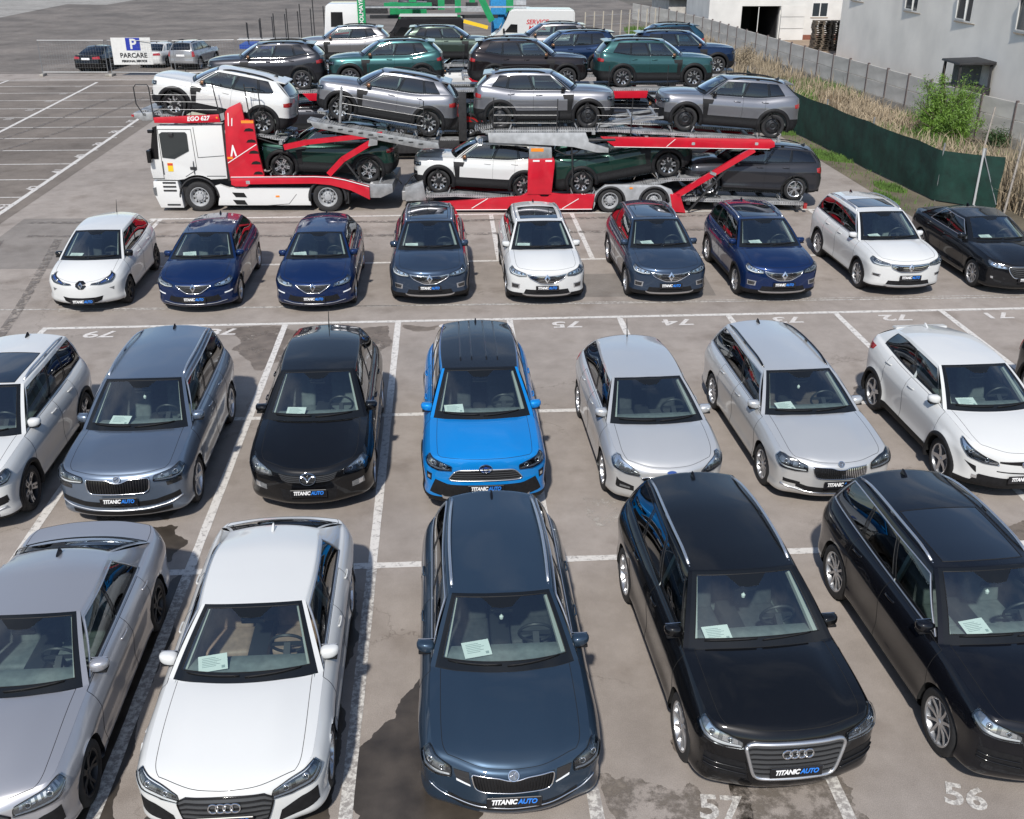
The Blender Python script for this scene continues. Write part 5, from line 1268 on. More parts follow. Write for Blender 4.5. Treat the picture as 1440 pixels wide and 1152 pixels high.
# ================================================================ CARS IN ROWS
WHT = paint('white', (.58, .585, .575)); BLK = paint('black', (.004, .0042, .005)); NAVYGREY = paint('dark_blue_grey', (.026, .046, .074), .4); SILV = paint('silver', (.60, .605, .60), .55, .3)
LILAC = paint('lilac_silver', (.41, .41, .43), .6, .3); STEELB = paint('steel_blue', (.15, .19, .25), .65, .3); BLUE = paint('bright_blue', (.004, .20, .56), .15); NAVY = paint('navy', (.005, .019, .075), .3)
SLATE = paint('slate_blue', (.032, .052, .088), .45); BLKBL = paint('blue_black', (.005, .0055, .008), .2); INKB = paint('ink_black', (.006, .0065, .008))
SH = 'white printed sheet on the dashboard of the '
G1, G2, G3 = 'cars in the row of bays 56 to 58', 'cars in the row of bays 71 to 79', 'cars parked nose out in front of the transporter'
BLKROOF = paint('black_roof', (.006, .006, .007)); DESIGNS['rav4']['roofmat'] = BLKROOF
car('a4', LILAC, 'lilac silver saloon car with a sharp row of light bars in its headlamp', 'car', G1, sheet=None, nose=(-4.60, 7.10, 0.5))
car('a5', WHT, 'white fastback car with four rings on a black grille and tan seats', 'car', G1, sheet=SH+'white fastback', nose=(-2.22, 7.2, 0.3))
car('octavia', NAVYGREY, 'dark blue grey estate car with silver roof rails and a chrome edged grille', 'car', G1, sheet=SH+'dark blue grey estate', nose=(.49, 7.27, 0.3))
car('q5', BLK, 'black off-road car with a broad silver framed grille above bay number 57', 'car', G1, sheet=SH+'black car above bay number 57', nose=(3.27, 7.40, 2.6))
car('q5b', BLKBL, 'black off-road car with a large glass sunroof and silver window trim', 'car', G1, sheet=SH+'black car with the glass sunroof', nose=(6.02, 7.30, 2.5))
car('tiguan', WHT, 'white off-road car with a long dark panoramic roof beside the steel blue one', 'car', G2, sheet=None, nose=(-7.25, 13.0, 0.3))
car('kodiaq', STEELB, 'steel blue off-road car with chrome grille bars and silver roof rails', 'car', G2, sheet=SH+'steel blue car', nose=(-4.82, 13.1, 0.3))
car('cx7', BLK, 'black off-road car with a winged emblem and bright round headlamps', 'car', G2, sheet=SH+'black car with the winged emblem', nose=(-2.15, 13.3, 0.4))
car('rav4', BLUE, 'bright blue off-road car with a black ribbed roof', 'car', G2, sheet=SH+'bright blue car', nose=(.46, 13.15, 0.2))
car('focus', SILV, 'silver hatchback with a thin whip aerial and a small blue oval badge', 'car', G2, nose=(3.22, 13.12, 1.3))
car('superb', SILV, 'silver estate car with dark roof rails and an upright ribbed grille', 'car', G2, sheet=SH+'silver estate', nose=(5.79, 13.11, 1.9))
car('chr', WHT, 'white angular crossover with a red wing shaped tail lamp', 'car', G2, sheet=SH+'white angular crossover', nose=(8.62, 13.08, 1.3))
car('zoe', WHT, 'small white electric hatchback with black mirrors at the end of its row', 'car', G3, sheet=SH+'small white hatchback', nose=(-8.30, 22.6, 0.6))
car('megane', NAVY, 'navy hatchback parked next to the small white electric hatchback', 'car', G3, sheet=SH+'navy hatchback next to the small white one', nose=(-5.77, 22.4, 0))
car('megane', NAVY, 'navy hatchback parked between another navy hatchback and a slate crossover', 'car', G3, sheet=SH+'navy hatchback next to a slate crossover', nose=(-3.08, 22.28, 0))
car('kadjar', SLATE, 'slate blue crossover parked between a navy hatchback and a white crossover', 'car', G3, sheet=SH+'slate crossover next to a navy hatchback', nose=(-.45, 22.6, 0.3))
car('kadjar', WHT, 'white crossover with a black roof and diamond badge', 'car', G3, sheet=SH+'white crossover with the black roof', nose=(2.25, 22.45, 0.4))
car('kadjar', SLATE, 'slate blue crossover parked between a white and a navy crossover', 'car', G3, sheet=SH+'slate crossover next to a navy crossover', nose=(5.13, 22.45, 0.8))
car('kadjar', NAVY, 'navy crossover parked beside the tall white off-road car', 'car', G3, sheet=SH+'navy crossover', nose=(7.77, 22.35, 1.0))
car('koleos', WHT, 'tall white off-road car with a dark sunroof and chrome grille', 'car', G3, sheet=SH+'tall white car', nose=(10.88, 22.6, 1.4))
car('mazda6', INKB, 'black saloon car with chrome mouth grille beside the tall white car', 'car', G3, sheet=SH+'black saloon', nose=(13.73, 22.5, 1.0))
car('suv_old', BLK, 'black car in the bay beside the white angular crossover', 'car', G2, nose=(11.62, 13.2, 1.0))
# ================================================================ TRANSPORTERS
TRED = mat('truck_red', (.50, .006, .022), .35, coat=.6, noise=.12, nscale=3); TWHITE = paint('truck_white', (.64, .64, .63)); GALV = mat('galvanised', (.36, .365, .37), .45, .6, noise=.25, nscale=6, bump=.05)
def perforated(mt, sc=55.0):
    t = mt.node_tree; b = t.nodes['Principled BSDF']; c = t.nodes.new('ShaderNodeTexCoord'); v = t.nodes.new('ShaderNodeTexVoronoi'); v.inputs['Scale'].default_value = 14.0; v.inputs['Randomness'].default_value = 0.0; t.links.new(c.outputs['Object'], v.inputs['Vector'])
    r = t.nodes.new('ShaderNodeValToRGB'); r.color_ramp.elements[0].position = .30; r.color_ramp.elements[1].position = .36; r.color_ramp.elements[0].color = (.05, .05, .05, 1); r.color_ramp.elements[1].color = (1, 1, 1, 1); t.links.new(v.outputs['Distance'], r.inputs[0])
    m_ = t.nodes.new('ShaderNodeMixRGB'); m_.blend_type = 'MULTIPLY'; m_.inputs[0].default_value = .85; l_ = b.inputs['Base Color'].links[0]; src = l_.from_socket; t.links.new(src, m_.inputs[1]); t.links.new(r.outputs[0], m_.inputs[2]); t.links.new(m_.outputs[0], b.inputs['Base Color'])
    return mt
TRACK = perforated(mat('perforated_track', (.40, .405, .41), .5, .5, noise=.3, nscale=5))
GREYM = mat('grey_steel', (.40, .41, .42), .5, .3, noise=.2, nscale=5); DARKM = mat('dark_steel', (.03, .03, .032), .6, .3, noise=.3, nscale=8); YEL = mat('warning_yellow', (.75, .50, .02), .5); ORANGE = mat('orange_lamp', (.8, .25, .02), .3, coat=.5)
REDS = mat('sticker_red', (.55, .05, .03), .5); CABGLASS = mat('cab_glass', (.02, .026, .028), .05, coat=1); STRAP = mat('white_stripe', (.74, .74, .73), .5)
TR0 = Vector((-7.63, 31.94, 0)); TRZ = math.atan2(-.0683, .99766)
TRM = Matrix.Translation(TR0) @ Matrix.Rotation(TRZ, 4, 'Z')
def arc_pts(cx, cz, r, a0, a1, n=10): return [(cx+r*math.cos(R(a0+(a1-a0)*k/n)), cz+r*math.sin(R(a0+(a1-a0)*k/n))) for k in range(n+1)]
def slab(name, poly, y0, y1, mt, parent, bev=0.0, angle=40):
    m_ = MB(); m_.prism(poly, y0, y1)
    if bev: bmesh.ops.bevel(m_.bm, geom=m_.bm.edges[:], offset=bev, segments=2, affect='EDGES', profile=.6)
    return m_.done(name, mt, parent, angle=angle)
def truck_wheel(parent, x, v0, r, rr, name='wheel', flip=False, z=None):
    key = ('tw', r, rr)
    if key not in SHARED:
        t = MB(); w = .145
        t.lathe([(rr-.02, -w*.8), (rr+.03, -w), (r-.05, -w), (r-.012, -w*.9), (r, -w*.7), (r, w*.7), (r-.012, w*.9), (r-.05, w), (rr+.03, w), (rr-.02, w*.8)], n=40); tm = t.mesh('tyre', RUBBER, angle=35)
        g_ = MB(); g_.lathe([(rr-.02, w*.8), (rr+.012, w*.98), (rr-.006, w*1.0), (rr-.03, w*.7), (rr-.06, w*.25), (rr*.62, w*.2), (rr*.58, w*.55), (rr*.40, w*.62), (rr*.36, w*.95), (.001, w*.95)], n=36)
        for k in range(10):
            a = 2*math.pi*k/10; g_.box((rr*.50*math.cos(a), w*.66, rr*.50*math.sin(a)), (.032, .05, .032), ry=-a)
            a += math.pi/10; g_.box((rr*.74*math.cos(a), w*.235, rr*.74*math.sin(a)), (.045, .012, .06), ry=-a, mi=1)
        SHARED[key] = (g_.mesh('wheel', [GREYM, SEAM], angle=35), tm)
    a, b = SHARED[key]; o = link(name, a, parent); o.location = (x, v0, z or r); o.rotation_euler = (0, 0, math.pi if not flip else 0); c = link('tyre', b, o)
    return o
def build_tractor():
    T = empty('transporter_truck', TR0, TRZ, 'white truck cab with a red loading frame pulling the front car transporter', 'truck', 'car transporters')
    W1 = 2.48
    cab = [(-1.36, .98), (-1.40, 1.30), (-1.33, 1.75), (-1.12, 2.52), (-1.0, 2.62), (.93, 2.62), (.92, 1.02)]+arc_pts(.0, .47, .66, 52, 128, 10)+[(-.60, .98)]
    slab('cab', cab, .04, W1, TWHITE, T, .02)
    bum = [(-1.37, .94), (-1.39, .55), (-1.24, .12), (-.52, .12), (-.56, .50), (-.62, .94)]
    slab('bumper', bum, .02, W1+.02, TWHITE, T, .02)
    for k, z in enumerate((.90, .78, .66)): MB().b(-1.08, -.68, -.0, .06, z-.022, z+.022).done('cab_step', DARKM, T)
    MB().b(-1.02, -.62, 0, .06, .20, .24).done('cab_step', DARKM, T)
    slab('headlight', [(-1.40, .74), (-1.38, .52), (-1.30, .50), (-1.30, .76)], -.0, .10, LAMPGREY, T)
    # front glass and sun visor
    slab('windshield', [(-1.345, 1.72), (-1.13, 2.50), (-1.09, 2.50), (-1.30, 1.72)], .10, W1-.06, FRIT, T)
    slab('corner_pillar', [(-1.36, 1.62), (-1.16, 2.56), (-1.03, 2.60), (-1.10, 1.62)], .02, .10, BLACKGLOSS, T)
    # near door
    win = [(-.98, 1.66), (-.99, 2.36), (-.90, 2.42), (-.20, 2.42), (-.15, 2.36), (-.15, 1.86), (-.62, 1.62)]
    slab('side_window', win, .026, .046, CABGLASS, T); slab('window_backing', [(x*.97, z) for x, z in win], .05, .06, INTDARK, T)
    d = MB()
    for a, b in (((-1.02, 1.02), (-1.02, 2.5)), ((-1.02, 2.5), (-.02, 2.5)), ((-.02, 2.5), (.02, 1.30)), ((.02, 1.30), (-.35, 1.08)), ((.10, 1.66), (.90, 1.72)), ((.10, 1.66), (.06, 2.56))):
        d.bar((a[0], .036, a[1]), (b[0], .036, b[1]), .012, .012)
    o = d.done('door_gaps', SEAM, T); o['kind'] = 'stuff'
    MB().box((-.08, .03, 1.34), (.20, .04, .085), bev=.015).done('door_handle', DARKM, T)
    MB().b(-.86, -.70, .030, .038, 1.24, 1.50).done('warning_sticker', YEL, T); MB().b(-.86, -.70, .026, .034, 1.42, 1.49).done('sticker_band', REDS, T)
    slab('cab_gap', [(.93, .95), (.93, 2.66), (1.06, 2.66), (1.06, .95)], .08, W1-.05, DARKM, T)
    for x0_, x1_, z_ in ((-1.36, -1.0, 1.02), (.30, .88, 1.10)): MB().b(x0_, x1_, .03, .044, z_-.008, z_+.008).done('body_seam', SEAM, T)
    for x_ in (-1.0, -.06): b_ = MB(); b_.tube([(x_, .035, 1.15), (x_, -.0, 1.2), (x_, -.0, 1.5), (x_, .035, 1.55)], .012, n=6); b_.done('grab_handle', DARKM, T)
    MB().b(-.70, -.56, -.03, .04, 2.30, 2.40, bev=.02).done('window_fan', DARKM, T)
    MB().box((-1.22, -.02, 2.45), (.16, .10, .10), bev=.02).done('kerb_mirror', BLACKGLOSS, T)
    mr = MB(); mr.box((-1.33, -.10, 1.72), (.12, .16, .38), bev=.03); mr.bar((-1.25, .05, 1.95), (-1.33, -.06, 1.9), .03, .03); mr.done('side_mirror', BLACKGLOSS, T)
    # arch lips
    a = MB(); a.tube([(x, .045, z) for x, z in arc_pts(0, .45, .60, 0, 180, 20)], .045, n=6, flat=.03); a.done('wheel_arch', DARKM, T, smooth=True)
    # skirt
    sk = arc_pts(0, .45, .60, -25, 35, 6)+[(.66, .84), (.95, .72), (3.44, .72)]+arc_pts(3.96, .45, .58, 152, 205, 5)
    slab('side_skirt', sk, .03, .16, TWHITE, T, .012); slab('side_skirt', sk, W1-.16, W1-.03, TWHITE, T, .012)
    for z in (.53, .30): slab('skirt_vent', [(1.02, z+.07), (1.38, z+.06), (1.46, z-.08), (1.12, z-.07)], .018, .04, SEAM, T)
    MB().b(2.35, 2.47, .02, .035, .46, .51).done('side_marker', ORANGE, T)
    sb = MB(); sb.bar((2.1, .03, .20), (2.75, .03, .25), .01, .012); sb.bar((2.75, .03, .25), (3.0, .03, .55), .01, .012); o = sb.done('skirt_crease', SEAM, T)
    # chassis
    MB().b(-.9, 5.6, .75, 1.75, .42, .80).done('chassis', DARKM, T); MB().b(-.9, 1.0, .3, 2.2, .45, .95).done('engine_block', DARKM, T)
    for x in (0, 3.96):
        truck_wheel(T, x, .165, .46, .285); truck_wheel(T, x, W1-.165, .46, .285, flip=True)
    a = MB(); a.tube([(x, .06, z) for x, z in arc_pts(3.96, .45, .56, -10, 190, 20)], .07, n=6, flat=.05); a.done('rear_mudguard', DARKM, T, smooth=True)
    slab('mud_flap', [(4.50, .25), (4.60, .25), (4.62, .8), (4.48, .8)], .06, .5, RUBBER, T)
    # red frame, both sides
    tower = [(1.03, .98), (1.00, 1.7), (1.06, 2.75), (1.10, 3.02), (1.20, 3.14), (1.56, 3.30), (1.62, 3.22), (1.64, 2.80), (1.92, 2.78), (1.97, 1.85), (2.08, 1.12), (2.08, .98)]
    bed = [(1.06, 1.10), (1.04, .86), (1.16, .80), (1.52, .80), (1.60, .88), (3.60, .90), (4.10, .86), (4.70, .70), (5.27, .40), (5.27, .82), (4.55, 1.02), (4.10, 1.10), (3.6, 1.12)]
    for v0, v1, near in ((-.05, .07, True), (W1-.10, W1+.02, False)):
        t_ = slab('red_tower', tower, v0, v1, TRED, T, .01)
        slab('red_bed_side', bed, v0-.004, v1+.004, TRED, T, .008)
        e = MB(); e.tube([(1.06, v0-.01, 1.09), (3.6, v0-.01, 1.11), (4.1, v0-.01, 1.09), (4.55, v0-.01, 1.01), (5.27, v0-.01, .81)], .026, n=6, flat=.012); e.done('white_edge', STRAP, T)
        if near:
            for z in (2.46, 2.13, 1.80, 1.48, 1.17):
                x = 1.60+.04*(2.46-z)/.33; slab('tower_opening', [(x, z), (x+.06, z+.08), (x+.17, z+.10), (x+.28, z+.07), (x+.30, z)], v0-.006, v0+.02, SEAM, T)
            e = MB(); e.bar((1.02, v0-.006, 1.52), (1.94, v0-.006, 2.08), .008, .022); e.done('white_line', STRAP, T)
            slab('logo_mark', [(1.12, 1.72), (1.17, 1.72), (1.22, 1.92), (1.27, 1.72), (1.32, 1.72), (1.235, 2.06), (1.205, 2.06)], v0-.008, v0, STRAP, T)
            MB().b(1.02, 1.18, v0-.008, v0, 1.64, 1.70).done('side_marker', ORANGE, T); MB().b(1.55, 1.92, v0-.008, v0, 2.70, 2.78).done('maker_plate', ORANGE, T)
            for k in range(2):
                l_ = MB(); l_.bar((1.16+.1*k, v0-.006, 2.62), (1.19+.1*k, v0-.006, 3.0-.15*k), .006, .03); l_.done('side_lettering', STRAP, T)
            MB().b(1.50, 1.62, v0-.008, v0, .88, .98).done('data_plate', GREYM, T)
    slab('tail_block', [(5.27, .45), (5.27, .88), (5.98, .88), (5.98, .62), (5.6, .45)], .0, W1, GALV, T, .02)
    # front rail over the cab
    slab('front_rail', [(-1.05, 2.70), (-1.06, 2.86), (.90, 2.95), (.93, 2.72), (-.2, 2.70)], -.05, .05, TRED, T, .01); slab('front_rail', [(-1.05, 2.70), (-1.06, 2.86), (.90, 2.95), (.93, 2.72)], W1-.06, W1+.04, TRED, T, .01)
    tx = text_mesh('EGO 627', .175, .2, .006, 'LEFT', 1.0); tx.materials.append(STRAP); o = link('lettering', tx, T); o.location = (-.06, -.058, 2.815); o.rotation_euler = (R(90), R(-2.5), 0)
    MB().box((.84, -.058, 2.86), (.05, .012, .05)).done('marker_lamp', ORANGE, T)
    slab('rail_end', [(.93, 2.74), (.92, 2.96), (1.06, 3.0), (1.06, 2.80)], -.03, .03, GALV, T)
    # loading deck over the cab: two wheel tracks on cross members
    def zt(x): return 2.86-.208*(x+.55)
    for va in (.22, 1.72):
        slab('wheel_track', [(-1.5, zt(-1.5)), (2.75, zt(2.75)), (2.75, zt(2.75)-.07), (-1.5, zt(-1.5)-.07)], va, va+.52, TRACK, T)
    for k in range(6):
        x = -1.35+.8*k; MB().box((x, W1/2, zt(x)-.10), (.10, W1-.1, .09)).done('deck_beam', GALV, T)
    slab('deck_nose', [(-1.72, 2.86), (-1.66, 2.98), (-1.1, 3.0), (-1.1, 2.76), (-1.4, 2.74)], .05, W1-.05, GALV, T, .02); MB().box((-1.70, .08, 2.90), (.08, .07, .07)).done('corner_lamp', RED, T)
    # guard hoops and posts (near side)
    def hoop(pts, r=.017, nm='guard_rail', mt=DARKM): m_ = MB(); m_.tube(pts, r, n=6); return m_.done(nm, mt, T)
    hoop([(-1.38, -.02, 3.0), (-1.52, -.02, 3.25), (-1.53, -.02, 3.72), (-1.45, -.02, 3.80), (-1.12, -.02, 3.80), (-1.08, -.02, 3.72), (-1.06, -.02, 2.98)])
    hoop([(.95, -.02, 2.75), (.80, -.02, 3.85)]); hoop([(1.82, -.02, 2.78), (1.74, -.02, 3.82)]); hoop([(2.02, -.02, 2.95), (2.16, -.02, 3.15), (2.14, -.02, 3.62), (2.05, -.02, 3.72), (1.76, -.02, 3.72)])
    for z in (3.10, 3.32, 3.52, 3.74): hoop([(-1.06, -.02, z), (.86, -.02, z-.02)], .005, 'guard_wire', GALV)
    # lower bed plates
    slab('bed_deck', [(1.9, .96), (4.1, .98), (5.3, .78), (5.3, .70), (4.1, .90), (1.9, .90)], .15, W1-.15, GREYM, T)
    for v in (.04, W1-.16):
        for p0, p1 in (((4.04, 1.16), (4.50, 1.62)), ((4.50, 1.62), (5.42, 2.15))):
            b_ = MB(); b_.bar((p0[0], v, p0[1]), (p1[0], v, p1[1]), .10, .17); b_.done('lift_arm', TRED, T)
        b_ = MB(); b_.bar((4.50, v, 1.66), (4.98, v, .98), .04, .05); b_.done('ram', DARKM, T)
        b_ = MB(); b_.bar((2.75, v, 1.98), (3.45, v, 2.13), .10, .16); b_.bar((3.45, v, 2.13), (5.75, v, 2.38), .10, .14); b_.done('deck_rail', TRED, T)
        slab('pivot_plate', [(5.30, 2.02), (5.36, 2.28), (5.60, 2.30), (5.58, 2.06)], v-.06, v+.06, GALV, T)
    # inclined upper deck
    def zr_(x): return 2.72-.178*(x-3.74)
    for va in (.10, 1.80):
        slab('wheel_track', [(3.5, zr_(3.5)+.02), (7.4, zr_(7.4)+.02), (7.4, zr_(7.4)-.06), (3.5, zr_(3.5)-.06)], va, va+.55, TRACK, T)
    for va in (-.02, W1-.10): slab('deck_side', [(3.6, zr_(3.6)+.02), (7.42, zr_(7.42)+.06), (7.45, zr_(7.45)-.10), (6.9, zr_(6.9)-.20), (3.7, zr_(3.7)-.16)], va, va+.08, GALV, T, .01)
    for k in range(6): MB().box((3.8+.7*k, W1/2, zr_(3.8+.7*k)-.11), (.12, W1-.2, .08)).done('deck_beam', GALV, T)
    for k in range(10): MB().box((4.2+.3*k, .02, zr_(4.2+.3*k)-.06), (.14, .12, .03)).done('deck_slot', DARKM, T)
    hoop([(4.50, -.02, 2.72), (4.62, -.02, 3.76)], .04, 'deck_post', GALV); hoop([(7.0, -.02, 2.35), (7.02, -.02, 3.35)])
    for z in (3.0, 3.28, 3.50): hoop([(4.6, -.02, z), (7.0, -.02, z-.38)], .005, 'guard_wire', GALV)
    return T
def build_trailer():
    T = empty('transporter_trailer', TR0, TRZ, 'red and grey two level trailer of the front car transporter', 'trailer', 'car transporters'); W1 = 2.48
    beam = [(6.9, .30), (7.66, .34), (9.9, .50), (10.10, .62), (10.45, .60), (10.55, .50), (10.75, .50), (10.85, .62), (11.2, .58), (12.20, .58), (12.12, .10), (7.3, .06)]
    for v0, v1, near in ((-.03, .08, True), (W1-.08, W1+.03, False)):
        slab('lower_beam', beam, v0, v1, TRED, T, .008)
        e = MB(); e.tube([(7.3, v0-.008, .085), (12.12, v0-.008, .125)], .022, n=6, flat=.012); e.done('white_edge', STRAP, T)
        if near:
            for x in (8.4, 11.2): e = MB(); e.bar((x, v0-.006, .14), (x+.5, v0-.006, .45), .008, .02); e.done('white_line', STRAP, T)
        slab('red_post', [(10.12, .58), (10.14, 1.66), (10.90, 1.68), (10.95, 1.60), (10.86, .58)], v0-.02, v0+.26 if near else v1, TRED, T, .012)
        slab('post_cap', [(10.16, 1.66), (10.16, 2.04), (10.84, 2.0), (10.86, 1.68)], v0-.01, v0+.24 if near else v1, GALV, T, .01)
        if near:
            for x in (10.28, 10.66): MB().b(x, x+.2, v0-.03, v0-.015, 1.58, 1.63).done('post_marker', STRAP, T)
            MB().b(10.22, 10.6, v0-.018, v0-.008, 1.88, 1.98).done('maker_plate', ORANGE, T)
        arm = [(8.95, 2.14), (8.92, 2.42), (11.86, 2.44), (11.98, 2.14), (12.56, 1.98), (12.56, 1.84), (12.2, 1.86), (11.5, 2.02), (10.9, 2.06)]
        slab('lift_beam', arm, v0, v0+.10 if near else v1, GREYM, T, .012)
        slab('upper_rail', [(12.30, 2.32), (12.72, 2.04), (17.40, 1.98), (17.56, 2.04), (17.54, 2.18), (17.42, 2.26)], v0-.02, v1, TRED, T, .01)
        e = MB(); e.tube([(12.72, v0-.025, 2.03), (17.40, v0-.025, 1.97)], .016, n=6, flat=.01); e.done('white_edge', STRAP, T)
        for x in (15.1, 17.0): MB().box((x, v0-.026, 2.13), (.10, .012, .08), bev=.01, seg=1).done('rail_bolt', GREYM, T)
        e = MB(); e.bar((14.3, v0-.024, 2.04), (14.55, v0-.024, 2.26), .008, .016); e.done('white_line', STRAP, T)
        fend = [(12.16, .12), (12.2, .62), (12.5, .86), (13.2, .88), (14.2, .86), (14.55, .72), (14.66, .5), (14.60, .2)]+arc_pts(14.02, .36, .46, -10, 190, 12)+[(13.5, .42)]+arc_pts(12.67, .36, .46, -10, 190, 12)
        slab('wheel_fender', fend, v0-.01, v0+.14 if near else v1, GREYM, T, .008)
        for wx in (12.67, 14.02):
            a = MB(); a.tube([(x, v0, z) for x, z in arc_pts(wx, .36, .45, 0, 180, 16)], .045, n=6, flat=.04); a.done('mudguard', DARKM, T, smooth=True)
            truck_wheel(T, wx, v0+.17 if near else v1-.17, .38, .24, flip=not near)
        slab('red_foot', [(14.50, .60), (14.80, .62), (15.02, .02), (14.62, .06)], v0-.03, v0+.12 if near else v1, TRED, T, .01)
        for p0, p1 in (((14.72, .56), (15.70, 1.18)), ((15.70, 1.18), (16.95, 1.96))):
            b_ = MB(); b_.bar((p0[0], v0+.02, p0[1]), (p1[0], v0+.02, p1[1]), .10, .17); b_.done('lift_arm', TRED, T)
        b_ = MB(); b_.bar((15.1, v0+.02, .06), (16.3, v0+.02, 1.50), .05, .06); b_.done('ram', DARKM, T)
        b_ = MB(); b_.bar((15.75, v0, 1.20), (15.78, v0, 1.28), .11, .19); b_.done('arm_joint', GALV, T)
    MB().box((13.3, -.045, .78), (.10, .012, .05)).done('side_marker', ORANGE, T)
    # decks
    for va in (.16, 1.72):
        slab('lower_track', [(6.8, .50), (7.9, .56), (10.3, .36), (10.3, .28), (7.9, .46), (6.8, .40)], va, va+.6, TRACK, T)
        slab('lower_track', [(10.9, .42), (12.2, .54), (14.6, 1.04), (15.6, 1.06), (15.6, .98), (14.6, .96), (12.2, .44), (10.9, .34)], va, va+.6, TRACK, T)
        slab('upper_track', [(8.7, 2.48), (12.4, 2.52), (12.4, 2.44), (8.7, 2.40)], va, va+.6, TRACK, T)
        slab('upper_track', [(12.4, 2.52), (14.7, 2.40), (17.75, 2.20), (17.75, 2.12), (14.7, 2.32), (12.4, 2.44)], va, va+.6, TRACK, T)
        slab('rear_track', [(14.9, .46), (18.7, .30), (18.7, .20), (14.9, .34)], va, va+.6, TRACK, T)
    for k in range(12): MB().box((8.9+.8*k, W1/2, 2.40-(.02*k if k > 4 else 0)), (.10, W1-.2, .08)).done('deck_beam', GALV, T)
    for k in range(5): MB().box((15.1+.85*k, W1/2, .30-.035*k), (.12, W1-.1, .10)).done('deck_beam', DARKM, T)
    for k in range(9): MB().box((8.55+.06*k, .42, 2.50+.012*k), (.03, .62, .10), ry=R(-20)).done('ramp_rib', GALV, T)
    MB().b(6.2, 7.2, .5, 1.98, .25, .55, bev=.03).done('drawbar', GALV, T); slab('hitch_bracket', [(6.35, .32), (6.35, .75), (6.9, .95), (7.0, .35)], .1, .3, GALV, T, .01); slab('hitch_bracket', [(6.35, .32), (6.35, .75), (6.9, .95), (7.0, .35)], 1.9, 2.1, GALV, T, .01)
    MB().b(12.2, 15.0, .6, 1.88, .30, .62).done('axle_frame', DARKM, T)
    # loose deck frames between the upper cars
    f = MB()
    for (a, b) in (((12.3, .3, 2.58), (14.2, .3, 2.85)), ((12.3, .8, 2.58), (14.2, .8, 2.85)), ((12.3, 1.7, 2.58), (14.2, 1.7, 2.85)), ((12.6, .25, 2.62), (12.6, 2.2, 2.62)), ((13.3, .25, 2.74), (13.3, 2.2, 2.74)), ((14.0, .25, 2.84), (14.0, 2.2, 2.84)), ((12.4, .3, 2.6), (13.3, .8, 2.74)), ((13.3, .3, 2.74), (14.1, .8, 2.86))): f.bar(a, b, .07, .07)
    f.done('loose_frame', GALV, T)
    def hoop(pts, r=.016, nm='guard_rail', mt=DARKM): m_ = MB(); m_.tube(pts, r, n=6); return m_.done(nm, mt, T)
    for x, z0, z1 in ((9.08, 2.5, 3.45), (10.98, 2.5, 3.42), (13.2, 2.42, 3.45)): hoop([(x, -.03, z0), (x+.02, -.03, z1)])
    hoop([(8.72, -.03, 2.6), (8.42, -.03, 2.8), (8.42, -.03, 3.4), (8.76, -.03, 3.42)]); hoop([(12.15, -.03, 2.5), (12.17, -.03, 3.2), (11.85, -.03, 3.25), (11.83, -.03, 2.9)]); hoop([(11.45, 0, 2.0), (11.5, 0, 1.1)], .025)
    for z in (2.72, 2.95, 3.18): hoop([(9.1, -.03, z), (11.0, -.03, z)], .005, 'guard_wire', GALV); hoop([(12.16, -.03, z), (14.0, -.03, z-.03)], .005, 'guard_wire', GALV)
    MB().box((18.72, .08, .22), (.10, .10, .16)).done('tail_lamp', RED, T)
    return T
TRACTOR = build_tractor(); TRAILER = build_trailer()
for T_, pts in ((TRACTOR, ((-.57, 2.86), (2.17, 2.29), (4.44, 2.74), (7.07, 2.29), (2.57, 1.0), (5.26, .87))), (TRAILER, ((7.36, .54), (9.98, .38), (11.9, 2.52), (9.26, 2.48), (14.43, 1.05), (11.83, .52), (14.76, 2.44), (17.4, 2.23), (15.64, .47), (18.29, .34)))):
    for x, z in pts:
        for s_ in (-1, 1):
            m_ = MB(); m_.tube([(x+s_*.30, .22, z), (x+s_*.36, .22, z+.13), (x+s_*.36, .62, z+.13), (x+s_*.30, .62, z)], .018, n=6); m_.done('wheel_chock', GALV, T_)
        m_ = MB(); m_.tube([(x-.27, .30, z+.05), (x-.30, .30, z+.42), (x, .29, z+.745), (x+.30, .30, z+.42), (x+.27, .30, z+.05)], .008, n=5, flat=.02); m_.done('wheel_strap', SEAM, T_)
for T_, runs in ((TRACTOR, (((1.9, .5, 1.5), (2.3, .4, 1.25), (2.9, .5, 1.05)), ((5.3, .4, .95), (5.7, .5, 1.35), (6.2, .6, .75)), ((1.7, .2, 2.3), (2.2, .15, 2.15), (2.8, .2, 1.95)))), (TRAILER, (((6.3, .6, .7), (6.7, .5, 1.1), (7.1, .6, .6)), ((10.95, .1, 1.9), (11.4, .1, 1.75), (11.9, .1, 2.05)), ((15.0, .2, .5), (15.5, .15, .75), (16.1, .2, .45))))):
    for r_ in runs:
        m_ = MB(); m_.tube([Vector(tuple(p_)) for p_ in catmull(r_, 6)], .02, n=6); m_.done('hydraulic_hose', RUBBER, T_, smooth=True)
for x, z, L_ in ((11.95, 2.22, .8),):
    m_ = MB(); m_.tube([(x, -.02, z), (x+L_, -.02, z+.02)], .05, n=8); m_.tube([(x+L_, -.02, z+.02), (x+L_+.4, -.02, z+.035)], .028, n=8); m_.done('hydraulic_ram', DARKM, TRAILER if x > 6 else TRACTOR, angle=40)
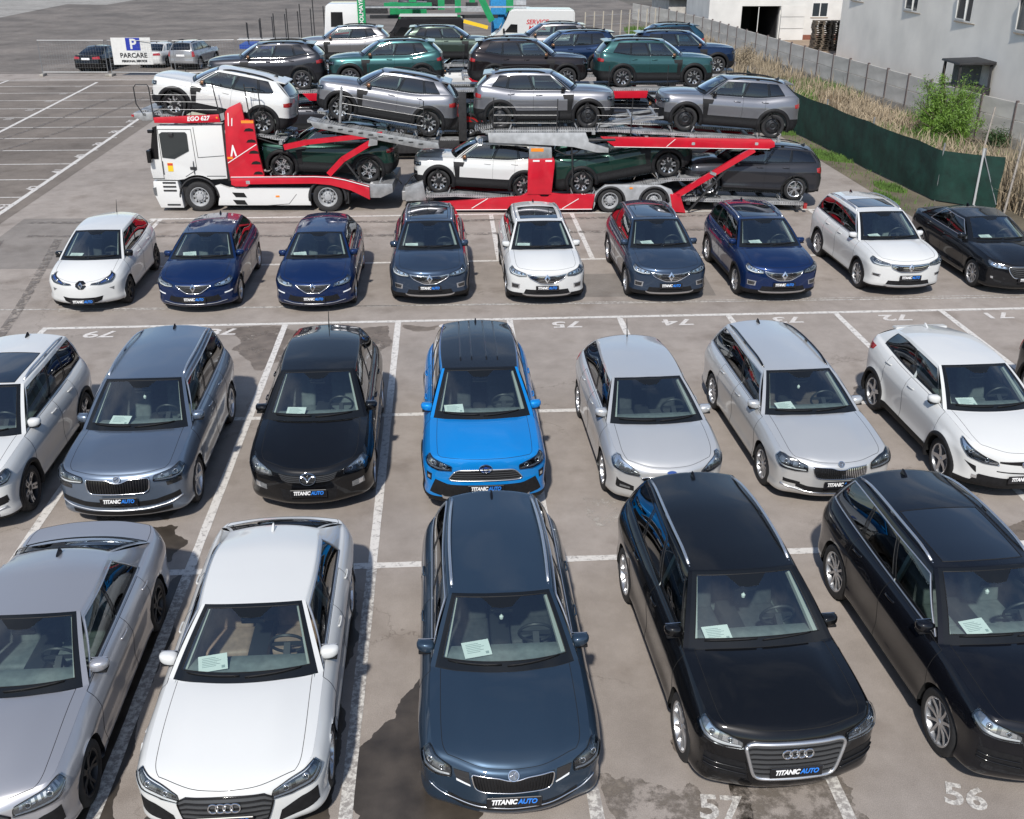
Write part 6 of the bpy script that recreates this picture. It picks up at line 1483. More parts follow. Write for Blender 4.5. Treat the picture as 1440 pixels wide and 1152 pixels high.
GRYM = paint('grey_metallic', (.21, .215, .235), .65, .3); DGRN = paint('dark_green', (.012, .038, .030), .3); TEAL = paint('teal', (.03, .085, .088), .45); BRWN = paint('black_brown', (.016, .013, .014), .3); SILV2 = paint('warm_silver', (.30, .29, .29), .7, .3); OLIVE = paint('grey_green', (.055, .075, .062), .5, .3); NAVY2 = paint('deep_blue', (.008, .022, .06), .4); DGREY = paint('dark_grey', (.035, .036, .042), .4); TBLUE = paint('blue_teal', (.012, .05, .085), .4)
def on_deck(design, pm_, label, fw, rw, M=None, dep=.40, grp='cars loaded on the front transporter', cat='car', shift=True):
    """fw, rw: wheel contact points (x, z) read on the near side plane of the transporter"""
    M = M or TRM
    def cv(p): return (7.6+(p[0]-7.6)*1.0115, p[1]-.07) if shift else p
    (xf, zf), (xr, zr__) = cv(fw), cv(rw); d = Vector((xf-xr, 0, zf-zr__)); wbm = d.length; d.normalize()
    mid = Vector(((xf+xr)/2, 1.24, (zf+zr__)/2)); left = Vector((0, -1, 0)) if d.x < 0 else Vector((0, 1, 0)); up = d.cross(left)
    m_ = Matrix.Identity(4)
    for i in range(3): m_[i][0] = d[i]; m_[i][1] = left[i]; m_[i][2] = up[i]; m_[i][3] = mid[i]
    return car(design, pm_, label, cat, grp, name='loaded_car', mw=M @ m_)
on_deck('duster', WHT, 'white off-road car perched above the white truck cab', (-.57, 2.93), (2.17, 2.36))
on_deck('duster', GRYM, 'grey off-road car on the sloping upper deck behind the white one', (4.44, 2.81), (7.07, 2.36))
on_deck('duster_star', DGRN, 'dark green off-road car carried low behind the truck cab', (2.57, 1.05), (5.26, .93))
on_deck('duster', WHT, 'white off-road car on the lower deck beside the red post', (7.36, .60), (9.98, .44))
on_deck('duster_steel', GRYM, 'grey off-road car on black steel wheels above the red post', (11.90, 2.58), (9.26, 2.54))
on_deck('bigster', DGRN, 'dark green off-road car sloping upward on the lower deck of the trailer', (14.43, 1.12), (11.83, .58))
on_deck('duster_steel', GRYM, 'grey off-road car on black steel wheels at the tail of the upper deck', (14.76, 2.50), (17.40, 2.29))
on_deck('x1', DGREY, 'dark grey off-road car with silver wheels on the low tail of the trailer', (15.64, .53), (18.29, .40))
# ---- transporters behind
def rear_deck(y, x0, x1, z, label, segs):
    T = empty('transporter_trailer', (0, y, 0), 0, label, 'trailer', 'car transporters'); W1 = 2.48
    for va in (.16, 1.72): slab('upper_track', [(x0, z), (x1, z), (x1, z-.08), (x0, z-.08)], va, va+.6, TRACK, T); slab('lower_track', [(x0, .75), (x1, .75), (x1, .67), (x0, .67)], va, va+.6, TRACK, T)
    for va in (0, W1-.08):
        for a, b in segs: slab('upper_rail', [(a, z-.06), (b, z-.06), (b-.05, z-.32), (a+.25, z-.32)], va-.02, va+.08, TRED, T, .01)
        slab('lower_beam', [(x0, .72), (x1, .72), (x1, .28), (x0, .28)], va, va+.08, DARKM, T, .01)
        for x in (x0+2.2, (x0+x1)/2, x1-2.0): slab('deck_column', [(x, .6), (x, z-.1), (x+.3, z-.1), (x+.3, .6)], va, va+.2, DARKM, T, .01)
        for x in (x0+3.5, x0+4.8): truck_wheel(T, x, va+.1, .42, .26, flip=va > 1)
    for k in range(int((x1-x0)/1.2)+1): MB().box((x0+1.2*k, W1/2, z-.12), (.10, W1-.2, .08)).done('deck_beam', GALV, T)
    for k in range(int((x1-x0)/2.2)+1):
        x = x0+.3+2.2*k; m_ = MB(); m_.tube([(x, -.03, z), (x, -.03, z+.85)], .015, n=6); m_.done('guard_rail', DARKM, T)
    return T
rear_deck(39.3, -9.6, 10.6, 2.55, 'red railed trailer deck standing behind the front car transporter', [(-5.2, -3.8), (5.6, 7.6)])
rear_deck(44.2, .8, 12.6, 2.42, 'trailer deck carrying the two dark blue cars', [(1, 2)])
rear_deck(49.6, -8.2, 12.6, 2.25, 'rearmost trailer deck loaded with silver and green cars', [(-7, -6)])
def lane(design, pm_, label, y, nose_x, facing, z, grp):
    q = DESIGNS[design]; wb = q['wb']; fo = q['fo']; xf = nose_x-facing*fo; return on_deck(design, pm_, label, (xf, z), (xf-facing*wb, z), Matrix.Translation((0, y, 0)), grp=grp, shift=False)
GL = 'cars loaded on the rear transporters'
lane('duster', DGREY, 'dark grey off-road car above the white one, behind the sign', 39.4, -8.72, -1, 2.56, GL)
lane('duster', TEAL, 'teal off-road car with bronze mirrors behind the grey one', 39.4, -4.30, -1, 2.62, GL)
lane('bigster', BRWN, 'black brown long off-road car facing right on the second deck', 39.4, 5.45, 1, 2.58, GL)
lane('bigster', TEAL, 'teal long off-road car facing right on the second deck', 39.4, 10.25, 1, 2.55, GL)
lane('bigster', NAVY2, 'dark blue off-road car half hidden behind the teal one, facing left', 44.2, 2.9, -1, 2.45, GL)
lane('bigster', NAVY2, 'dark blue off-road car facing the concrete fence', 44.2, 12.35, 1, 2.42, GL)
lane('duster', SILV2, 'warm silver off-road car behind the teal one', 49.6, -6.75, -1, 2.28, GL)
lane('duster', OLIVE, 'grey green off-road car facing right behind the black one', 49.6, 2.45, 1, 2.28, GL)
lane('duster', SILV2, 'warm silver off-road car in front of the white van', 49.6, 2.65, -1, 2.36, GL)
lane('duster', TBLUE, 'blue teal off-road car behind the dark blue one near the fence', 49.6, 8.0, -1, 2.30, GL)
REDP = paint('red_car', (.38, .012, .012), .1)
lane('duster', REDP, 'red car on the low deck showing between the two grey loaded cars', 39.4, 2.9, 1, .80, GL)
lane('duster', DGREY, 'dark grey car on the low deck behind the truck cab', 39.4, -7.4, -1, .80, GL)
lane('duster', DGREY, 'dark grey car on the low deck behind the loose deck frames', 39.4, 9.4, 1, .80, GL)
lane('duster', DGRN, 'dark green car on the low deck under the teal one', 39.4, -2.6, -1, .80, GL)
lane('bigster', DGREY, 'dark grey car on the low deck under the silver one', 49.6, -6.4, -1, .80, GL)
lane('bigster', WHT, 'white car on the low deck under the grey green one', 49.6, -1.6, -1, .80, GL)
# ================================================================ FENCES, PLANTS, BUILDINGS, YARD
CONCP = mat('concrete_panel', (.47, .45, .415), .9, noise=.22, nscale=1.6, bump=.3, bscale=25); CPOST = mat('fence_post', (.12, .095, .09), .9, noise=.3, nscale=5); CBASE = mat('plinth_concrete', (.30, .28, .25), .9, noise=.3, nscale=2)
MESHG = mat('green_netting', (.005, .033, .024), .75, noise=.35, nscale=3.0, bump=.4, bscale=6); RENDER_W = mat('grey_white_render', (.87, .82, .74), .9, noise=.09, nscale=.5, bump=.15, bscale=14); WALLW = mat('white_wall', (.62, .61, .585), .85, noise=.1, nscale=.8)
PVC = mat('window_pvc', (.66, .66, .64), .4); PANE = mat('dark_pane', (.03, .037, .042), .08, coat=.5); WOODP = mat('weathered_wood', (.12, .095, .07), .85, noise=.5, nscale=7); ROOFB = mat('pale_blue_roof', (.40, .48, .55), .4, .5, noise=.15, nscale=4)
STEELP = mat('fence_steel', (.34, .35, .36), .45, .7)
def vpos(px, py, Y):
    d = FW+(px-720)/FPX*RT-(py-576)/FPX*UP; t = Y/d.y
    return Vector((0, 0, CAM_H))+t*d
# ---- concrete panel fence
top_px = [(1540, 170), (1440, 147), (1378, 133), (1275, 105), (1192, 83), (1110, 60), (1050, 43), (1000, 28), (940, 14), (890, 5)]
path = [gp(x, y, 1.75).to_2d() for x, y in top_px]
cf_ = empty('concrete_fence', (path[0].x, path[0].y, 0), 0, 'grey concrete panel fence with dark posts along the white building', 'fence')
pts_ = resample([(p.x, p.y) for p in path], int(sum((path[i+1]-path[i]).length for i in range(len(path)-1))/2.05)+1)
panel_me = None
for i in range(len(pts_)-1):
    a, b = Vector(pts_[i]), Vector(pts_[i+1]); d = b-a; ang = math.atan2(d.y, d.x); o0 = Vector((path[0].x, path[0].y))
    if panel_me is None:
        m_ = MB(); m_.box((0, 0, 0), (1, .05, .66), bev=.008, seg=1); panel_me = m_.mesh('panel', CONCP); m_ = MB(); m_.box((0, 0, .92), (.09, .11, 1.84), bev=.008, seg=1); post_me = m_.mesh('post', CPOST); m_ = MB(); m_.box((0, 0, .2), (1, .09, .42), bev=.008, seg=1); base_me = m_.mesh('plinth', CBASE)
    c = (a+b)/2-o0
    for k in range(2):
        o = link('panel', panel_me, cf_); o.location = (c.x, c.y, .75+.68*k); o.rotation_euler = (rnd.uniform(-.012, .012), rnd.uniform(-.006, .006), ang); o.scale = (d.length-.06, 1, 1)
    o = link('plinth', base_me, cf_); o.location = (c.x, c.y, 0); o.rotation_euler = (0, 0, ang); o.scale = (d.length, 1, 1)
    o = link('post', post_me, cf_); o.location = (a.x-o0.x, a.y-o0.y, 0); o.rotation_euler = (0, rnd.uniform(-.012, .012), ang)
# ---- green netting fence
gpath = [gp(1108, 184), gp(1154, 206), gp(1217, 238), gp(1312, 283), gp(1368, 292), gp(1399, 297)]
gpath = [Vector((14.9, 52, 0))]+gpath
gf = empty('netting_fence', gpath[0], 0, 'dark green netting fence with steel posts below the dead reeds', 'fence')
gp2 = resample([(p.x, p.y) for p in gpath], 90); gvs = []; gfs = []
for i, (x, y) in enumerate(gp2):
    for k in range(7):
        z = .05+1.62*k/6; wv = .022*math.sin(i*.9+k*.5)+.02*math.sin(i*.37+1.3*k); sag = -.05*abs(math.sin(i*.21))*(k/6)
        gvs.append((x+wv*(.4+.6*math.sin(math.pi*k/6))-gpath[0].x, y+wv*.3-gpath[0].y, z+sag))
for i in range(len(gp2)-1):
    for k in range(6): gfs.append((i*7+k, (i+1)*7+k, (i+1)*7+k+1, i*7+k+1))
link('netting', me_from('netting', gvs, gfs, True), gf, MESHG)
for p_ in [gpath[0]]+[Vector((14.95, 47.5, 0))]+gpath[1:-1]:
    m_ = MB(); m_.tube([(p_.x-gpath[0].x+.06, p_.y-gpath[0].y, 0), (p_.x-gpath[0].x+.06, p_.y-gpath[0].y, 1.85)], .03, n=8); m_.done('post', STEELP, gf)
e0 = gpath[-2]-gpath[0]; e1 = gpath[-1]-gpath[0]
m_ = MB(); m_.tube([(e0.x-.02, e0.y-.05, 0), (e0.x-.02, e0.y-.05, 1.85)], .035, n=8); m_.done('post', mat('pale_post', (.45, .46, .46), .6), gf)
m_ = MB(); m_.tube([(e0.x, e0.y-.05, 1.7), (e1.x, e1.y, .2)], .02, n=6); m_.done('brace', STEELP, gf)
for (px, py, h) in ((1412, 300, 2.9), (1375, 240, 2.2)):
    p_ = gp(px, py); m_ = MB(); m_.tube([p_, p_+Vector((.35, .3, h))], .035, n=6); tag(m_.done('leaning_pole', mat('grey_pole', (.30, .27, .24), .8, noise=.2)), 'thin weathered pole leaning among the dead reeds' if h > 2.5 else 'short weathered pole leaning behind the netting fence', 'pole')
# ---- reeds and grass (uncountable)
def fence_x(y):
    P_ = sorted([(p.y, p.x) for p in gpath]); return float(np.interp(y, [a for a, _ in P_], [b for _, b in P_]))
def blades(name, n, region, h0, h1, w, mt, lean=.5, seed=1, dens=None):
    r = np.random.RandomState(seed); V_ = []; F_ = []
    k = 0
    while k < n:
        x, y, z0 = region(r)
        if name != 'grass_strip' and x < fence_x(y)+.45: continue
        if name == 'grass_strip' and x > fence_x(y)-.05: continue
        if dens is not None and r.rand() > dens(x, y): 
            if r.rand() < .001: k += 1
            continue
        h = h0+(h1-h0)*r.rand()**1.4; a = r.rand()*6.283; l = lean*h*(r.rand()**1.2); dx_, dy_ = math.cos(a)*l, math.sin(a)*l; b = r.rand()*6.283; wx, wy = math.cos(b)*w*.5, math.sin(b)*w*.5
        i = len(V_)
        V_ += [(x-wx, y-wy, z0), (x+wx, y+wy, z0), (x+dx_*.35-wx*.8, y+dy_*.35-wy*.8, z0+h*.6), (x+dx_*.35+wx*.8, y+dy_*.35+wy*.8, z0+h*.6), (x+dx_, y+dy_, z0+h*(1-.25*(l/max(h, .01))))]
        F_ += [(i, i+1, i+3, i+2), (i+2, i+3, i+4)]; k += 1
    return tag(link(name, me_from(name, V_, F_), None, mt), kind='stuff')
REED = mat('dead_reed', (.36, .29, .20), .85, noise=.35, nscale=2.5); GRASS = mat('grass_green', (.085, .16, .028), .8, noise=.4, nscale=2.0); REED2 = mat('dead_reed_grey', (.30, .245, .17), .9, noise=.35, nscale=3)
def patchf(x, y, s, o): return math.sin(x*s+o)*math.cos(y*s*.8+o*1.7)+.5*math.sin(x*s*2.3+y*s*1.1+o)
reg = lambda r: ((lambda y: (15.6+(20.6-15.6)*r.rand()+(y-40)*.01, y, 0))(29.5+r.rand()*26))
tag(blades('dead_reeds', 10500, reg, .15, 1.0, .035, REED, .9, 3, lambda x, y: .12+.88*(patchf(x, y, .6, 1) > .0)), 'pale dead reeds and straw covering the bank behind the netting fence', 'reeds')
reg2 = lambda r: (lambda t: (17.2+t[0]*6.5, 26+t[1]*8, 0))((r.rand(), r.rand()))
tag(blades('tall_reeds', 3500, reg2, .8, 2.2, .04, REED2, .6, 5), 'tall dead reeds standing beyond the near end of the netting fence', 'reeds')
reg3 = lambda r: (lambda y: (16.0+(21.8-16.0)*r.rand()+(y-55)*.02, y, 0))(55+r.rand()*35)
tag(blades('far_reeds', 5000, reg3, .3, 1.2, .05, REED2, .6, 6, lambda x, y: .15+.85*(patchf(x, y, .5, 3) > 0)), 'brown dead reeds along the far part of the concrete fence', 'reeds')
rg = lambda r: (lambda y: (14.25+1.1*r.rand(), y, 0))(30.5+r.rand()*18)
tag(blades('grass_strip', 5000, rg, .04, .20, .025, GRASS, .5, 8, lambda x, y: .03+.97*(patchf(x, y, 1.3, 2) > .45)), 'patchy green grass strip along the foot of the netting fence', 'grass')
rg2 = lambda r: (16.0+6.2*r.rand(), 31+28*r.rand(), 0)
tag(blades('bank_grass', 12000, rg2, .15, .65, .035, GRASS, .5, 9, lambda x, y: 1.0*(patchf(x, y, .55, 4) > .1)), 'green grass tufts growing between the dead reeds', 'grass')
tag(blades('broken_stems', 5000, lambda r: (15.6+5.2*r.rand(), 30+30*r.rand(), 0), .1, .6, .03, mat('brown_stem', (.16, .115, .07), .9, noise=.4), 1.4, 21), 'brown broken stems tangled among the pale reeds', 'reeds')
# ---- willow bush
LEAF = mat('willow_leaf', (.12, .22, .03), .6, noise=.45, nscale=2.0); BARK = mat('bark', (.10, .08, .06), .9, noise=.3)
def bush(loc, rx, rz, n, label, name='willow_bush', leaf=LEAF, seed=2, cat='bush', droop=.6, twigs_n=14):
    t = empty(name, loc, 0, label, cat); r = np.random.RandomState(seed); m_ = MB(); twigs = []
    for k in range(twigs_n):
        a = r.rand()*6.283; l = .25+.85*r.rand()**.8; x1, y1 = math.cos(a)*rx*l*.8, math.sin(a)*rx*l*.8; z1 = rz*(.35+.65*r.rand())*(1.1-.35*l); m_.tube([(x1*.05, y1*.05, 0), (x1*.35, y1*.35, z1*.55), (x1, y1, z1)], [.05, .03, .012], n=5); twigs.append((x1, y1, z1))
    m_.done('trunk', BARK, t); V_ = []; F_ = []
    cl = [(np.array(tw)*(.30+.78*r.rand()), .12+.42*r.rand()**2) for tw in twigs for _ in range(7)]
    for k in range(n):
        c, s = cl[r.randint(len(cl))]; p = c+r.randn(3)*s*.5*np.array([1, 1, .9]); p[2] = max(.1, p[2]-droop*abs(r.randn())*.35)
        d = r.randn(3)*.5+np.array([0, 0, -.7*droop]); d /= np.linalg.norm(d); q = np.cross(d, r.randn(3)); q /= np.linalg.norm(q); L_, w = .09+.08*r.rand(), .014
        i = len(V_); V_ += [tuple(p), tuple(p+d*L_*.5+q*w), tuple(p+d*L_), tuple(p+d*L_*.5-q*w)]; F_.append((i, i+1, i+2, i+3))
    o = link('crown', me_from('crown', V_, F_), t, leaf); return t
wb_ = gp(1332, 208); bush((wb_.x+.5, wb_.y+1.6, 0), 1.75, 3.0, 24000, 'bright green drooping willow bush in front of the concrete fence', twigs_n=34)
db = gp(1045, 105); bush((db.x, db.y, 0), .55, 2.2, 2200, 'thin brown dried shrub by the concrete fence near the dark blue car', 'dried_shrub', REED2, 4, droop=.3)
dg_ = gp(1395, 205); bush((dg_.x+.3, dg_.y, 0), .8, .9, 2600, 'low dark green shrub at the foot of the concrete fence', 'low_shrub', mat('ivy_leaf', (.03, .07, .015), .6, noise=.4), 6, droop=.2)
# ---- cab behind the fence
c0 = Vector((23.75, 48.6, 0)); tc_ = empty('machine_cab', c0, R(-3), 'old dark machine cab standing behind the concrete fence', 'machine')
m_ = MB(); m_.b(-.15, 1.45, -1.0, .9, 0, 1.35, bev=.05); m_.done('hull', DARKM, tc_)
for x in (-.1, 1.35):
    for y in (-.95, .85): m_ = MB(); m_.bar((x, y, 1.3), (x*.97, y*.97, 2.36), .10, .10); m_.done('cab_pillar', DARKM, tc_)
slab('cab_roof', [(-.25, 2.34), (-.22, 2.43), (1.5, 2.49), (1.55, 2.36)], -1.08, .98, DARKM, tc_, .02)
MB().b(-.02, 1.3, -.02, .02, 1.4, 2.3).done('cab_partition', INTDARK, tc_)
# ---- white building on the right
def house_window(parent, c, w, h, axis_z, tilt=True):
    """window whose outer face looks along local -x"""
    M_ = Matrix.Translation(c) @ Matrix.Rotation(axis_z, 4, 'Z')
    def add_(mb, nm, mt): o = mb.done(nm, mt, parent); o.matrix_local = M_; return o
    m_ = MB(); t = .07
    m_.b(-.008, .08, -w/2, w/2, -h/2, -h/2+t); m_.b(-.008, .08, -w/2, w/2, h/2-t, h/2); m_.b(-.008, .08, -w/2, -w/2+t, -h/2+t, h/2-t); m_.b(-.008, .08, w/2-t, w/2, -h/2+t, h/2-t); m_.b(-.008, .08, -.04, .04, -h/2+t, h/2-t)
    f = add_(m_, 'window', PVC)
    for s in (-1, 1): m_ = MB(); m_.b(.0, .02, *(sorted((s*.04, s*(w/2-t)))), -h/2+t, h/2-t); o = m_.done('pane', PANE, f)
    m_ = MB(); m_.b(-.035, .02, -w/2-.05, w/2+.05, -h/2-.05, -h/2-.004); m_.done('sill', mat('rusty_sill', (.38, .30, .22), .8, noise=.3), f)
    if tilt:
        m_ = MB(); hh, ww = h-2*t, w/2-t
        for y0, y1, z0, z1 in ((0, ww, 0, .06), (0, ww, hh-.06, hh), (0, .06, .06, hh-.06), (ww-.06, ww, .06, hh-.06)): m_.b(-.03, .03, y0, y1, z0, z1)
        s_ = m_.done('tilted_sash', PVC, f); s_.location = (-.006, .04, -h/2+t); s_.rotation_euler = (0, -R(2.2), 0)
bl = empty('white_building', (25.0, 44, 0), 0, 'large pale rendered building with a row of tilted windows behind the fence', 'building')
cA, cB = Vector((26.02, 70.1)), Vector((24.3, 25.0))
dd = (cB-cA); nrm_ = Vector((-dd.y, dd.x)).normalized(); nrm_ = nrm_ if nrm_.x > 0 else -nrm_
poly = [cA, cB, cB+nrm_*16, cA+nrm_*16]; m_ = MB(); m_.prism([(p.x-25, p.y-44) for p in poly], 0, 8.5, plane='XY'); m_.done('wall', RENDER_W, bl)
m_ = MB(); m_.prism([(p.x-25, p.y-44) for p in (cA+Vector((-.4, .4)), cB+Vector((-.4, -.4)), cB+nrm_*16.4, cA+nrm_*16.4)], 8.5, 8.75, plane='XY'); m_.done('roof', mat('roof_grey', (.2, .2, .2), .8), bl)
wang = math.atan2(dd.y, dd.x)+math.pi/2
for wy in (67.2, 58.2, 51.5, 45.2, 38.8):
    x = cA.x+(wy-cA.y)*dd.x/dd.y; house_window(bl, (x-25-.02, wy-44, 4.62), 2.1, 1.5, 0)
# ---- garage building
gb = empty('garage_building', (24, 84, 0), 0, 'white garage building with one open door leaf and a dark interior', 'building')
m_ = MB(); X = lambda px, z=2.5: vpos(px, 30, 84).x-24
xg0, xg1, xg2 = X(1042), X(1095), X(1130)
m_.b(X(996), xg0, 0, .3, -.2, 6); m_.b(xg0, xg1+.1, 0, .3, 2.5, 6); m_.b(xg1+.1, 9.0, .3, .6, -.2, 6); m_.b(X(996), X(996)+.3, .3, 8, -.2, 6)
m_.done('wall', WALLW, gb); MB().b(X(996), 9, 8, 8.3, -.2, 6).done('back_wall', DARKM, gb); MB().b(X(996)-.2, 9.2, -.3, 8.5, 6, 6.2).done('roof', ROOFB, gb)
MB().b(xg0+.3, xg1, .3, 8, -.05, .0).done('garage_floor', CONC, gb); MB().b(xg1, xg1+.2, .6, 8, -.1, 3).done('inner_wall', DARKM, gb); MB().b(xg0, xg1, .4, 8, 2.5, 2.6).done('garage_ceiling', DARKM, gb)
dl_ = MB(); 
for k in range(3): MB().b(xg1+.05, xg2-.05, -.35, -.28, .02+.86*k, .84+.86*k, bev=.01).done('door_panel', WALLW, gb)
MB().b(X(1065), X(1065)+.05, -.05, 0, 0, 2.45).done('door_jamb', PVC, gb)
house_window(gb, (X(1153), .29, 2.2), 1.3, 1.1, R(90), False); MB().b(X(1130), 9, .22, .3, -.2, .35).done('plinth', mat('brick_plinth', (.22, .08, .05), .85, noise=.2), gb)
wp = empty('pallet_stack', (27.1, 76.5, 0), R(-3), 'untidy dark stack of wooden pallets beside the pale building', 'pallets')
pm1 = MB(); 
for k in range(7): pm1.b(-.6, .6, -.5+.15*k, -.4+.15*k, .11, .13)
for k in range(3): pm1.b(-.6+.52*k, -.45+.52*k, -.5, .5, 0, .11)
pal = pm1.mesh('pallet', WOODP)
for i in range(2):
    for k in range(14): o = link('pallet', pal, wp); o.location = (i*1.3+rnd.uniform(-.06, .06), rnd.uniform(-.08, .08), .145*k); o.rotation_euler = (0, 0, rnd.uniform(-.08, .08))
sheet('garage_yard', [(24.6, 66), (60, 66), (60, 84), (23.8, 84)], .008, mat('yard_dirt', (.27, .20, .14), .9, noise=.2, nscale=1))
sh_ = empty('metal_shed', (18, 98, 0), 0, 'low shed with a pale blue metal roof behind the far fence', 'shed')
MB().b(2.4, 12, 0, 8, 0, 2.2).done('wall', CONCP, sh_); slab('roof', [(2.0, 2.2), (12.3, 2.2), (12.3, 2.34), (2.0, 2.34)], -.6, 8.4, ROOFB, sh_)
# ---- mobile wire fence and parking sign
def wire_panel(p0, p1, label):
    d = (p1-p0).to_2d(); L_ = d.length; t = empty('wire_fence_panel', p0, math.atan2(d.y, d.x), label, 'fence', 'mobile wire fence panels on concrete feet')
    m_ = MB(); m_.tube([(.05, 0, .12), (.05, 0, 2.0), (L_-.05, 0, 2.0), (L_-.05, 0, .12)], .021, n=6); m_.tube([(.05, 0, .22), (L_-.05, 0, .22)], .018, n=6); m_.done('frame', STEELP, t)
    m_ = MB(); n = int(L_/.16)
    for k in range(n): m_.bar((.1+(L_-.2)*k/n, 0, .22), (.1+(L_-.2)*k/n, 0, 2.0), .004, .004)
    for k in range(8): m_.bar((.05, .004, .25+.23*k), (L_-.05, .004, .25+.23*k), .004, .004)
    o = m_.done('wire_mesh', STEELP, t); o['kind'] = 'stuff'
    for x in (.05, L_-.05): MB().box((x, 0, .07), (.22, .62, .14), bev=.03).done('foot', CBASE, t)
fpx = [(60, 107), (157, 107), (247, 108), (338, 106), (430, 105)]
fp = [gp(*p) for p in fpx]
for k, nm in enumerate(('open end of the row', 'sign board', 'old silver car', 'dark grey loaded car')): wire_panel(fp[k], fp[k+1]-Vector((.12, 0, 0)), 'bare wire fence panel on concrete feet by the '+nm)
sx0, sx1 = vpos(157.5, 70, 64.55), vpos(213, 70, 64.55); zt_, zb_ = vpos(185, 53, 64.55).z, vpos(185, 91, 64.55).z
sg = empty('parking_sign', (sx0.x, 64.55, 0), 0, 'white board with a blue P and the word PARCARE on the wire fence', 'sign'); w_ = sx1.x-sx0.x
SIGNW = mat('sign_white', (.62, .62, .6), .6, noise=.05, nscale=6); SIGNB = mat('sign_blue', (.012, .03, .30), .5); SIGNK = mat('sign_black', (.012, .012, .015), .6)
MB().box((w_/2, 0, (zt_+zb_)/2), (w_, .03, zt_-zb_)).done('board', SIGNW, sg); hS = zt_-zb_
pw = w_*.36; MB().box((w_*.55, -.02, zb_+hS*.76), (pw, .012, hS*.46)).done('blue_square', SIGNB, sg)
def sign_text(txt, size, x, z, mt, y=-.03, bold=.008, sx=1.0, rz=0, parent=None):
    me_ = text_mesh(txt, size, 0, bold, 'CENTER'); me_.materials.append(mt); o = link('lettering', me_, parent or sg); o.location = (x, y, z); o.rotation_euler = (R(90), rz, 0); o.scale = (sx, 1, 1); return o
sign_text('P', hS*.52, w_*.55, zb_+hS*.75, SIGNW, -.032, .02); sign_text('PARCARE', hS*.245, w_*.53, zb_+hS*.34, SIGNK, sx=1.0); sign_text('PERSONAL SERVICE', hS*.105, w_*.53, zb_+hS*.13, SIGNK, sx=1.05)
# ---- cars by the fence
car('sedan_old', BLK, 'black saloon car seen from behind beside the parking sign', at=(-21.2, 68.6, 172), group='cars behind the wire fence')
car('sedan_old', WHT, 'white saloon car half hidden behind the parking sign', at=(-17.9, 70.4, 168), group='cars behind the wire fence')
car('suv_old', paint('old_silver', (.36, .36, .37), .6), 'old silver off-road car with roof rails seen from behind the wire fence', at=(-15.7, 69.2, 170), group='cars behind the wire fence')
# ---- vans and trucks in the rear yard
TGREEN = mat('truck_green', (.01, .24, .085), .45, noise=.15, nscale=3); VANB = paint('van_black', (.02, .02, .022)); TBLUEM = mat('tarp_blue', (.02, .22, .48), .6, noise=.2)
def van(name, loc, facing, L_, Wd, Hh, pm_, roofm, label, wheels=True):
    t = empty(name, loc, 0 if facing > 0 else math.pi, label, 'van'); hl2 = L_/2
    prof = [(-hl2, .45), (-hl2, Hh-.18), (-hl2+.10, Hh-.04), (hl2-1.75, Hh), (hl2-1.45, Hh-.08), (hl2-.85, 1.52), (hl2-.12, 1.15), (hl2, .85), (hl2, .42)]
    m_ = MB(); m_.prism(prof, -Wd/2, Wd/2); bmesh.ops.bevel(m_.bm, geom=m_.bm.edges[:], offset=.09, segments=3, affect='EDGES'); m_.done('body', pm_, t, angle=40)
    slab('windshield', [(hl2-1.40, Hh-.16), (hl2-.90, 1.58), (hl2-.85, 1.60), (hl2-1.34, Hh-.12)], -Wd/2+.12, Wd/2-.12, FRIT, t)
    for s in (-1, 1):
        y0 = s*(Wd/2-.01); slab('door_window', [(hl2-1.95, 1.42), (hl2-1.95, 1.95), (hl2-1.50, 1.98), (hl2-1.05, 1.45)], *sorted((y0, y0+s*.025)), FRIT, t); MB().box((hl2-1.0, s*(Wd/2+.12), 1.55), (.12, .2, .3), bev=.03).done('mirror', PLASTIC, t)
        for x in (hl2-.95, -hl2+1.1): truck_wheel(t, x, s*(Wd/2-.14), .35, .22, flip=s > 0)
    if roofm: MB().box((-.5, 0, Hh+.03), (L_-1.8, Wd-.15, .06), bev=.02).done('roof_panel', roofm, t)
    for s in (-1, 1): MB().box((hl2-.06, s*(Wd/2-.25), .98), (.16, .25, .2), bev=.04).done('headlight', LAMPGREY, t)
    return t
vx0, vx1 = vpos(688, 50, 75).x, vpos(808, 50, 75).x
wv_ = van('white_van', ((vx0+vx1)/2, 76, 0), -1, vx1-vx0, 2.0, 2.95, WHT, None, 'white high roof van with red service lettering on its side')
for txt, z, x in (('SERVICE', 2.10, -.35), ('MOBIL', 1.72, -.35)):
    me_ = text_mesh(txt, .42, .2, .008, 'CENTER'); me_.materials.append(mat('lettering_red', (.5, .02, .03), .5)); o = link('lettering', me_, wv_); o.location = (x, 1.012, z); o.rotation_euler = (R(90), 0, math.pi)
bx0, bx1 = vpos(532, 40, 73).x, vpos(652, 40, 73).x
van('black_van', ((bx0+bx1)/2, 74, 0), -1, bx1-bx0, 2.0, 2.62, VANB, mat('van_roof', (.5, .49, .46), .6), 'long black van with a pale roof behind the loaded cars')
ct = empty('green_crane_truck', (vpos(457, 40, 72).x, 72, 0), 0, 'white truck cab with green crane posts and green frame in the rear yard', 'truck', 'car transporters'); cw = 2.3
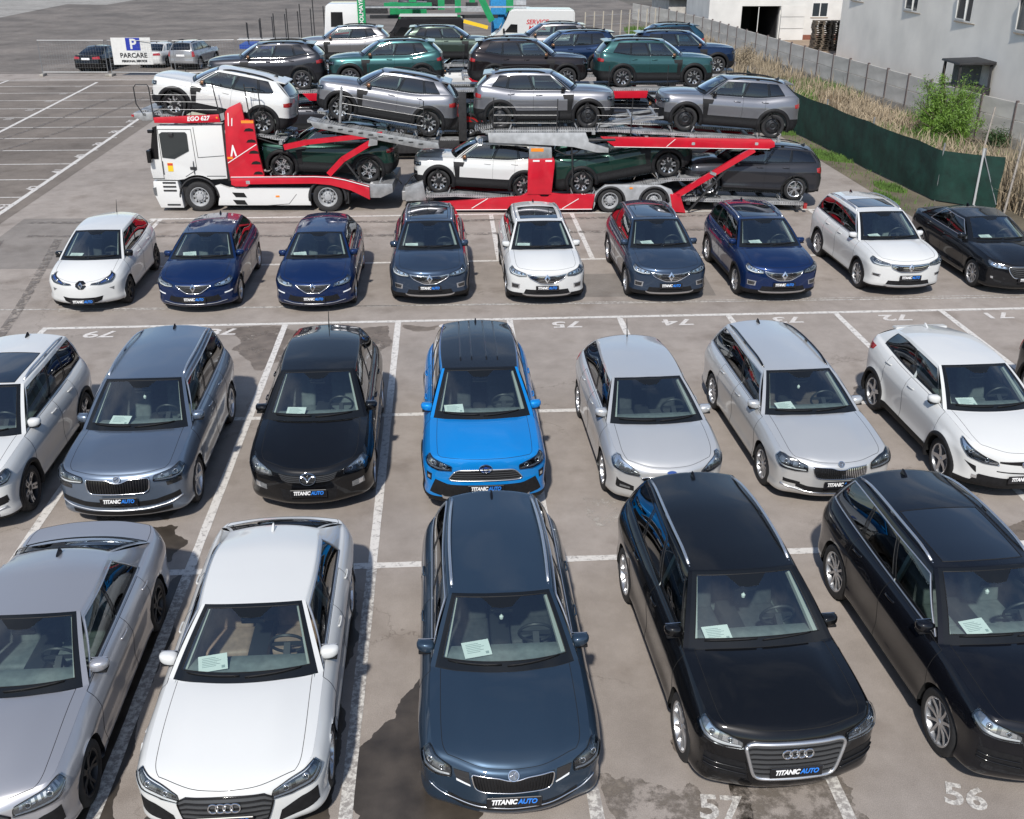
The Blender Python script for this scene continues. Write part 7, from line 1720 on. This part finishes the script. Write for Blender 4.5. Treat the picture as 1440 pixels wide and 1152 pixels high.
slab('cab', [(0, 1.0), (-.08, 1.5), (.12, 3.35), (.3, 3.5), (cw, 3.5), (cw, 1.0)], 0, 2.4, TWHITE, ct, .04); slab('windshield', [(-.06, 1.9), (.10, 3.2), (.14, 3.2), (-.02, 1.9)], .1, 2.3, FRIT, ct); slab('side_window', [(.4, 2.1), (.45, 3.0), (1.2, 3.0), (1.2, 2.1)], -.02, .02, FRIT, ct); slab('stripe', [(0, 1.55), (cw, 1.75), (cw, 1.85), (0, 1.63)], -.015, .01, REDS, ct); slab('bumper', [(-.05, .4), (-.05, .98), (.9, .98), (.9, .4)], .02, 2.38, TWHITE, ct, .03)
gx = vpos(503, 20, 72).x-ct.location.x; gx2 = vpos(514, 20, 72).x-ct.location.x
MB().b(gx, gx2, -.1, .25, .8, 4.6).done('green_post', TGREEN, ct); o = sign_text('DOLMAYR', .36, (gx+gx2)/2, 3.0, STRAP, -.12, .006, 1.0, R(-90), ct)
for px0, px1, py0, py1 in ((540, 607, 4, 10), (616, 625, 0, 14), (575, 585, -8, 3), (640, 648, 0, 18), (712, 722, 0, 20)):
    a, b = vpos(px0, py1, 76), vpos(px1, py0, 76); MB().b(a.x-ct.location.x, b.x-ct.location.x, 4.0, 4.3, a.z, b.z).done('green_beam', TGREEN, ct)
a, b = vpos(675, -6, 72.3), vpos(692, 30, 72.3); m_ = MB(); m_.bar((a.x-ct.location.x, .4, a.z), (b.x-ct.location.x, .4, b.z), .2, .42); m_.done('green_strut', TGREEN, ct)
a, b = vpos(652, 30, 72.2), vpos(686, 39, 72.2); m_ = MB(); m_.bar((a.x-ct.location.x, .3, a.z), (b.x-ct.location.x, .3, b.z), .2, .22); m_.done('yellow_beam', YEL, ct)
MB().b(2.4, 13.5, 3.6, 5.6, .55, .85).done('flatbed', DARKM, ct); MB().b(2.4, 13.5, 3.5, 3.6, 3.0, 3.1).done('deck_rail', GREYM, ct)
for x in (.8, 6.5, 8.0): truck_wheel(ct, x, .2, .5, .3)
a, b = vpos(690, 21, 78), vpos(713, -12, 78); bt = MB(); bt.box(((a.x+b.x)/2, 79, (a.z+b.z)/2+.0), (b.x-a.x, 2, b.z-a.z), bev=.06); bt.b(a.x+.1, b.x-.1, 78.2, 79.8, 0, a.z+.05); o = bt.done('blue_container', TBLUEM); tag(o, 'bright blue covered load on a stand behind the vans', 'container')
btr = empty('blue_trailer', (vpos(335, 50, 71).x, 71, 0), 0, 'low blue stake trailer with rows of thin dark posts', 'trailer'); L2 = vpos(456, 46, 71).x-btr.location.x
MB().b(0, L2, 0, 2.3, .85, 1.1).done('bed', mat('trailer_blue', (.01, .05, .28), .5), btr); MB().b(0, L2, .05, .12, 1.45, 1.52).done('side_rail', GREYM, btr)
for x in (1.6, 2.8): truck_wheel(btr, x, .2, .42, .26)
for k in range(13):
    x = .2+(L2-.4)*k/12; h = 2.3+.14*k*(.6+.4*(k % 2)); m_ = MB(); m_.tube([(x, .05 if k % 2 else 2.2, 1.0), (x, .05 if k % 2 else 2.2, h)], .035, n=6); m_.done('stake', DARKM, btr)

# more of the rear yard
for k, (px0, px1, py, h, mt_, nm) in enumerate(((520, 700, 24, .22, DARKM, 'deck_beam'), (514, 545, 14, .5, DARKM, 'crane_base'), (548, 560, 14, 1.0, TGREEN, 'green_post'), (560, 600, 17, .35, TGREEN, 'green_beam'), (640, 690, 14, .25, GREYM, 'deck_beam'), (655, 672, 8, .4, DARKM, 'crane_base'), (715, 745, 26, .35, TGREEN, 'green_beam'), (600, 640, 3, .3, DARKM, 'dark_beam'), (660, 668, 2, 1.3, TGREEN, 'green_post'), (712, 740, 4, .3, GREYM, 'grey_beam'))):
    a, b = vpos(px0, py, 77), vpos(px1, py, 77); MB().b(a.x-ct.location.x, b.x-ct.location.x, 5.0+.01*k, 5.3+.01*k, a.z-h/2, a.z+h/2).done(nm, mt_, ct)
for k, (px, py, pm_, lb) in enumerate(((742, 22, WHT, 'white car parked beyond the white service van'), (590, 3, DGREY, 'grey car parked far back beyond the green crane truck'))):
    p_ = gp(px, py+10); car('sedan_old', pm_, lb, at=(p_.x, p_.y, 80), group='cars far back in the yard')
pf_ = empty('post_and_wire_fence', (14, 86, 0), 0, 'low fence of thin pale posts and wires beyond the loaded cars', 'fence')
for k in range(9):
    a = vpos(822+14*k, 40, 84).x-14; m_ = MB(); m_.tube([(a, .5*k-2, 0), (a+.04, .5*k-2, 2.1)], .05, n=6); m_.done('post', mat('pale_timber', (.42, .38, .31), .85), pf_)
a0, a1 = vpos(822, 40, 84).x-14, vpos(822+14*8, 40, 84).x-14
for z in (.5, 1.1, 1.8): m_ = MB(); m_.tube([(a0, -2, z), (a1, 2, z)], .015, n=5); m_.done('wire', GREYM, pf_)
tag(blades('yard_grass', 3000, lambda r: (13+8.0*r.rand(), 86+12*r.rand(), 0), .1, .5, .05, GRASS, .5, 12, lambda x, y: 1.0*(patchf(x, y, .4, 2) > .2)), 'green grass behind the low post and wire fence', 'grass')
